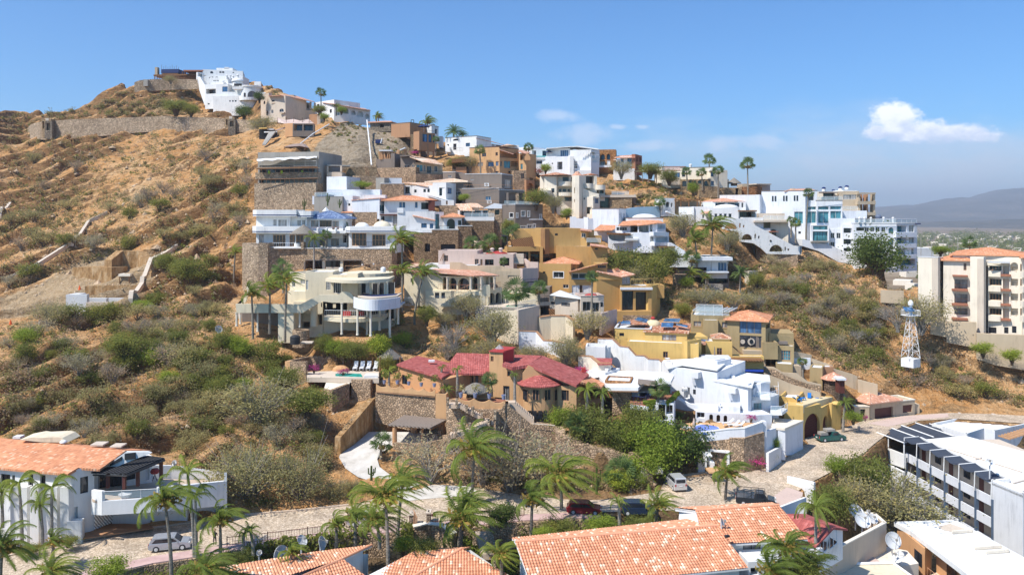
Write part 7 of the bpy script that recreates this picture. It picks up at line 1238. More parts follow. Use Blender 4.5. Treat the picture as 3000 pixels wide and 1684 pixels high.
# ---- satellite dishes
def dish(x,y,Y,r,aim,label,zg=None,sty=None):
 t=T('satellite_dish',label,'satellite dish',Y,'satellite dishes');c=P(x,y,Y);zg=c.z-r-.5 if zg is None else zg;t._root((c.x,c.y,zg));aim=Ve(aim).normalized();a=aim.cross(UP).normalized();b=a.cross(aim);n=20;mb=MB();pf=[(0,0),(.35,.04),(.7,.14),(1,.28)]
 pt=lambda rr,h,k:c+(a*cos(k*2*pi/n)+b*sin(k*2*pi/n))*rr*r+aim*(h-.28)*r
 for k in range(n):
  for(r0,h0),(r1,h1)in zip(pf,pf[1:]):mb.face([pt(r0,h0,k),pt(r0,h0,k+1),pt(r1,h1,k+1),pt(r1,h1,k)][(1 if r0==0 else 0):])
  mb.face([pt(1,.28,k),pt(1,.28,k+1),pt(1.0,.24,k+1),pt(1.0,.24,k)])
 Pt('reflector',mb,mP(W17),sm=1);bk=c-aim*r*.3;Pt('mast',MB().tube([Ve((bk.x,bk.y,zg)),bk],.1,6),mP(W17));Pt('feed_arm',MB().tube([pt(1,.28,15),c+aim*r*.75],.035,4).tube([pt(1,.28,3),c+aim*r*.75],.03,4).tube([pt(1,.28,8),c+aim*r*.75],.03,4),mP(W16));Pt('feed_horn',MB().cbox(c+aim*r*.72-UP*.1,.22,.22,.25),mP(W16))
sw=(.15,-.6,.55)
dish(838,940,99.5,1.05,(.2,-.5,.6),'large cream dish at the back left of the dish yard',-2);dish(890,1008,96.4,.95,(.05,-.65,.55),'large grey dish in front centre of the dish yard',-2);dish(968,998,97.5,.64,(.1,-.6,.6),'medium grey dish at the right of the dish yard',-2);dish(932,942,99,.27,(.1,-.6,.5),'small dish between the large dishes in the yard',-1.5)
dish(1130,1170,95.2,1.0,(.1,-.8,.35),'large upright grey dish beside the flat-roofed annex',-3.4);dish(1170,1300,92.5,.75,(-.7,-.2,.6),'tilted white dish lying near the annex balcony',-3.4);dish(1895,550,113,.55,(-.2,-.5,.5),'grey dish on the flat roof of the white balcony block',0)
use(1700,1200,2.9875);dish(1245,980,84.6,.42,(.8,-.4,.4),'grey dish on the flecked orange roof',None)
use(700,1200,2.862);dish(362,1230,82,1.15,(.75,-.35,.25),'big white dish at the left end of the hedge garden',-2.5);dish(532,1092,85,.62,(.55,-.3,.5),'oval white dish in front of the hedge',-2.5);dish(700,1115,84.5,.75,(.9,-.15,.3),'edge-on blue-grey dish in front of the hedge',-2.5);dish(170,1196,84,.32,(.3,-.7,.3),'small round dish among shrubs beside the hedge',-1.5)
use(0,1200,2.9875);dish(1525,462,103,.34,(-.1,-.8,.3),'small white dish on the back wall of the tiled white house',None)
use(0,0,1);dish(641,964,147,.75,(.7,-.5,.3),'pale dish on the slope at the left end of the cream villa')
# ---- hedges, walls, stairs, fence below the street
use(700,1200,2.862)
hedge('hedge','clipped dark green hedge running below the pink sidewalk and railing',[(60,1140,88.2),(300,1100,89.8),(560,1065,91),(900,1022,92.6),(1100,1000,93.6)],1.2,2.4,3,60)
hedge('hedge','tall dark hedge block behind the palms beside the stone garden wall',[(1355,975,93.6),(1470,985,93)],1.5,4,4,60)
t=T('stone_garden_wall','curved stone garden wall below the gate pillars','wall',92);Wp([(1465,985,1180,93),(1580,962,1180,93.6),(1700,975,1170,93),(1785,1045,1140,91)],.6,W6,kind=W9,gd=0,cap=W13);Wp([(1260,1150,1230,88.6),(1390,1140,1230,88.4),(1395,1150,1230,88.3)],1.4,W12,kind=W9,gd=0);Wp([(2105,960,1130,92),(2330,960,1110,92.4)],.6,W6,kind=W9,gd=0)
t=T('garden_stairs','pale stone stairs with a curved side wall descending to the tiled roofs','stairs',90);st=MB();A,B=P(1980,1035,92),P(2040,1225,87)
for i in range(12):q=A.lerp(B,i/12);st.box(q-UP*.6,Ve((1.4,0,0)),Ve((0,.5,0)),UP*.6)
Pt('steps',st,mS(W6));Wp([(2068,990,1060,93),(2100,1060,1140,90.4),(2118,1180,1240,87)],.5,W8,kind=W9,gd=0);Wp([(1960,1030,1060,92.3),(2060,1028,1060,92.4)],.6,W8,kind=W9,gd=0)
for k,(x0,x1,yt,yb,Y)in enumerate(((1430,1465,885,975,95.6),(1572,1603,872,962,96.6))):
 t=T('gate_pillar','%s square stone gate pillar at the sidewalk railing'%('left','right')[k],'pillar',Y,'gate pillars');b=Bk(x0,x1,yt,yb,Y,d=1.1,m=W16,kind=W9,gd=0,cap=W8,skirt=.5)
t=T('gate','open brown iron gate beside the left stone pillar','gate',95);mb=MB();A,B=P(1465,970,95.6),P(1495,975,94)
for i in range(7):q=A.lerp(B,i/6);mb.tube([q,q+UP*(1.9-i*.15)],.03,4)
mb.tube([A+UP*.2,B+UP*.2],.05,4);mb.tube([A+UP*1.9,B+UP*1.0],.05,4);Pt('leaf',mb,mP(W3))
single(MB().cbox(P(1632,892,96.2),.55,.05,.3),'wall_sign',mP('maroon'),'small dark red plaque hanging on the railing right of the gate','sign')
def fence(label,st):
 t=T('railing_fence',label,'fence',90,'iron railings along the sidewalk');v=[P(*s_)for s_ in st];pk,rl2,ps=MB(),MB(),MB()
 for a,b in zip(v,v[1:]):
  n=int((b-a).length/.28)
  for i in range(n):q=a.lerp(b,i/n);pk.tube([q,q+UP*1.0],.018,4,cap=0)
  rl2.tube([a+UP*.95,b+UP*.95],.035,4);rl2.tube([a+UP*.15,b+UP*.15],.03,4)
  m=max(1,int((b-a).length/5))
  for i in range(m+1):q=a.lerp(b,i/m);ps.tube([q,q+UP*1.1],.05,5)
 t._root(v[0]);Pt('pickets',pk,mP('maroon'));Pt('rails',rl2,mP('maroon'));Pt('posts',ps,mP('maroon'))
fence('dark iron picket railing left of the gate along the pink sidewalk',[(-100,1140,88.4),(240,1100,90.2),(575,1060,91.8),(880,1015,93.6),(1050,1000,94.2),(1430,960,95.9)]);fence('dark iron picket railing right of the gate along the pink sidewalk',[(1605,950,96.8),(1810,925,97.6),(2100,905,98.4),(2390,890,99)])
# ============================================================ GROUND, STREET
CUR[0].done()
use(0,0,1)
ROADU=[(-500,1720),(0,1635),(197,1595),(274,1578),(448,1548),(566,1531),(703,1511),(875,1497),(1021,1481),(1182,1437),(1270,1420),(1380,1425),(1538,1451),(1700,1466),(1780,1462),(1934,1440),(1948,1402),(2001,1394),(2105,1382),(2175,1377),(2252,1349),(2290,1322),(2369,1300),(2356,1284),(2413,1267),(2466,1257),(2536,1229),(2643,1217),(2776,1209),(2900,1212),(3100,1222),(3400,1230)]
ROADL=[(-500,1890),(0,1730),(234,1679),(445,1632),(539,1618),(800,1578),(1084,1546),(1200,1539),(1400,1522),(1535,1509),(1750,1500),(1960,1494),(2150,1488),(2286,1470),(2386,1407),(2436,1381),(2532,1327),(2555,1305),(2610,1262),(2691,1232),(2800,1226),(3000,1240),(3400,1250)]
g0=lambda x,y,z=0:R_(x,y,(CZ-z)*F/(y-HY))
RU=[g0(*p)for p in ROADU];RL=[g0(*p)for p in ROADL]
man="""-300 1300 108;-300 1100 128;-300 950 165;-300 800 200;-300 600 240;-300 450 280;-300 360 325
0 1400 106;0 1250 115;0 1100 132;0 1000 150;0 930 172;0 850 190;0 700 220;0 500 265;0 400 295;0 345 322;100 335 330;60 960 160
200 1150 126;200 1000 146;200 900 172;200 760 200;200 600 238;200 450 272;200 392 292;180 335 335;300 275 331;330 380 288;300 300 322
150 940 166;250 935 164;330 900 166;330 870 176;400 830 182;400 880 170;230 820 188;300 720 206
450 1200 121;450 1050 138;450 930 158;450 800 184;450 650 214;450 500 246;450 420 268;450 360 288;450 300 305;450 245 328
560 1350 110;560 1400 107;660 1500 100.8;660 1400 106;700 1300 113;700 1200 123;700 1100 134;700 1000 144;640 900 160;640 800 182;640 700 200;700 600 212;700 500 233;700 440 246;640 400 264;620 350 288;640 330 302
800 1450 104;900 1400 107.5;850 1300 113;850 1200 122;900 1100 131;1000 1050 138;950 1000 144;900 960 147
780 300 286;860 280 300;900 310 290;760 240 325;850 380 256;900 420 246;1000 400 247;1000 450 238;1080 420 245;1080 500 228;930 480 228;960 350 262;1060 370 258;1020 345 272
1150 390 250;1150 440 240;1300 470 243;1350 480 240;1450 480 246;1560 520 236;1580 560 224;1600 620 210;1640 600 214;1500 610 208
1300 960 150;1250 1000 146;1200 950 151;1400 1000 145;1500 1020 143;1600 1010 143;1650 960 148;1450 920 152;1560 930 150;1250 870 158;1180 880 158
1750 520 240;1800 560 228;1850 600 218;1900 560 228;1950 620 214;1800 500 252;1900 500 252;2000 560 230;2080 580 228
1950 700 200;2000 760 190;2100 750 192;1900 850 177;2000 850 176;2100 850 176;1950 900 167;2050 900 167;1850 800 184
2200 740 200;2250 800 190;2200 880 176;2350 760 202;2330 850 184;2300 950 168;2400 900 178;2450 820 192;2550 780 204;2600 820 196;2650 780 206
2400 1000 164;2500 1000 168;2500 1100 157;2400 1080 156;2600 1100 160;2600 950 178;2700 1000 170;2560 1050 164;2700 1120 159;2800 1120 160;2800 1060 165;2950 1100 162;3000 1160 156;2900 1180 154;3150 1100 162;3150 1180 156;2700 1190 152;2600 1190 152
1900 1400 110;1800 1440 107;1750 1350 112;1600 1420 108;1400 1400 110;1200 1380 112;1300 1340 114.5;1500 1380 111;1250 1420 108;1950 1250 124;1850 1300 118;2000 1340 117;2250 1290 125;2520 1200 148;2650 1180 154"""
for tok in man.replace('\n',';').split(';'):
 a=tok.split();TC.append((float(a[0]),float(a[1]),float(a[2])))
for p in ROADU:TC.append((p[0],p[1],CZ*F/(p[1]-HY)))
DRV=[(1182,1437,.15),(1049,1398,1.3),(1012,1372,1.6),(993,1340,2.2),(1004,1312,2.6),(1040,1285,3.0),(1077,1265,3.3),(1207,1266,3.5),(1300,1272,3.5),(1290,1292,3.4),(1154,1306,3.1),(1118,1325,2.8),(1105,1345,2.2),(1112,1368,1.7),(1144,1392,1.2),(1230,1418,.4)]
for x,y,z in DRV:TC.append((x,y,(CZ-z)*F/(y-HY)))
SKYL=[(-400,330),(0,325),(60,325),(130,335),(180,332),(210,330),(260,308),(330,265),(400,243),(480,232),(560,226),(640,235),(700,235),(765,234),(800,246),(850,272),(900,300),(960,330),(1010,345),(1060,360),(1150,380),(1250,400),(1350,420),(1450,440),(1600,475),(1750,485),(1850,500),(1900,515),(2000,540),(2100,550),(2200,568),(2350,610),(2500,700),(2620,745),(2700,790),(3000,830),(3400,840)]
pts=np.array([p for p in TC if p[1]>150],float);rng=np.random.RandomState(1);_,ui=np.unique(np.round(pts[:,:2]/6),axis=0,return_index=True);pts=pts[ui]
XY=pts[:,:2]/300.0;LV=np.log(pts[:,2])
def tps_k(d2):return np.where(d2>0,.5*d2*np.log(np.maximum(d2,1e-12)),0)
n=len(XY);K=tps_k(((XY[:,None]-XY[None])**2).sum(-1))+np.eye(n)*.004;Pm=np.hstack([np.ones((n,1)),XY]);Am=np.zeros((n+3,n+3));Am[:n,:n]=K;Am[:n,n:]=Pm;Am[n:,:n]=Pm.T
sol=np.linalg.solve(Am,np.concatenate([LV,np.zeros(3)]));wv,av=sol[:n],sol[n:]
def D_tps(q):
 q=np.asarray(q,float)/300.0;out=np.empty(len(q))
 for i in range(0,len(q),4000):c=q[i:i+4000];out[i:i+4000]=tps_k(((c[:,None]-XY[None])**2).sum(-1))@wv+av[0]+c@av[1:]
 return np.exp(out)
COLS=np.arange(-420,3421,16.0);ROWS=np.arange(200,1760,7.0)
gx,gy=np.meshgrid(COLS,ROWS,indexing='ij');DM=D_tps(np.stack([gx.ravel(),gy.ravel()],1)).reshape(gx.shape)
sk=np.interp(COLS,[p[0]for p in SKYL],[p[1]for p in SKYL]);ru=np.interp(COLS,[p[0]for p in ROADU],[p[1]for p in ROADU]);rl_=np.interp(COLS,[p[0]for p in ROADL],[p[1]for p in ROADL])
YG=np.arange(55,420,1.0);ZT=np.zeros((len(COLS),len(YG)))
for i,cx in enumerate(COLS):
 m=(ROWS>=sk[i])&(ROWS<=ru[i]);yy=ROWS[m][::-1];d=DM[i][m][::-1]
 yr=CZ*F/(ru[i]-HY);d=np.maximum(d,yr);d=np.maximum.accumulate(d+np.arange(len(d))*.05)
 yy=np.concatenate([[ru[i]],yy]);d=np.concatenate([[yr],d]);py=np.interp(YG,d,yy);z=CZ-(py-HY)*YG/F
 top=d[-1];zt=CZ-(yy[-1]-HY)*top/F;back=YG>top;z[back]=zt-(YG[back]-top)*.4-(YG[back]-top)**2*.004
 z[YG<yr]=0;yl=CZ*F/(rl_[i]-HY);f_=YG<yl-.6;z[f_]=-2.6-(yl-.6-YG[f_])*.06-np.clip((cx-2440)/120,0,1)*np.minimum(9,(yl-.6-YG[f_])*.75);ZT[i]=np.maximum(z,-14)
 if cx>2600:ZT[i][YG>185]=np.minimum(ZT[i][YG>185],ZT[i][130]-(YG[YG>185]-185)*.35)
ZT=np.maximum(ZT,-14)
# light smoothing across columns, hill part only
Zs=ZT.copy();Zs[1:-1]=(ZT[:-2]+2*ZT[1:-1]+ZT[2:])/4;hm=YG[None,:]>(CZ*F/(ru-HY))[:,None]+2;ZT=np.where(hm,Zs,ZT)
def ground_arr(X,Y):
 px=CX+F*X/Y;a=np.clip((px-COLS[0])/16.0,0,len(COLS)-1.001);b=np.clip((Y-YG[0])/1.0,0,len(YG)-1.001);i,j=a.astype(int),b.astype(int);fa,fb=a-i,b-j
 return(ZT[i,j]*(1-fa)*(1-fb)+ZT[i+1,j]*fa*(1-fb)+ZT[i,j+1]*(1-fa)*fb+ZT[i+1,j+1]*fa*fb)
 # flatten: everything inside the lower gardens east of the yard
def pip(X,Y,poly):
 ins=np.zeros(X.shape,bool);n=len(poly)
 for i in range(n):
  x1,y1,x2,y2=poly[i].x,poly[i].y,poly[(i+1)%n].x,poly[(i+1)%n].y
  c=((y1>Y)!=(y2>Y))&(X<(x2-x1)*(Y-y1)/((y2-y1)if y2!=y1 else 1e-9)+x1);ins^=c
 return ins
def dist_poly(X,Y,poly,closed=True):
 d=np.full(X.shape,1e9);n=len(poly)
 for i in range(n if closed else n-1):
  a,b=poly[i],poly[(i+1)%n];ex,ey=b.x-a.x,b.y-a.y;l2=ex*ex+ey*ey+1e-9;tt=np.clip(((X-a.x)*ex+(Y-a.y)*ey)/l2,0,1);d=np.minimum(d,np.hypot(X-a.x-tt*ex,Y-a.y-tt*ey))
 return d
ROAD=RU+RL[::-1];DR3=[g0(*p)for p in DRV]
def fbm(X,Y,s,seed,o=4):
 out=np.zeros(X.shape);amp=1;rs=np.random.RandomState(seed)
 for k in range(o):
  G=rs.rand(64,64);x,y=X/s*2**k+31.7*k,Y/s*2**k+17.3*k;i,j=np.floor(x).astype(int),np.floor(y).astype(int);fx,fy=x-i,y-j;fx,fy=fx*fx*(3-2*fx),fy*fy*(3-2*fy)
  g=lambda a,b:G[(i+a)%64,(j+b)%64];out+=amp*((g(0,0)*(1-fx)+g(1,0)*fx)*(1-fy)+(g(0,1)*(1-fx)+g(1,1)*fx)*fy-.5);amp*=.5
 return out
def rough(X,Y,Z):
 px=CX+F*X/Y;py=HY+(CZ-Z)*F/Y;m=np.clip((Y-CZ*F/(np.interp(px,[p[0]for p in ROADU],[p[1]for p in ROADU])-HY)-1.5)/8,0,1)
 wild=np.clip((720-px)/60,0,1)*np.clip((1450-py)/60,0,1);wild=np.maximum(wild,np.clip((px-2000)/80,0,1)*np.clip((py-700)/60,0,1)*np.clip((1180-py)/60,0,1));wild=np.maximum(wild,.35*np.clip((px-1700)/60,0,1)*np.clip((640-py)/40,0,1));wild=np.maximum(wild,.35)
 h=fbm(X,Y,14,3)*1.5+fbm(X,Y,3.4,5,4)*.75
 q=np.where(px<1400,Z-.62*X,Z+.75*X)*.5+fbm(X,Y,22,8,3)*4.0+Y*.10;fr=(q/4.2)%1.0;fr2=(q/1.35+.3)%1.0
 led=np.where(fr<.10,fr/.10,(1-fr)/.90)-.45;led2=np.where(fr2<.22,fr2/.22,(1-fr2)/.78)-.5
 msk=np.clip(fbm(X,Y,26,11,3)*3+.6,0,1);msk2=np.clip(fbm(X,Y,9,21,3)*3+.4,0,1)
 return m*(h*(.4+.6*wild)+wild*(led*3.9*msk+led2*1.1*msk2))
xs=np.arange(-235,215,.62);ys=np.concatenate([np.arange(58,200,.55),np.arange(200,340,.75),np.arange(340,420,2.5)])
GX,GY=np.meshgrid(xs,ys,indexing='ij');keep=np.abs(GX)<GY*.80+14
GZ=ground_arr(GX,GY);GZ=GZ+rough(GX,GY,GZ)
ir=pip(GX,GY,ROAD);dr=dist_poly(GX,GY,ROAD);low=~ir&(GZ<-1.5);wr=np.where(ir,1,np.clip(1-dr/1.6,0,1));wr=np.where(low,(dr<.5)*1.0,wr);GZ=GZ*(1-wr)+(-.12)*wr
ZD=sum(p.z for p in DR3)/len(DR3)
def drv_z(X,Y):
 w=np.zeros(X.shape);s=np.zeros(X.shape)
 for p in DR3:k=1/((X-p.x)**2+(Y-p.y)**2+.3)**1.5;w+=k;s+=k*p.z
 return s/w
idv=pip(GX,GY,DR3);dd=dist_poly(GX,GY,DR3);wd=np.where(idv,1,np.clip(1-dd/1.3,0,1));GZ=GZ*(1-wd)+(drv_z(GX,GY)-.15)*wd
# keep the ground clear of the house fronts it would swallow
for th in():
 pass
nx,ny=GX.shape;idx=-np.ones(GX.shape,int);idx[keep]=np.arange(keep.sum());a=idx[:-1,:-1];b=idx[1:,:-1];c=idx[1:,1:];d=idx[:-1,1:];ok=(a>=0)&(b>=0)&(c>=0)&(d>=0)
faces=np.stack([a[ok],b[ok],c[ok],d[ok]],1);co_=np.stack([GX[keep],GY[keep],GZ[keep]],1)
me=bpy.data.meshes.new('hillside');me.vertices.add(len(co_));me.vertices.foreach_set('co',co_.ravel());me.loops.add(faces.size);me.loops.foreach_set('vertex_index',faces.ravel());me.polygons.add(len(faces));me.polygons.foreach_set('loop_start',np.arange(0,faces.size,4));me.polygons.foreach_set('loop_total',np.full(len(faces),4));me.update(calc_edges=True)
# real ground kinds: spoil heap (grey tan), excavated cut, garden soil
px_=CX+F*co_[:,0]/co_[:,1];py_=HY+(CZ-co_[:,2])*F/co_[:,1]
class V2:
 def __init__(s,x,y):s.x,s.y=x,y
spoil=pip(px_,py_,[V2(*p)for p in((900,480),(930,420),(1000,362),(1050,350),(1130,355),(1200,380),(1205,470),(1150,490),(1000,500))]).astype(float)
cut=pip(px_,py_,[V2(*p)for p in((0,870),(100,840),(190,790),(260,745),(400,735),(470,760),(440,830),(400,890),(150,920),(0,935))]).astype(float)
gard=((GZ[keep]<-1.2)).astype(float);soil=((py_>1080)&(px_>1330)&(px_<2100)).astype(float)
ca=me.color_attributes.new('ground_kind','FLOAT_COLOR','POINT');ca.data.foreach_set('color',np.stack([spoil,cut,np.maximum(gard,soil*.6),np.ones_like(gard)],1).astype(np.float32).ravel())
m,t_,b_=newmat('dry_earth',.97,.05);p=geo(t_)
mp1=N(t_,'ShaderNodeMapping');mp1.inputs['Rotation'].default_value=(0,rad(28),0);mp1.inputs['Scale'].default_value=(.35,.8,2.3);L(t_,p,mp1.inputs['Vector']);stra=noise_(t_,mp1.outputs[0],.55,6,.65)
n1=noise_(t_,p,.06,5,.6);n2=noise_(t_,p,.9,6,.65);n3=noise_(t_,p,4.5,3,.6)
base=ramp(t_,math_(t_,'ADD',math_(t_,'MULTIPLY',n1,.55),math_(t_,'MULTIPLY',n2,.45)),[(.30,(.44,.20,.07)),(.42,(.61,.315,.12)),(.52,(.69,.41,.195)),(.62,(.73,.50,.28)),(.72,(.66,.51,.34))])
rk=N(t_,'ShaderNodeMix',data_type='RGBA');L(t_,ramp(t_,stra,[(.52,(0,0,0)),(.60,(.85,.85,.85))]),rk.inputs[0]);L(t_,base,rk.inputs[6]);L(t_,ramp(t_,n2,[(.35,(.20,.11,.05)),(.65,(.50,.32,.16))]),rk.inputs[7])
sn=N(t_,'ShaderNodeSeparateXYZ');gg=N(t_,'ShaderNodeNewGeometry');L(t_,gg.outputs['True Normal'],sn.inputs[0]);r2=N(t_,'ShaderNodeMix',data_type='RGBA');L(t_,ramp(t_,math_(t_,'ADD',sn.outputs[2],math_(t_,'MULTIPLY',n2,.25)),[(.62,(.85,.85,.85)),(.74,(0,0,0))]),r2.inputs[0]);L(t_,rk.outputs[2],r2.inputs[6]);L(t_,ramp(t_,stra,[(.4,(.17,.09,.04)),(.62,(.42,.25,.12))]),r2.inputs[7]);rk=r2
at=N(t_,'ShaderNodeAttribute',attribute_name='ground_kind');ss_=N(t_,'ShaderNodeSeparateColor');L(t_,at.outputs['Color'],ss_.inputs[0]);cur=rk.outputs[2]
for k,cc in((0,[(.35,(.30,.23,.15)),(.65,(.52,.43,.32))]),(1,[(.35,(.45,.31,.17)),(.65,(.60,.46,.30))]),(2,[(.35,(.12,.09,.05)),(.65,(.25,.17,.10))])):
 mx=N(t_,'ShaderNodeMix',data_type='RGBA');L(t_,ss_.outputs[k],mx.inputs[0]);L(t_,cur,mx.inputs[6]);L(t_,ramp(t_,n2,cc),mx.inputs[7]);cur=mx.outputs[2]
gl=N(t_,'ShaderNodeMix',data_type='RGBA');gl.blend_type='MULTIPLY';gl.inputs[0].default_value=1;L(t_,cur,gl.inputs[6]);L(t_,ramp(t_,n3,[(.3,(.72,.70,.66)),(.7,(1.12,1.1,1.08))]),gl.inputs[7]);L(t_,gl.outputs[2],b_.inputs['Base Color'])
bump(t_,b_,math_(t_,'ADD',math_(t_,'ADD',stra,n2),math_(t_,'MULTIPLY',n3,.35)),1.0,1.1)
hill=link('hillside',me,m);tag(hill,'dry ochre rocky hillside with ledges','hillside',kind='structure')
# BVH-free height lookup
def height(X,Y):
 i=(X-xs[0])/.62;i0=int(np.clip(i,0,len(xs)-2));fi=min(1,max(0,i-i0));j0=int(np.clip(np.searchsorted(ys,Y)-1,0,len(ys)-2));fj=min(1,max(0,(Y-ys[j0])/(ys[j0+1]-ys[j0])))
 return float(GZ[i0,j0]*(1-fi)*(1-fj)+GZ[i0+1,j0]*fi*(1-fj)+GZ[i0,j0+1]*(1-fi)*fj+GZ[i0+1,j0+1]*fi*fj)
_yy=np.concatenate([np.arange(60,340,.5)])
def onground(x,y,off=0):
 """where the line of sight through photo pixel (x, y) meets the ground"""
 X=(x-CX)*_yy/F;zl=CZ-(y-HY)*_yy/F;i=np.clip(((X-xs[0])/.62).astype(int),0,len(xs)-1);j=np.clip(np.searchsorted(ys,_yy),0,len(ys)-1);zg=GZ[i,j];h=np.where(zg>=zl)[0]
 if len(h)==0:return None
 k=h[0];Y=_yy[k];return Ve(((x-CX)*Y/F,Y,height((x-CX)*Y/F,Y)+off))
 # ---- road sheet, kerbs, sidewalk, driveway
def flat(poly,z,name,m,label,kind='structure',cat=None,sub=True):
 bm=bmesh.new();vs=[bm.verts.new((p.x,p.y,z if z is not None else p.z+.02))for p in poly];es=[bm.edges.new((vs[i],vs[(i+1)%len(vs)]))for i in range(len(vs))];bmesh.ops.triangle_fill(bm,edges=es,use_beauty=True);me=bpy.data.meshes.new(name);bm.to_mesh(me);bm.free();o=link(name,me,m);return tag(o,label,cat or name,kind=kind)
m,t_,b_=newmat('cobbles',.95,.1);p=geo(t_);v=N(t_,'ShaderNodeTexVoronoi',feature='DISTANCE_TO_EDGE');v.inputs['Scale'].default_value=4.6;L(t_,p,v.inputs['Vector']);v2=N(t_,'ShaderNodeTexVoronoi');v2.inputs['Scale'].default_value=4.6;L(t_,p,v2.inputs['Vector']);s2=N(t_,'ShaderNodeSeparateColor');L(t_,v2.outputs['Color'],s2.inputs[0])
cc=ramp(t_,s2.outputs[0],[(0,(.37,.29,.21)),(.4,(.52,.42,.31)),(.8,(.64,.53,.40)),(1,(.74,.62,.48))]);dk=N(t_,'ShaderNodeMix',data_type='RGBA');L(t_,ramp(t_,v.outputs[0],[(0,(0,0,0)),(.07,(1,1,1))]),dk.inputs[0]);dk.inputs[6].default_value=(.30,.23,.165,1);L(t_,cc,dk.inputs[7])
tr=N(t_,'ShaderNodeMix',data_type='RGBA');tr.blend_type='MULTIPLY';tr.inputs[0].default_value=1;L(t_,dk.outputs[2],tr.inputs[6]);L(t_,ramp(t_,noise_(t_,p,.22,6,.65),[(.32,(.70,.68,.66)),(.5,(.98,.96,.94)),(.66,(1.18,1.12,1.05))]),tr.inputs[7]);L(t_,tr.outputs[2],b_.inputs['Base Color']);bump(t_,b_,v.outputs[0],.7,.08)
flat(ROAD,.02,'road',m,'cobbled street curving up from lower left to the right',cat='road')
m,t_,b_=newmat('driveway_concrete',.9,.2);p=geo(t_);L(t_,ramp(t_,noise_(t_,p,.5,6,.6),[(.3,(.44,.40,.34)),(.55,(.60,.56,.50)),(.7,(.66,.62,.56))]),b_.inputs['Base Color']);bump(t_,b_,noise_(t_,p,6,3),.2,.03)
DX=[Ve((p.x,p.y,p.z+.06))for p in DR3]
bm=bmesh.new();vs=[bm.verts.new(p)for p in DX];es=[bm.edges.new((vs[i],vs[(i+1)%len(vs)]))for i in range(len(vs))];bmesh.ops.triangle_fill(bm,edges=es,use_beauty=True);me=bpy.data.meshes.new('driveway');bm.to_mesh(me);bm.free();tag(link('driveway',me,m),'curved pale concrete driveway climbing from the street to the wooden carport','driveway',kind='structure')
flat([g0(*p)for p in((1150,1445),(1182,1437),(1270,1420),(1380,1425),(1400,1440),(1330,1455),(1240,1462),(1175,1470))],.05,'driveway_apron',m,'pale concrete apron joining the driveway to the cobbled street',cat='driveway')
def ribbon(poly,w,z,h,name,m,label,side=1,kind='structure'):
 mb=MB()
 for i,(a,b)in enumerate(zip(poly,poly[1:])):
  k=z+i%2*.006;a,b=Ve((a.x,a.y,k)),Ve((b.x,b.y,k));e=(b-a).normalized();q=Ve((-e.y,e.x,0))*w*side;mb.box(a-e*.02,b-a+e*.04,q,UP*h)
 return single(mb,name,m,label,name,kind=kind)
sw_=[g0(x,y)for x,y in((-200,1790),(0,1730),(234,1679),(445,1632),(539,1618),(800,1578),(1084,1546),(1200,1539),(1400,1522),(1535,1509),(1750,1500))]
m,t_,b_=newmat('pink_paving',.9,.15);p=geo(t_);L(t_,ramp(t_,noise_(t_,p,.8,5),[(.3,(.46,.30,.27)),(.7,(.60,.42,.37))]),b_.inputs['Base Color'])
ribbon(sw_,1.9,0,.14,'sidewalk',m,'pink paved sidewalk along the lower edge of the street',-1)
kb=mS(W6);ribbon(RU[1:9],.35,-.05,.22,'kerb',kb,'stone kerb along the upper left edge of the street',1);ribbon(RU[16:21],.35,-.05,.2,'kerb',kb,'stone kerb below the red flower bed',1)
ribbon([Ve((p.x,p.y-1.9,0))for p in sw_[1:]],.4,-3.2,3.2,'retaining_wall',mat(W9,W6),'stone retaining wall carrying the pink sidewalk',-1,kind='structure')
flat([g0(*p,-.2)for p in((2232,1481),(2306,1431),(2352,1447),(2348,1480),(2290,1508))],.045,'parking_pad',mS('pink'),'pinkish parking pad beside the street',cat='parking pad')
flat([g0(*p,0)for p in((2540,1240),(2643,1219),(2776,1211),(2780,1222),(2700,1228),(2600,1250))],.04,'forecourt',mS('pink'),'pinkish paved forecourt in front of the beige garage',cat='forecourt')
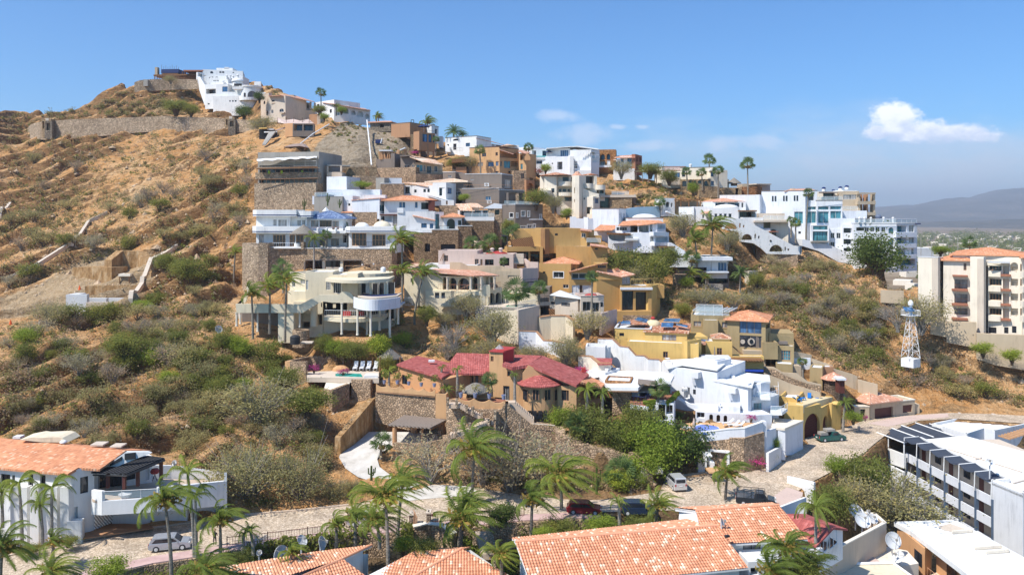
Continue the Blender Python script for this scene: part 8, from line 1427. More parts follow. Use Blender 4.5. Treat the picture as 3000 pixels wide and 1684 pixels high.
# ---- far plain, hills
m,t_,b_=newmat('plain_ground',.95,.05);p=geo(t_);L(t_,ramp(t_,math_(t_,'ADD',math_(t_,'MULTIPLY',noise_(t_,p,.003,6,.7),.6),math_(t_,'MULTIPLY',noise_(t_,p,.03,5,.7),.4)),[(.35,(.10,.09,.045)),(.5,(.22,.16,.10)),(.62,(.36,.28,.19))]),b_.inputs['Base Color'])
mb=MB();mb.face([(-26000,40,-16),(26000,40,-16),(26000,26000,-16),(-26000,26000,-16)]);single(mb,W18,m,'wide dusty plain reaching to the distant mountains',W18,kind='structure',loc=(0,0,0))
def ridge(name,label,prof,Y,depth,m,seed,back=.55):
 """mountain range: profile (px, py) at distance Y, sloping to the plain over depth metres in front"""
 X0,X1=prof[0][0],prof[-1][0];nxx,nyy=160,36;U=np.linspace(X0,X1,nxx);hh=np.interp(U,[p[0]for p in prof],[p[1]for p in prof]);Zr=(HY-hh)*Y/F+CZ+16;Xw=(U-CX)*Y/F;vv=[]
 for j in range(nyy):
  a=j/(nyy-1);yw=Y-depth+a*depth*1.6;k=np.where(a*1.6<=1,np.sin(np.pi/2*a*1.6)**1.3,1-(a*1.6-1)*1.1);XX=Xw;YY=np.full(nxx,yw);nn=fbm(XX,YY,depth*.28,seed,5);vv.append(np.stack([XX,YY,-16+Zr*np.clip(k,0,1)+nn*Zr.max()*.34*np.clip(4*a,0,1)*(abs(a*1.6-1)>.12)*min(1,a*3)],1))
 V=np.concatenate(vv);fs=[(j*nxx+i,j*nxx+i+1,(j+1)*nxx+i+1,(j+1)*nxx+i)for j in range(nyy-1)for i in range(nxx-1)];me=bpy.data.meshes.new(name);me.from_pydata(V.tolist(),[],fs);o=link(name,me,m);smooth(o);return tag(o,label,'mountain',kind='structure')
m,t_,b_=newmat('mountain_scrub',.95,.05);p=geo(t_);L(t_,ramp(t_,noise_(t_,p,.004,8,.75),[(.35,(.05,.055,.03)),(.55,(.13,.11,.075)),(.7,(.24,.19,.14))]),b_.inputs['Base Color']);bump(t_,b_,noise_(t_,p,.004,7,.7),1,120)
ridge('mountains','blue hazy mountain peak at the far right horizon',[(2350,642),(2450,618),(2560,606),(2680,602),(2780,596),(2860,578),(2920,556),(2965,552),(3010,556),(3080,570),(3200,600),(3400,630)],9500,3600,m,3)
ridge('mountains','paler distant mountain chain behind the peak',[(2300,640),(2500,615),(2640,600),(2760,606),(2900,600),(3100,590),(3300,612),(3600,630)],12800,2500,m,9)
ridge('foothills','low brown foothills in front of the mountains',[(2550,672),(2680,660),(2760,648),(2850,652),(2950,642),(3060,640),(3300,655)],5200,1700,m,14)
# ============================================================ VEGETATION
rnd=RR(11)
def leafmesh(name,seed,n,clumps,rx,rz,size,trunk=True,leaf='green',tw=.06,sparse=1.0,flat_=1.0,twigs=0):
 """crown of leaf-sized faces gathered in clumps round limb ends; unit height ~1"""
 rr=RR(seed);cr=MB();tk=MB();cs=[]
 for i in range(clumps):
  a=rr.uniform(0,6.283);el_=rr.uniform(-.15,1)**1;r=rr.uniform(.35,1);z=.45+rz*(el_*.9-.1)*(1-.35*r*r);cs.append((Ve((cos(a)*rx*r,sin(a)*rx*r,z)),rr.uniform(.16,.30)*sparse))
 for c,s_ in cs:
  if trunk:tk.tube([(rr.uniform(-.05,.05),rr.uniform(-.05,.05),-.12),(c.x*.35,c.y*.35,c.z*.55),tuple(c)],tw*.5,4,tw*.12,cap=0)
  for k in range(twigs):tk.tube([tuple(c*.75),tuple(c+Ve((rr.gauss(0,s_),rr.gauss(0,s_),abs(rr.gauss(0,s_))))*.7)],.005,3,.002,cap=0)
  for k in range(int(n/clumps)):
   d=Ve((rr.gauss(0,1),rr.gauss(0,1),rr.gauss(0,.75)));q=c+d*s_*.55
   if q.z<.02:q.z=rr.uniform(.02,.2)
   u_=Ve((rr.gauss(0,1),rr.gauss(0,1),rr.gauss(0,.6))).normalized()*size*rr.uniform(.6,1.3);v_=u_.cross(Ve((rr.gauss(0,1),rr.gauss(0,1),rr.gauss(0,1)))).normalized()*size*.55;cr.face([q-u_,q-v_,q+u_,q+v_])
 return cr.mesh(name+'_crown'),(tk.mesh(name+'_limbs')if trunk else None)
KINDS={}
def kind_(k,leaf,bark,lst):KINDS[k]=(mL(leaf),mat('bark',bark),lst)
kind_('bush','green',W3,[leafmesh('bush',s,2000,22,.5,.55,.038,tw=.05)for s in(1,2,3)])
kind_('thorn','olive',W3,[leafmesh('thorn',s,1500,24,.62,.5,.032,tw=.035,twigs=2)for s in(4,5,6)])
kind_('dry','dry','pale',[leafmesh('dry',s,900,24,.6,.5,.028,tw=.03,twigs=6)for s in(7,8,9)])
kind_(W16,W16,'pale',[leafmesh(W16,s,1300,24,.62,.55,.03,tw=.03,twigs=5)for s in(10,11)])
kind_('bright','bright',W3,[leafmesh('bright',s,3600,34,.5,.6,.032,tw=.05)for s in(12,13)])
kind_('tree','green',W3,[leafmesh('tree',s,5200,46,.46,.62,.026,tw=.06)for s in(14,15)])
kind_(W4,W4,W3,[leafmesh(W4,s,5200,40,.46,.62,.029,tw=.06)for s in(16,17)])
kind_('pale','olive','pale',[leafmesh('pale',s,4000,44,.55,.58,.022,tw=.035,twigs=3)for s in(18,19)])
kind_('flower','flower',W3,[leafmesh('flower',s,420,14,.5,.5,.055)for s in(20,21)])
kind_('flower2','redf',W3,[leafmesh('fl2',22,420,14,.5,.5,.055)])
kind_('agave','olive',W3,[leafmesh('agave',23,500,10,.45,.35,.09)])
kind_('twig','twig','pale',[leafmesh('twig',s,260,22,.55,.6,.03,tw=.035,twigs=10)for s in(24,25)])
def plant(k,p,h,label,name='shrub',cat='shrub',group=None,w=1.0,i=None):
 lf,bk,lst=KINDS[k];cm,tm=lst[rnd.randrange(len(lst))if i is None else i];p=Ve(p)
 r=link(name,None);r.location=p;r.rotation_euler=(0,0,rnd.uniform(0,6.28));r.scale=(h*w,h*w,h);r.empty_display_size=.2;tag(r,label,cat,group)
 link('crown',cm,lf,r);link('trunk' if h>2.6 else 'stems',tm,bk,r);return r
def plant_px(k,x,yb,hp,label,name='tree',cat='tree',w=1.0,Y=None,group=None):
 g=onground(x,yb)if Y is None else R_(x,yb,Y)
 if g is None:return
 return plant(k,g,hp*g.y/F,label,name,cat,group,w)
 # individually placed trees and large shrubs: kind, x, ybase, height px, width, Y, label
TR="""dark 2572 818 130 1.05 200|big round dark green tree in front of the white four storey block
pale 2270 770 62 1.1 -|grey-green shrub tree under the diagonal arched wall end
pale 2210 720 60 1.3 -|wide thorny tree below the arches of the diagonal wall
pale 2130 735 62 1.2 -|thorny tree left of the arched stair wall
pale 2000 690 70 1.1 -|dry leafy tree between the red-tiled white house and the arches
tree 1830 830 100 1.15 178|dark leafy tree right of the ochre villa
tree 1900 840 95 1.1 176|leafy green tree beside the ochre loggia terrace
pale 1870 850 80 1.1 174|grey-green tree in front of the white stair house
tree 1950 800 80 1 184|dense green tree left of the garden pavilion
bright 1925 830 50 1 182|bright green shrub below the garden pavilion tree
pale 2060 895 50 2.0 170|broad olive acacia above the olive house
pale 2150 905 52 1.8 170|wide flat acacia canopy behind the olive house
tree 2215 850 50 1 -|green shrub beside the stone yard right of the pavilion
tree 2000 930 45 1 -|small green trees behind the skylight roof
pale 1440 1010 110 1.1 146|tall grey-green acacia in front of the cream retaining wall
pale 1720 985 75 1.2 150|light green tree in front of the patio house
pale 1655 1070 90 .9 140|feathery pale tree left of the white garden wall
pale 1365 930 70 1.1 156|bushy tree under the cream outdoor staircase
pale 1300 960 50 1.2 -|pale agave thicket below the cream house
twig 1330 1030 90 .9 144|bare grey tree above the red roof
twig 1310 1060 60 1 142|bare branched shrub behind the red tiled roof
pale 1430 1060 70 1.2 141|dry green thicket behind the brick tower
pale 1560 1060 50 1.4 -|low scrub thicket behind the red roof ridge
tree 1040 1060 65 1.2 141|layered green tree behind the sun loungers
bright 985 1050 55 1.1 142|bright garden tree left of the layered tree
tree 950 1040 60 .9 143|green tree beside the brown cistern
bright 1110 1050 70 1 142|bright green tree near the square thatch hut
bright 1180 1020 50 1.1 146|yellow-green shrub below the tall leaning palm
tree 1250 950 55 1.1 152|dark shrub under the leaning coconut palm
bright 1240 805 26 1.2 166|round lime green bush beside the cream house roof
tree 1490 690 50 .7 197|dark cypress-like tree beside the taupe house corner
bright 1360 590 22 1.3 213|bright bush right of the white cube house
bright 1060 555 26 1.9 206|yellow-green bush above the white annex wall
tree 1570 610 58 1.2 215|dense green tree left of the cream tower house
pale 1620 620 50 1 214|olive tree beside the cream tower house
bright 1660 640 30 1 212|bright green bush with pink flowers near the rocks
pale 1820 520 50 1.1 246|olive shrub tree on the rocky slope under the glass house
tree 1905 520 42 1.5 244|dark scrub at the left end of the skyline beige house
tree 1960 540 42 1.2 241|dark green shrub tree left of the beige skyline house
bright 2030 570 35 .9 238|bright green tree below the beige skyline house
tree 1130 470 30 1.2 -|green shrubs beside the bay window house
pale 1380 500 45 1.1 246|garden tree left of the terracotta house
tree 1335 495 32 1.5 248|dark garden shrubs above the grey bungalow
flower 1215 455 16 1.6 255|magenta bougainvillea under the brown stilt house
flower2 1575 515 26 1.1 250|red flowering bush left of the cubist white house
bright 1598 510 32 .9 250|green shrub beside the red flowering bush
dark 715 350 40 1.2 285|dark shrub tree under the white summit mansion
dark 760 300 30 .9 290|dark leafy tree between mansion and beige villa
pale 770 395 55 1.3 268|large olive thorn tree left of the tool shack
tree 515 335 45 1.6 290|cluster of green bushes below the summit mansion
tree 560 342 35 1.3 289|round green bush right of the cluster below the mansion
pale 500 245 24 1.4 322|grey-green shrub in front of the summit building site
tree 760 235 14 2 -|low tree on the skyline right of the mansion
bright 950 355 25 1 272|green shrubs right of the beige villa
tree 935 335 28 1.3 282|dark garden trees beside the tall summit palm
bright 1000 335 22 1.2 284|round green shrubs in front of the arcaded villa
tree 555 830 75 1.4 178|big dome-shaped green bush on the ochre slope
tree 480 800 60 .9 186|tall green shrub beside the concrete gutter
pale 150 960 75 1.3 163|broken green tree at the edge of the excavation
tree 900 1215 80 1.6 120|dense green thorn tree above the earth bank
pale 760 1240 130 1.5 118|very large grey-green thorn tree on the lower slope
tree 830 1140 70 1.3 128|dark green thicket below the yard wall
pale 730 1480 170 1.1 103|tall olive thicket above the street beside the white house
pale 880 1480 160 .95 104|tall feathery olive tree above the street
pale 985 1475 75 1 105|olive thicket right of the feathery tree above the street
pale 1035 1445 42 1.2 107|grey-green thicket beside the driveway bend
grey 1260 1400 130 1.1 111|grey-green acacia below the carport pad
twig 1420 1420 150 1.1 110|tall bare-limbed grey tree in front of the stone retaining wall
grey 1500 1440 190 1.0 108.5|tall silvery acacia in front of the stone retaining wall
grey 1590 1430 150 1.1 110|silvery acacia right of the tall one at the retaining wall
dark 1995 1385 150 .95 117|big dark mango-like tree beside the white garage gate
bright 1935 1400 165 .8 114|bright green tree left of the dark mango-like tree
bright 1895 1420 110 1.1 112|bright green shrubbery beside the garden stair
tree 1885 1300 120 1 119|dark green garden tree behind the fan palms
bright 1840 1330 100 1.1 118|lush garden shrubs on top of the retaining wall
tree 1790 1340 110 1 117|green garden thicket under the red villa bay
bright 1640 1270 75 .9 120|round lime green tree beside the bay stone base
tree 1720 1300 110 1.2 119|leafy garden tree right of the round bay
pale 1690 1270 60 1 120|silvery garden shrub beside the fan palm
bright 2500 1240 36 1.3 137|round clipped green shrubs under the royal palm
bright 2240 1350 28 2 120|green shrubs behind the pink flower bed
dark 1988 1230 26 1 -|small dark cypress beside the pool wall
bright 2265 1320 40 .8 121|bright potted shrub in the white street planter
flower 2215 1362 24 2.0 117|pink and magenta flower bed along the street corner
flower2 2090 1380 14 1.8 115|red flowers beside the white gate
flower 2200 1235 26 1.0 123|pink flowering bush on the pool terrace wall
flower 1700 1100 34 1.0 137|pink bougainvillea behind the red roof
flower 920 1090 26 1.1 136|purple bougainvillea left of the garden pool
flower 1005 1100 24 1.2 134.5|pink flowering bush in front of the garden pool
flower 2640 1165 12 2.2 -|pink flowers beside the beige garage
flower 2535 1232 18 1 140|purple bougainvillea at the royal palm bed
bright 1140 1190 55 .9 -|yellow-green climbing shrub on the earth bank edge
tree 1130 1100 60 .8 -|garden shrub left of the scalloped terrace
bright 1320 1180 55 .6 -|slender garden bush on the terrace
tree 2432 1548 135 .8 100|big leafy tree behind the red gable house
tree 2540 1470 140 .9 112|green tree at the end of the white balcony block
pale 2620 1560 170 1.3 108|wide olive thicket in front of the white balcony block
pale 2700 1600 130 1.3 106|olive thicket below the balcony block columns
pale 2510 1520 120 1 108|olive shrub tree beside the street wall
bright 2450 1400 70 .8 113|yellow-green bush at the street corner
bright 2560 1380 40 .8 128|yellow-green shrub under the terrace of the balcony block
dark 1475 1548 75 1.1 93|dark round frangipani tree by the railing
tree 1640 1575 62 1.5 91|green shrubs in front of the red sedan
bright 1760 1572 60 1.4 91|bright shrubs between the red and blue cars
tree 1880 1570 62 1.3 91|leafy shrubs in front of the dark blue suv
bright 1590 1590 50 1 86|bright shrub at the upper left corner of the big orange roof
tree 1250 1650 80 1 84|dark garden tree between the two lower tiled roofs
bright 1180 1620 50 1.2 87|bright shrub beside the stone garden wall
tree 690 1680 75 1.2 82|green garden tree left of the big white dish
bright 320 1700 70 1.4 80|bright hedge tree at the bottom edge near the left palms
tree 200 1600 28 2 88.5|low green roadside hedge in front of the left white house
tree 90 1625 30 2 87|low green roadside hedge at the lower left corner
tree 2340 1730 110 1.2 74|dense green tree at the bottom edge under the white wall
pale 2700 968 105 1.2 166|wide olive tree hiding the foot of the cream apartment block
twig 2630 965 70 1.2 166|bare grey thicket left of the lattice tower
bright 2880 1045 45 1.2 161|green shrub in front of the tan retaining wall
bright 2965 1065 45 1.1 159|round green shrub at the right edge below the tan wall
pale 650 1500 60 1.2 102|bushy olive tree at the corner of the white house terrace wall"""
for ln in TR.split('\n'):
 a,lb=ln.split('|');k,x,yb,hp,w,Y=a.split()
 if float(hp)<=14 and Y=='-':continue
 big=float(hp)>45;g_=None
 plant_px(k,float(x),float(yb),float(hp),lb,'tree' if big else 'shrub','tree' if big else 'shrub',float(w),None if Y=='-' else float(Y))
 # footprints of everything built, to keep scrub off roofs
BLK=[]
bpy.context.view_layer.update()
occ=np.zeros((len(xs)//4+2,800),bool)
for o in S.collection.objects:
 if o.type=='MESH' and o.name not in('hillside',W18)and not o.name.startswith(('mountains','foothills','crown','stems','trunk','sidewalk','kerb')):
  M_=o.matrix_world;vs=[M_@Ve(c)for c in o.bound_box];x0,x1,y0,y1=min(v.x for v in vs),max(v.x for v in vs),min(v.y for v in vs),max(v.y for v in vs)
  if(x1-x0)*(y1-y0)<900 or o.name.startswith(('road','driveway')):BLK.append((x0,x1,y0,y1,max(v.z for v in vs),o.name.startswith('road')))
BL=np.array([[a,b,c,d,e]for a,b,c,d,e,r in BLK if not r])
def blocked(p,r):
 return bool(np.any((p.x+r>BL[:,0])&(p.x-r<BL[:,1])&(p.y+r>BL[:,2])&(p.y-r<BL[:,3])))
RA=[(v.x,v.y)for v in ROAD]
def onroad(p,r):X=np.array([p.x]);Y=np.array([p.y]);return bool(pip(X,Y,ROAD)[0])or dist_poly(X,Y,ROAD)[0]<r or bool(pip(X,Y,DR3)[0])
# scrub zones: polygon in the photo, count, kinds, height range (m), label stem
ZN=[([(0,350),(200,380),(600,400),(740,420),(720,700),(400,720),(0,860)],200,'thorn dry thorn grey dry bush thorn',2.0,4.6,'on the dry ochre slope below the long stone wall'),([(180,330),(480,240),(620,250),(640,330),(300,345),(0,375),(0,340)],90,'thorn bush thorn dry',1.6,4.0,'on the summit cone above the long stone wall'),([(780,245),(900,310),(870,330),(790,290)],14,'dry thorn flower',1.0,2.2,'on the summit slope right of the mansion'),([(460,720),(700,720),(690,860),(600,990),(450,960)],30,'thorn bush grey',1.2,3.2,'on the slope left of the cream villa'),([(0,960),(350,900),(690,880),(720,980),(850,1010),(880,1100),(600,1200),(0,1150)],150,'bush bright thorn grey tree dry bush',1.8,4.4,'in the green thicket left of the cream villa'),([(0,1150),(600,1180),(900,1130),(950,1280),(980,1380),(1000,1470),(680,1500),(660,1400),(380,1330),(0,1270)],150,'thorn grey dry bush thorn dry',1.5,3.4,'on the lower slope above the tiled white house'),([(1150,1000),(1300,950),(1500,930),(1750,1040),(1600,1090),(1200,1040)],40,'thorn dry grey twig',1.0,2.4,'on the dry garden slope behind the red roof'),([(2280,740),(2660,800),(2680,960),(3000,1080),(3000,1200),(2700,1200),(2450,1080),(2330,960),(2150,890)],260,'thorn dry grey bush dry twig thorn',1.5,3.8,'on the rocky slope round the lattice tower'),([(1780,500),(2100,540),(2200,590),(2000,600),(1860,620),(1760,560)],34,'thorn dry bush',1.0,2.4,'on the rocks under the skyline houses'),([(1900,640),(2100,700),(2250,800),(2200,900),(1850,920),(1900,800)],46,'thorn bush bright grey',1.2,3.0,'among the palms below the arched wall'),([(1170,1400),(1500,1400),(1900,1400),(1930,1440),(1540,1440),(1300,1410)],34,'dry twig thorn grey',1.0,2.2,'on the bank above the street'),([(1620,1270),(1900,1250),(1960,1380),(1900,1440),(1780,1440),(1700,1300)],40,'bright bush tree bright',1.2,2.6,'in the lush villa garden'),([(800,1000),(1180,930),(1170,1080),(960,1060),(760,1020)],34,'bright bush bush',1.0,2.2,'in the garden behind the sun loungers'),([(940,340),(1180,380),(1300,450),(1300,500),(1120,470),(950,380)],18,'bush bright thorn',.8,1.8,'in the gardens under the skyline villas')]
nm={'thorn':'olive thorn bush','dry':'dry brown thicket','bush':'dark green bush',W16:'grey-green scrub bush','tree':'dense green bush','flower':'pink flowering bush','twig':'bare grey twiggy bush','bright':'bright green shrub'}
big=[];small=[]
for zi,(poly,cnt,ks,h0,h1,stem)in enumerate(ZN):
 pz=[V2(*p)for p in poly];x0,x1=min(p[0]for p in poly),max(p[0]for p in poly);y0,y1=min(p[1]for p in poly),max(p[1]for p in poly);ks=ks.split();got=0;tries=0;got2=0
 while(got<cnt*.62 or got2<cnt*6)and tries<cnt*40:
  tries+=1;x,y=rnd.uniform(x0,x1),rnd.uniform(y0,y1)
  if not pip(np.array([x]),np.array([y]),pz)[0]:continue
  g=onground(x,y)
  if g is None:continue
  h=rnd.uniform(h0,h1)*(1 if rnd.random()<.7 else .7)
  if blocked(g,h*.35)or onroad(g,h*.5+.3):continue
  if zi==4 or noise.noise(Ve((g.x,g.y,g.z))*.07)+noise.noise(Ve((g.x,g.y,g.z))*.25)*.6>rnd.uniform(-.75,.35):
   if got<cnt*.62 and rnd.random()<.3:big.append((rnd.choice(ks),g,h,zi));got+=1
   elif got2<cnt*6:small.append((g,h*rnd.uniform(.25,.75),zi));got2+=1
   # rank individuals by size in the picture; the 290 largest stay individuals
big.sort(key=lambda q:-q[2]/q[1].y)
for k,g,h,zi in big[:290]:
 plant(k,g-UP*.1,h,'%s %s'%(nm[k],ZN[zi][5]),'shrub','shrub','%ss %s'%(nm[k],ZN[zi][5]),w=rnd.uniform(.85,1.35))
 # the countless small ones: one mass of low scrub per leaf colour
def mass(items,name,leaf,label,per,size,seed):
 rr=np.random.RandomState(seed);V=[];n_=0
 for g,h,zi in items:
  n=per;a=rr.uniform(0,6.283,n);r=rr.uniform(0,1,n)**.6*h*.75;z=rr.uniform(.02,1,n)*h*(1-.5*(r/(h*.75))**2);c=np.stack([g.x+np.cos(a)*r,g.y+np.sin(a)*r,g.z-.05+z],1)
  u_=rr.normal(size=(n,3))*[1,1,.6];u_/=np.linalg.norm(u_,axis=1)[:,None];v_=np.cross(u_,rr.normal(size=(n,3)));v_/=np.linalg.norm(v_,axis=1)[:,None];s_=size*rr.uniform(.6,1.3,n)[:,None]*min(1.5,.6+g.y/260);V.append(np.stack([c-u_*s_,c-v_*s_*.55,c+u_*s_,c+v_*s_*.55],1).reshape(-1,3))
 V=np.concatenate(V);me=bpy.data.meshes.new(name);nf=len(V)//4;me.vertices.add(len(V));me.vertices.foreach_set('co',V.ravel());me.loops.add(len(V));me.loops.foreach_set('vertex_index',np.arange(len(V)));me.polygons.add(nf);me.polygons.foreach_set('loop_start',np.arange(0,len(V),4));me.polygons.foreach_set('loop_total',np.full(nf,4));me.update(calc_edges=True);tag(link(name,me,mL(leaf)),label,name.replace('_',' '),kind='stuff')
rnd.shuffle(small);rest=[(g,h*.8,zi)for k,g,h,zi in big[290:]];m3=len(small)//5
mass(small[:m3*2]+rest,'low_scrub','scrub','olive low scrub scattered over the dry slopes',40,.17,1);mass(small[m3*2:m3*4],'dry_brush','dry','brown dry brush scattered over the slopes',34,.15,2);mass(small[m3*4:],'ground_cover','green','green ground cover tufts on the slopes',40,.16,3)
# garden cover below the street
gc=[]
for i in range(3000):
 x,y=rnd.uniform(-10,1950),rnd.uniform(1560,1700);Y=0;px=x;rl0=np.interp(px,[p[0]for p in ROADL],[p[1]for p in ROADL]);Ys=CZ*F/(rl0-HY)-2.6;Yv=rnd.uniform(71,Ys)if i%2 else Ys+.4-rnd.random()**2*4
 p=Ve(((x-CX)*Yv/F,Yv,0));
 if blocked(p,.6):continue
 p.z=height(p.x,p.y);gc.append((p,rnd.uniform(.5,1.7)if i%2 else rnd.uniform(1.2,3.0),0))
mass(gc[:len(gc)//2],'garden_shrubbery','green','lush dark shrubbery in the gardens below the street',60,.17,4);mass(gc[len(gc)//2:],'garden_foliage','bright','bright garden foliage below the street',46,.17,5)
# stones
sm_=MB();rr=RR(5)
for i in range(2600):
 z_=ZN[rr.choice((0,0,0,1,3,5,7,7,8,10))][0];x,y=rr.uniform(min(p[0]for p in z_),max(p[0]for p in z_)),rr.uniform(min(p[1]for p in z_),max(p[1]for p in z_));g=onground(x,y)
 if g is None or onroad(g,.8):continue
 s_=rr.uniform(.12,.4)*(1 if rr.random()<.9 else 2.4)*(1.3 if g.y>180 else .8);q=[g+Ve((cos(a*1.257+rr.uniform(-.4,.4))*s_*rr.uniform(.6,1.2),sin(a*1.257)*s_*rr.uniform(.6,1.2),0))for a in range(5)];tp=g+Ve((rr.uniform(-.3,.3)*s_,rr.uniform(-.3,.3)*s_,s_*rr.uniform(.5,.9)))
 for a in range(5):sm_.face([q[a]-UP*s_*.3,q[(a+1)%5]-UP*s_*.3,tp])
m,t_,b_=newmat('rock',.95,.1);p=geo(t_);L(t_,ramp(t_,noise_(t_,p,.8,4),[(.3,(.36,.24,.14)),(.7,(.62,.47,.32))]),b_.inputs['Base Color']);single(sm_,'loose_stones',m,'tan loose stones scattered over the slopes','stones',kind='stuff',loc=(0,0,0))
# ---- palms
def frond(mb,c,d,Ln,droop,wind,rr,wid=.5,n=11,lean=1.0):
 pts=[c];v=d.normalized();p=Ve(c)
 for i in range(n):v=(v+Ve((wind,0,-droop))*(i+1)/n*.55).normalized();p=p+v*(Ln/n);pts.append(Ve(p))
 for i in range(n):
  a,b=pts[i],pts[i+1];e=(b-a).normalized();s_=e.cross(UP)
  if s_.length<.05:s_=Ve((1,0,0))
  s_.normalize();up=s_.cross(e);w_=wid*Ln*sin(min(1,(i+1.3)/n)*pi*.92)**.6*.5
  mb.face([a-s_*.02,a+s_*.02,b+s_*.02,b-s_*.02])
  for sd in(-1,1):
   for k in range(3):
    q=a.lerp(b,(k+.3)/3);tipv=(s_*sd*.8+e*.75-up*.0+Ve((wind*.9,0,-droop*.9-rr.uniform(0,.35)))).normalized()*w_*rr.uniform(.8,1.1);ww=e*(Ln/n*.16);mb.face([q-ww,q+ww,q+tipv])
def coco_crown(seed,wind=.7,n=26,droop=.5):
 rr=RR(seed);mb=MB()
 for i in range(n):
  a=i*2.4+rr.uniform(-.3,.3);el_=rr.uniform(-.25,1.15);frond(mb,Ve((0,0,0)),Ve((cos(a)*cos(el_),sin(a)*cos(el_),sin(el_))),rr.uniform(.85,1.1),droop,wind*rr.uniform(.6,1.2),rr,.42)
 return mb.mesh('palm_crown')
def fan_crown(seed,n=24):
 rr=RR(seed);mb=MB()
 for i in range(n):
  a=i*2.4+rr.uniform(-.3,.3);el_=rr.uniform(-.55,1.3);d=Ve((cos(a)*cos(el_),sin(a)*cos(el_),sin(el_)));c=d*.42;s_=d.cross(UP).normalized();up=s_.cross(d);k=rr.uniform(-1.1,1.1);s_,up=s_*cos(k)+up*sin(k),up*cos(k)-s_*sin(k);mb.face([Ve()-s_*.012,Ve()+s_*.012,c+s_*.012,c-s_*.012])
  for k in range(11):
   t_=(k-5)/5*1.35;v=(d*cos(t_)+s_*sin(t_)+UP*-.18*abs(t_)).normalized();e=v.cross(up).normalized()*.035;mb.face([c-e*.3,c+v*.36+e,c+v*.58+UP*-.05,c+v*.36-e])
 return mb.mesh('fan_crown')
COCO=[coco_crown(s)for s in(1,2,3,4)];DATE=[coco_crown(s,.05,30,.4)for s in(5,6)];FAN=[fan_crown(s)for s in(7,8,9)];QUEEN=[coco_crown(s,.22,13,.75)for s in(10,11)]
SKIRT=leafmesh('skirt',31,260,8,.12,.1,.07,trunk=False)[0]
def palm(kd,xc,yc,xb,yb,Y,cr,label,tw=.16,Yc=None):
 """crown centre (xc, yc), foot (xb, yb), crown radius in photo px"""
 B=R_(xb,yb,Y);Cc=R_(xc,yc,(Yc or Y)+.0);h=Cc.z-B.z;cx_,cy_=Cc.x-B.x,0;r=(1.42 if kd=='c' else 1.3)*cr*Y/F
 root=link({'c':'coconut_palm','f':'fan_palm','d':'date_palm','q':'queen_palm'}[kd],None);root.location=B;tag(root,label,'palm tree');mb=MB();pts=[Ve((cx_*(a/8)**1.6,0,h*a/8-(.6 if a==0 else 0)))for a in range(9)];mb.tube(pts,tw*1.25,8,tw*.75)
 for a in range(1,int(h/.45)):q=Ve((cx_*(a*.45/h)**1.6,0,a*.45));mb.tube([q,q+UP*.05],tw*(1.32-.5*a*.45/h),8)
 link('trunk',mb.mesh('palm_trunk'),mat('bark','pale' if kd=='q' else 'palm'),root);lst={'c':COCO,'f':FAN,'d':DATE,'q':QUEEN}[kd];c=link('crown',rnd.choice(lst),mL('fan' if kd in 'fd' else 'palm'),root);c.location=pts[-1];c.scale=(r,)*3
 if kd=='f' or kd=='c':s_=link('dead_leaves',SKIRT,mL('palmdry'),root);s_.location=pts[-1]-UP*r*(.75 if kd=='f' else .45);s_.scale=(r,r,r*.9)
 if kd in 'fc':c.rotation_euler=(0,0,rnd.uniform(0,6.28)if kd=='f' else rnd.uniform(-.4,.4))
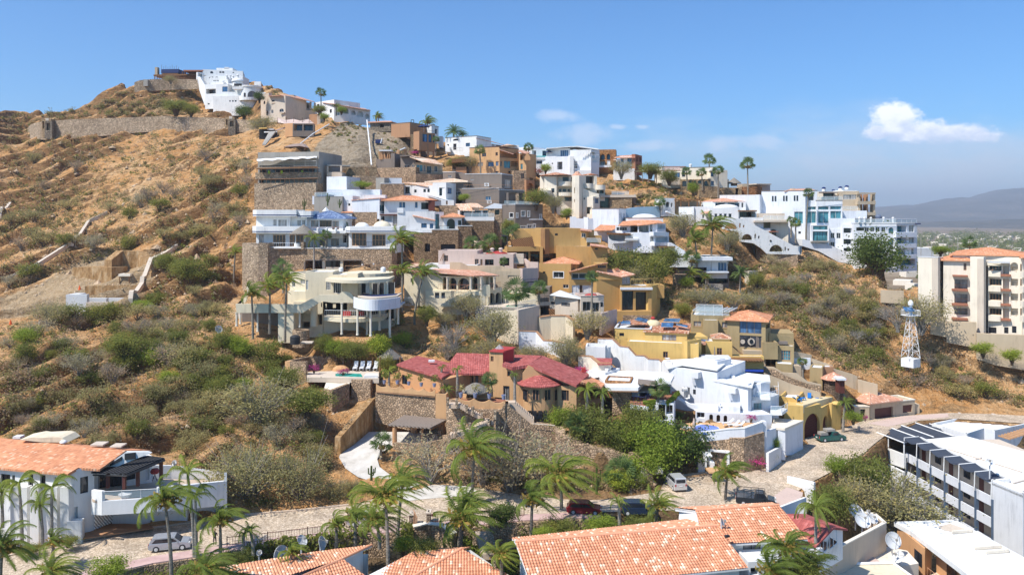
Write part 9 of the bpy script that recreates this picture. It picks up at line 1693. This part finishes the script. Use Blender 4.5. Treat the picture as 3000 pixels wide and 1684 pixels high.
PL="""c 482 1462 502 1675 80 78|windblown coconut palm in front of the silver car left
q 549 1383 569 1625 87 62|pale-trunked royal palm in front of the white house terrace
q 572 1450 575 1625 87 55|lower crown palm beside the pale-trunked royal palm
c 645 1520 646 1625 87 62|windblown palm right of the silver car by the railing
q 55 1412 64 1568 90 58|slim palm with drooping crown in front of the left house corner
q 5 1440 7 1530 92 50|slim palm at the left edge before the white house
q 117 1478 124 1577 89.5 48|third slim palm before the left white house
q 152 1425 151 1580 89 62|slim palm left of the white house gate
c 157 1585 154 1655 84 42|small yellowish palm on the left roadside hedge
c 8 1598 0 1700 78 80|big drooping palm at the lower left edge
c 150 1672 150 1740 77 70|broad palm crown cut by the bottom edge at left
c 602 1665 600 1760 75 78|palm crown rising from the bottom edge below the royal palm
q 733 1555 742 1610 87 34|young feathery palm beside the railing
q 715 1560 712 1610 87 30|slender young palm left of the feathery one
c 1128 1450 1137 1640 83 88|windblown coconut palm in the middle of the street front
c 1182 1405 1165 1577 91 66|tall windblown palm right of the driveway mouth
c 1041 1505 1041 1597 88 56|windblown palm in front of the white parked car
c 985 1533 986 1600 88 44|short palm left of the white parked car
c 1100 1520 1112 1590 86 66|bushy windblown palm overlapping the middle palm
c 1392 1310 1383 1455 103 92|tall lone windblown palm standing above the street centre
c 1357 1515 1345 1600 88 92|big windblown palm above the garden stair
c 1372 1470 1350 1600 90 60|upper crown behind the big windblown palm
c 1560 1462 1556 1570 92 62|windblown palm at the left corner of the big orange roof
c 1641 1385 1645 1475 98 92|big windblown palm in front of the stone wall and red car
f 1118 1296 1116 1332 115 30|small fan palm on the driveway island
c 1469 1619 1469 1700 80 56|palm crown beside the garden stairs at the bottom
c 854 1615 850 1690 80 38|small spiky palm between the satellite dishes
c 2132 1383 2125 1473 105 60|windblown palm standing on the cobbled street
q 2390 1482 2390 1650 84 72|tall royal palm before the red gable house
c 1931 1475 1921 1535 93 56|windblown palm right of the dark blue car
q 1812 1472 1815 1522 94 36|small palm between the red and dark blue cars
f 1818 1385 1817 1435 109 46|fan palm in the garden above the parked cars
f 1810 1283 1810 1330 118 44|lush fan palm on top of the retaining wall
c 2306 1600 2300 1720 74 75|big palm crown at the bottom under the orange roof corner
c 2262 1672 2260 1760 72 78|dark palm crown at the bottom edge before the white wall
c 2370 1660 2370 1740 76 70|bushy palm crown right of the bottom edge palms
q 2477 1178 2470 1256 138 30|royal palm beside the yellow garage
f 1932 1138 1924 1250 123 28|slim fan palm in front of the ivy balcony house
f 1734 812 1734 925 154 19|slim fan palm beside the white shuttered ochre wall
c 1178 700 1178 905 160 48|tall windblown palm right of the navy band villa
c 1180 790 1178 905 158 34|lower palm crown below the tall windblown palm
c 1242 795 1214 942 154 42|leaning coconut palm in front of the cream arcade house
f 1512 852 1512 900 156 38|broad fan palm on the pool deck
f 1501 685 1501 740 181 30|fan palm in front of the lath carport pergola
f 1383 715 1383 750 184 24|fan palm on the terrace left of the pink house
f 1436 712 1436 745 182 28|fan palm behind the pink domed chimneys
f 1433 748 1433 775 172 15|small palm on the pink house terrace
f 1475 765 1475 785 168 12|tiny palm on the pink house steps
f 1579 845 1579 890 160 24|palm on the dark balcony left of the patio house
c 737 858 741 983 146 38|leftmost curved palm in front of the cream villa ramp
c 791 835 790 968 147 44|middle palm in front of the cream villa ramp
c 840 818 835 993 146 40|tallest palm in front of the cream villa ramp
f 827 785 830 850 160 28|fan palm behind the cream villa palms
c 690 735 685 820 186 24|slim palm on the slope left of the rounded stone wall
q 920 700 920 794 176 34|thick white-trunked royal palm before the stone wall
f 955 688 955 718 179 16|small yellow palm on the navy band villa deck
f 1012 660 1012 675 188 10|tiny potted palm beside the white domes
d 1330 388 1330 405 262 28|wide date palm behind the white veranda house
d 1355 395 1356 408 263 16|smaller orange-brown date palm beside the wide one
f 1405 440 1408 503 240 16|fan palm in front of the terracotta house
c 1252 357 1252 372 266 24|palm crown behind the brown bay window house
c 1109 342 1109 365 280 16|palm on the skyline above the tiled cottage
f 1277 408 1277 432 254 10|small palm right of the bay windows
f 1548 432 1548 470 258 14|palm behind the terracotta curved gable
f 940 272 941 344 283 15|tall shaggy fan palm beside the beige villa
c 985 310 985 335 286 12|palm in front of the arcaded villa
c 1103 340 1103 352 288 12|palm at the right end of the arcaded villa
f 2078 468 2078 500 252 18|thick-crowned fan palm behind the beige skyline house
f 2190 480 2191 572 238 20|tall lone fan palm against the sky
f 2011 503 2014 555 241 14|left fan palm in front of the beige skyline house
f 2055 506 2058 552 241 15|middle fan palm in front of the beige skyline house
f 2104 500 2104 575 239 16|right fan palm in front of the beige skyline house
f 2369 566 2361 702 212 15|slim fan palm in front of the pale glass villa
f 2331 653 2331 705 205 15|fan palm below the glass balustrade terrace
f 2318 645 2318 690 207 12|second fan palm behind the glass balustrade terrace
c 2089 658 2083 792 190 52|tall windblown coconut palm below the arch house dome
c 2036 700 2042 775 190 40|windblown coconut palm left of the tall one
f 2027 755 2027 790 188 24|dark fan palm beside the garden pavilion
c 2028 800 2028 830 184 26|low yellow-green palm in the pavilion yard
c 2068 812 2067 848 183 18|small palm in front of the pavilion deck
d 2170 800 2168 850 181 30|shaggy date palm right of the pavilion
f 1815 548 1815 572 240 14|bright palm on the rocks below the glass-end house
f 1933 592 1933 610 218 16|dark palm left of the small arched white gate
f 2841 710 2841 742 210 19|fan palm behind the apartment block roofs
c 1375 1165 1375 1200 126 20|small palm before the arched windows of the red villa
q 1295 1075 1292 1120 128 15|thin palm poking above the left red roof
f 1435 1110 1440 1150 124 22|fan palm beside the front thatch parasol
q 1508 1100 1508 1180 122 18|bushy areca palm by the brick tower corner
q 1310 1140 1310 1185 125 26|areca palm at the end of the scalloped parapet
q 1340 1080 1340 1150 126 20|areca palm in front of the central red roof
q 1720 1140 1720 1190 122.5 40|areca palm cluster in front of the small tile porch
q 1765 1150 1765 1200 122 30|second areca palm beside the small tile porch
q 1140 1085 1140 1150 130 28|areca palm right of the garden pool
f 2350 1060 2352 1110 146 14|palm beside the stepped olive wall
f 1690 1240 1690 1280 118 34|silvery fan palm below the small porch"""
for ln in PL.split('\n'):
 a,lb=ln.split('|');k,*v=a.split();v=[float(q)for q in v];palm(k,v[0],v[1],v[2],v[3],v[4],v[5],lb,.17 if v[4]<120 else .2)
use(0,0,1)
# cacti
for x,yb,h,Y,lb in((891,612,30,196,'tall columnar cactus on the deck above the navy band villa'),(960,600,34,197,'branching cactus in front of the grey pool terrace wall'),(995,606,22,197,'short cactus right of the branching one'),(1088,1400,36,107,'columnar cactus beside the driveway mouth'),(1748,1440,72,104,'tall single cactus in the roadside garden')):
 c=R_(x,yb,Y);H=h*Y/F;mb=MB();t=T('cactus',lb,'cactus');mb.tube([c-UP*.3,c+UP*H],.17,8,.13);t._root(c);Pt('stem',mb,mL(W4))
 for k in range(3):s_=(-1)**k*(.28+.1*k);Pt('arm',MB().tube([c+UP*H*(.2+.1*k),c+Ve((s_,.05,H*(.25+.1*k))),c+Ve((s_*1.1,.1,H*(.75+.05*k)))],.11,7,.08),mL(W4))
 # ============================================================ VEHICLES, PEOPLE, SMALL THINGS
def car(px,py,rz,col,label,Ln=4.4,Wd=1.8,H=1.5,kind='suv',name='parked_car',cat='car'):
 Y=CZ*F/(py-HY);c=R_(px,py,Y);c.z=.04;t=T(name,label,cat,Y,'cars parked along the street');t._root(c);t.root.rotation_euler=(0,0,rz)
 def bod(prof,w,nm,m,in_=0,par=None):
  mb=MB();n=len(prof);q=lambda p,s:c+Ve((p[0]*Ln,s*(w/2-in_*(p[1]>.62*H/1.5*1.02)),p[1]));L0=[q(p,-1)for p in prof];L1=[q(p,1)for p in prof];mb.face(L0);mb.face(L1[::-1])
  for i in range(n):j=(i+1)%n;mb.face([L0[i],L1[i],L1[j],L0[j]])
  return Pt(nm,mb,m,par)
 pm=mat('paint',col);h=H
 low=[(-.49,.35),(-.5,.55*h),(-.46,.60*h),(.30,.62*h),(.44,.55*h),(.49,.42*h),(.5,.3),(.4,.22),(-.42,.22)]
 if kind=='van':low=[(-.5,.3),(-.5,.6*h),(-.47,.62*h),(.34,.6*h),(.46,.52*h),(.5,.3),(.4,.2),(-.4,.2)]
 body=bod(low,Wd,'body',pm);cab={'suv':[(-.47,.6*h),(-.42,.93*h),(-.36,h),(.05,h),(.12,.96*h),(.27,.61*h)],'van':[(-.495,.6*h),(-.485,.96*h),(-.45,h),(.12,h),(.18,.95*h),(.33,.6*h)],'truck':[(-.05,.6*h),(-.02,.96*h),(.0,h),(.16,h),(.2,.95*h),(.29,.61*h)]}[kind]
 bod(cab,Wd*.88,'cabin',pm);gl=[(x*1.003+(.006 if x>0 else-.004),min(y,h*.95))for x,y in cab];g1=MB();x0,x1=cab[0][0],cab[-1][0];tx0,tx1=cab[2][0],cab[-3][0]
 for s in(-1,1):y=s*(Wd*.44+.012);k=lambda x,z:c+Ve((x*Ln,y,z));g1.face([k(x0+.05,.64*h),k(x1-.045,.64*h),k(tx1+.02,.92*h),k(tx0+.03,.92*h)])
 a,b_=cab[-1],cab[-2];q=lambda p,s,f=.42:c+Ve((p[0]*Ln+.02,s*Wd*f,p[1]+.01));g1.face([q((a[0]-.005,a[1]),-1),q((a[0]-.005,a[1]),1),q(b_,1,.38),q(b_,-1,.38)]);a,b_=cab[0],cab[1];q=lambda p,s,f=.36:c+Ve((p[0]*Ln-.02,s*Wd*f,p[1]));g1.face([q((a[0]+.004,.66*h),-1),q((a[0]+.004,.66*h),1),q((b_[0],.9*h),1),q((b_[0],.9*h),-1)])
 Pt('windows',g1,mG(W4))
 for x in(-.31,.31):
  for s in(-1,1):
   w=MB();cc=c+Ve((x*Ln,s*(Wd/2-.1),.33));w.tube([cc-Ve((0,.12,0)),cc+Ve((0,.12,0))],.34,16);wo_=Pt('wheel',w,mP(W4));Pt('rim',MB().tube([cc-Ve((0,.13,0)),cc+Ve((0,.13,0))],.2,10),mP(W17),wo_)
 for s in(-1,1):Pt('headlight',MB().cbox(c+Ve((.47*Ln,s*Wd*.36,.45*h)),.12,.3,.14),mP(W1));Pt('tail_light',MB().cbox(c+Ve((-.497*Ln,s*Wd*.42,.42*h)),.06,.18,.3),mP('red'));Pt('wing_mirror',MB().cbox(c+Ve((.19*Ln,s*(Wd/2+.06),.62*h)),.12,.18,.12),pm)
 Pt('number_plate',MB().cbox(c+Ve((-.505*Ln,0,.4*h)),.03,.45,.14),mP('white2'));return t,c,body
silver=(.42,.44,.47)
car(500,1606,.23,silver,'silver hatchback suv parked on the lower left of the street');car(1070,1535,.12,(.6,.6,.6),'white suv half hidden by palms beside the sidewalk railing',H=1.6)
car(1712,1502,-.12,(.30,.015,.03),'red sedan parked behind the garden greenery',H=1.45);car(1868,1504,.0,(.03,.05,.10),'dark blue suv parked right of the red sedan',H=1.6);t,c,_=car(1980,1428,1.72,(.62,.62,.62),'silver minivan seen from behind beside the dark tree',3.9,1.75,1.85,'van')
t,c,bd=car(2432,1290,.22,(.01,.11,.10),'green pickup truck loaded with rolled bundles on the street',5.0,1.8,1.6,'truck','pickup_truck','pickup');Pt('cargo_bed',MB().cbox(c+Ve((-1.45,0,.93)),1.9,1.5,.1),mP(W4));Pt('cargo',MB().cbox(c+Ve((-1.3,.1,.98)),1.3,1.1,.5).cbox(c+Ve((-.2,0,1.62)),1.5,1.2,.35),mP(W16))
t,c,bd=car(2215,1478,-.28,(.05,.055,.06),'dark pickup with a ladder rack parked behind the orange roof ridge',5.1,1.8,1.75,'truck','pickup_truck','pickup');rk_=MB()
for y in(-.8,.8):rk_.tube([c+Ve((-2.4,y,1.9)),c+Ve((1.1,y,1.9))],.04,4)
for x in(-2.4,-1.5,-.6,.3,1.1):rk_.tube([c+Ve((x,-.8,1.9)),c+Ve((x,.8,1.9))],.03,4).tube([c+Ve((x,-.8,1.0)),c+Ve((x,-.8,1.9))],.03,4).tube([c+Ve((x,.8,1.0)),c+Ve((x,.8,1.9))],.03,4)
Pt('roof_rack',rk_,mP(W4))
# person by the railing
c=g0(629,1600);c.z=.14;t=T('person','person in dark clothes and brown hat standing at the sidewalk railing','person');t._root(c);bm=bmesh.new();me=bpy.data.meshes.new('body');J=[(0,0,.95,.14),(0,0,1.15,.13),(0,.02,1.38,.16),(0,.03,1.5,.06),(0,.05,1.6,.085),(0,.05,1.7,.09),(-.19,.02,1.4,.06),(-.25,.12,1.15,.045),(-.16,.3,1.02,.035),(.19,.02,1.4,.06),(.26,.1,1.15,.045),(.2,.28,1.02,.035),(-.1,0,.88,.09),(-.12,.02,.48,.065),(-.13,0,.08,.045),(-.13,.14,.03,.04),(.1,0,.88,.09),(.13,.05,.48,.065),(.12,.02,.08,.045),(.12,.16,.03,.04)]
me.from_pydata([j[:3]for j in J],[(0,1),(1,2),(2,3),(3,4),(4,5),(2,6),(6,7),(7,8),(2,9),(9,10),(10,11),(0,12),(12,13),(13,14),(14,15),(0,16),(16,17),(17,18),(18,19)],[]);o=link('body',me,mP(W4),t.root);o.modifiers.new('Skin','SKIN');o.modifiers.new('Sub','SUBSURF').levels=2
for i,j in enumerate(J):me.skin_vertices[0].data[i].radius=(j[3],j[3])
me.skin_vertices[0].data[0].use_root=True;z=Ve((c.x,c.y+.05,c.z+1.74));Pt('hat',MB().lathe(z,[(.2,0),(.1,.02),(.09,.12),(0,.13)],12),mP(W3))
for s in(-.16,.2):Pt('hand',MB().lathe(Ve((c.x+s,c.y+.33,c.z+.97)),[(0,0),(.035,.02),(.03,.08),(0,.1)],6),mP(W3))
# lattice light tower
Y=159;c=R_(2668,1056,Y);t=T('lattice_tower','white steel lattice beacon tower on a white block on the rocky slope','tower');t._root(c);wm=mP(W1);K_=Y/F
Pt('base',MB().cbox(c-UP*1.2,50*K_*.75,50*K_*.75,1.7,.6),wm);H=(1045-922)*K_;lg,br=MB(),MB();cn=lambda a,k:c+Ve((cos(a)*(1.75-1.1*k),sin(a)*(1.75-1.1*k),.6+H*k))
for i in range(4):
 a,a2=.9+i*pi/2,.9+(i+1)*pi/2;lg.tube([cn(a,0),cn(a,1)],.055,5)
 for k in range(6):k0,k1=k/6,(k+1)/6;br.tube([cn(a,k0),(cn(a,k1)+cn(a2,k1))/2],.03,4).tube([cn(a2,k0),(cn(a,k1)+cn(a2,k1))/2],.03,4).tube([cn(a,k1),cn(a2,k1)],.03,4)
Pt('legs',lg,wm);Pt('bracing',br,wm);tp=c+UP*(H+.6);Pt('platform',MB().cbox(tp,2.7,2.4,.12,.3),wm);rm=MB();q=[tp+Ve((x,y,0))for x,y in((-1.3,-1.3),(1.4,-1.0),(1.3,1.3),(-1.4,1.0),(-1.3,-1.3))]
for a,b in zip(q,q[1:]):
 rm.tube([a+UP*1.1,b+UP*1.1],.05,4)
 for i in range(5):p=a.lerp(b,i/5);rm.tube([p,p+UP*1.1],.04,4)
Pt('railing',rm,wm);Pt('solar_panel',MB().prism([tp+Ve(v)for v in((-1.7,-1.4,1.0),(.1,-1.5,1.0),(.1,-.2,1.7),(-1.7,-.1,1.7))],UP*.06),mG('blue'));Pt('lamp',MB().lathe(tp+UP*.1,[(.3,0),(.3,1.9),(.5,2.0),(.5,2.5),(.2,3.0),(0,3.0)],10),wm)
# gutters and works on the left slope
def gutter(pts,label,w=.7):
 mb=MB();v=[g_ for g_ in(onground(x,y)for x,y in pts)if g_];r=[]
 for a,b in zip(v,v[1:]):
  for i in range(14):q=a.lerp(b,i/14);r.append(Ve((q.x,q.y,max(q.z,height(q.x,q.y))+.65)))
 for a,b in zip(r,r[1:]):e=b-a;s=Ve((-e.y,e.x,0)).normalized()*w;mb.prism([a-s/2-UP*.7,a+s/2-UP*.7,a+s/2+UP*.35,a-s/2+UP*.35],e)
 single(mb,'concrete_gutter',mS(W8),label,'gutter')
gutter([(14,830),(110,780),(198,735),(218,705),(260,655),(318,622)],'long pale concrete gutter climbing the left slope');gutter([(0,645),(32,603)],'short pale gutter at the far left edge');gutter([(382,888),(415,845),(440,800),(485,750),(520,712)],'straight concrete gutter running down beside the excavation',.9)
use(0,600);t=T('unfinished_foundation','grey block walls of an unfinished building below the excavation','building site');t.m=W17
b=Bk(620,716,845,1000,171,d=4);b=Bk(716,818,845,985,170,d=1);b=Bk(818,1000,880,960,173,d=1);b=Bk(810,1050,920,985,168,d=1,m=W6);b=Bk(1000,1240,880,940,175,d=1);Wp([(680,590,740,196),(860,585,735,194),(1050,590,740,192)],5,W12,kind='earth',name='rock_cut');Wp([(800,765,880,181),(1000,760,880,181),(1290,758,880,181)],1,W12,kind='earth',name='rock_cut');Wp([(1050,520,740,194),(1160,430,740,198),(1300,440,740,198),(1420,640,740,190)],2,W12,kind='earth',name='rock_cut');Wp([(370,1100,1130,163),(600,1062,1085,166),(700,1045,1065,167)],.6,W8)
t=T('work_shelter','small tan roofed work shelter in front of the rock cut','shelter');Bx(1115,1225,650,674,188,d=3,m=W13,name='roof')
for x in(1125,1215):Bx(x-3,x+3,674,740,188,d=.2,m=W11,name='post')
for x,y in((750,800),(100,1130)):p=onground(ux(x),uy(y));single(MB().lathe(p,[(.35,0),(.3,.05),(.08,1.0),(0,1.0)],10),'traffic_cone',mP((.8,.12,.02)),'orange cone at the %s'%('grey foundation walls' if x>700 else 'dirt track at the left edge'),'traffic cone')
# far town on the plain
rr=RR(3);tn=MB();tv=[]
for i in range(420):
 Y=rr.uniform(500,2600);x=rr.uniform(2640,3050);p=Ve(((x-CX)*Y/F,Y,-16));s=rr.uniform(5,14)*(1+Y/2500)
 if rr.random()<.3:tn.cbox(p,s,s*.8,rr.uniform(3,7),rr.random())
 else:tv.append((p,rr.uniform(4,9)*(1+Y/1500),0))
single(tn,'town',mS(W13),'scattered pale town buildings far away on the plain','town',kind='stuff');mass(tv,'far_trees','green','dark tree clumps among the far town',60,1.3,8)
t=T('warehouse','long pale low roof beyond the slope left of the apartment block','building');use(0,0,1);Bk(2600,2735,727,760,330,d=30,m=W17,gd=0);Bk(2935,3010,738,770,260,d=20,m=W13,gd=0);CUR[0].done()
for x,h in((2698,50),(2763,45),(2806,50),(2730,30),(2780,26)):p=R_(x,745,300);single(MB().tube([p-UP*6,R_(x,745-h,300)],.12,5),'lamp_mast',mP(W16),'thin floodlight mast behind the apartment block','mast','thin masts behind the apartment block')
plant_px('bright',2755,748,30,'round green tree behind the apartment roof',Y=215,w=1.6)
# ---- air: one box of even haze round the camera and the scene
hz=MB();hz.box(Ve((-27000,-200,-30)),Ve((54000,0,0)),Ve((0,14600,0)),UP*500);m=bpy.data.materials.new('haze_air');m.use_nodes=True;t_=m.node_tree;t_.nodes.clear();v=N(t_,'ShaderNodeVolumePrincipled');v.inputs['Color'].default_value=(.88,.93,1,1);v.inputs['Density'].default_value=.00014;v.inputs['Anisotropy'].default_value=.2;o_=N(t_,'ShaderNodeOutputMaterial');L(t_,v.outputs[0],o_.inputs['Volume']);o=single(hz,'haze',m,'thin pale haze over the far plain and mountains','haze',kind='stuff',loc=(0,0,0))
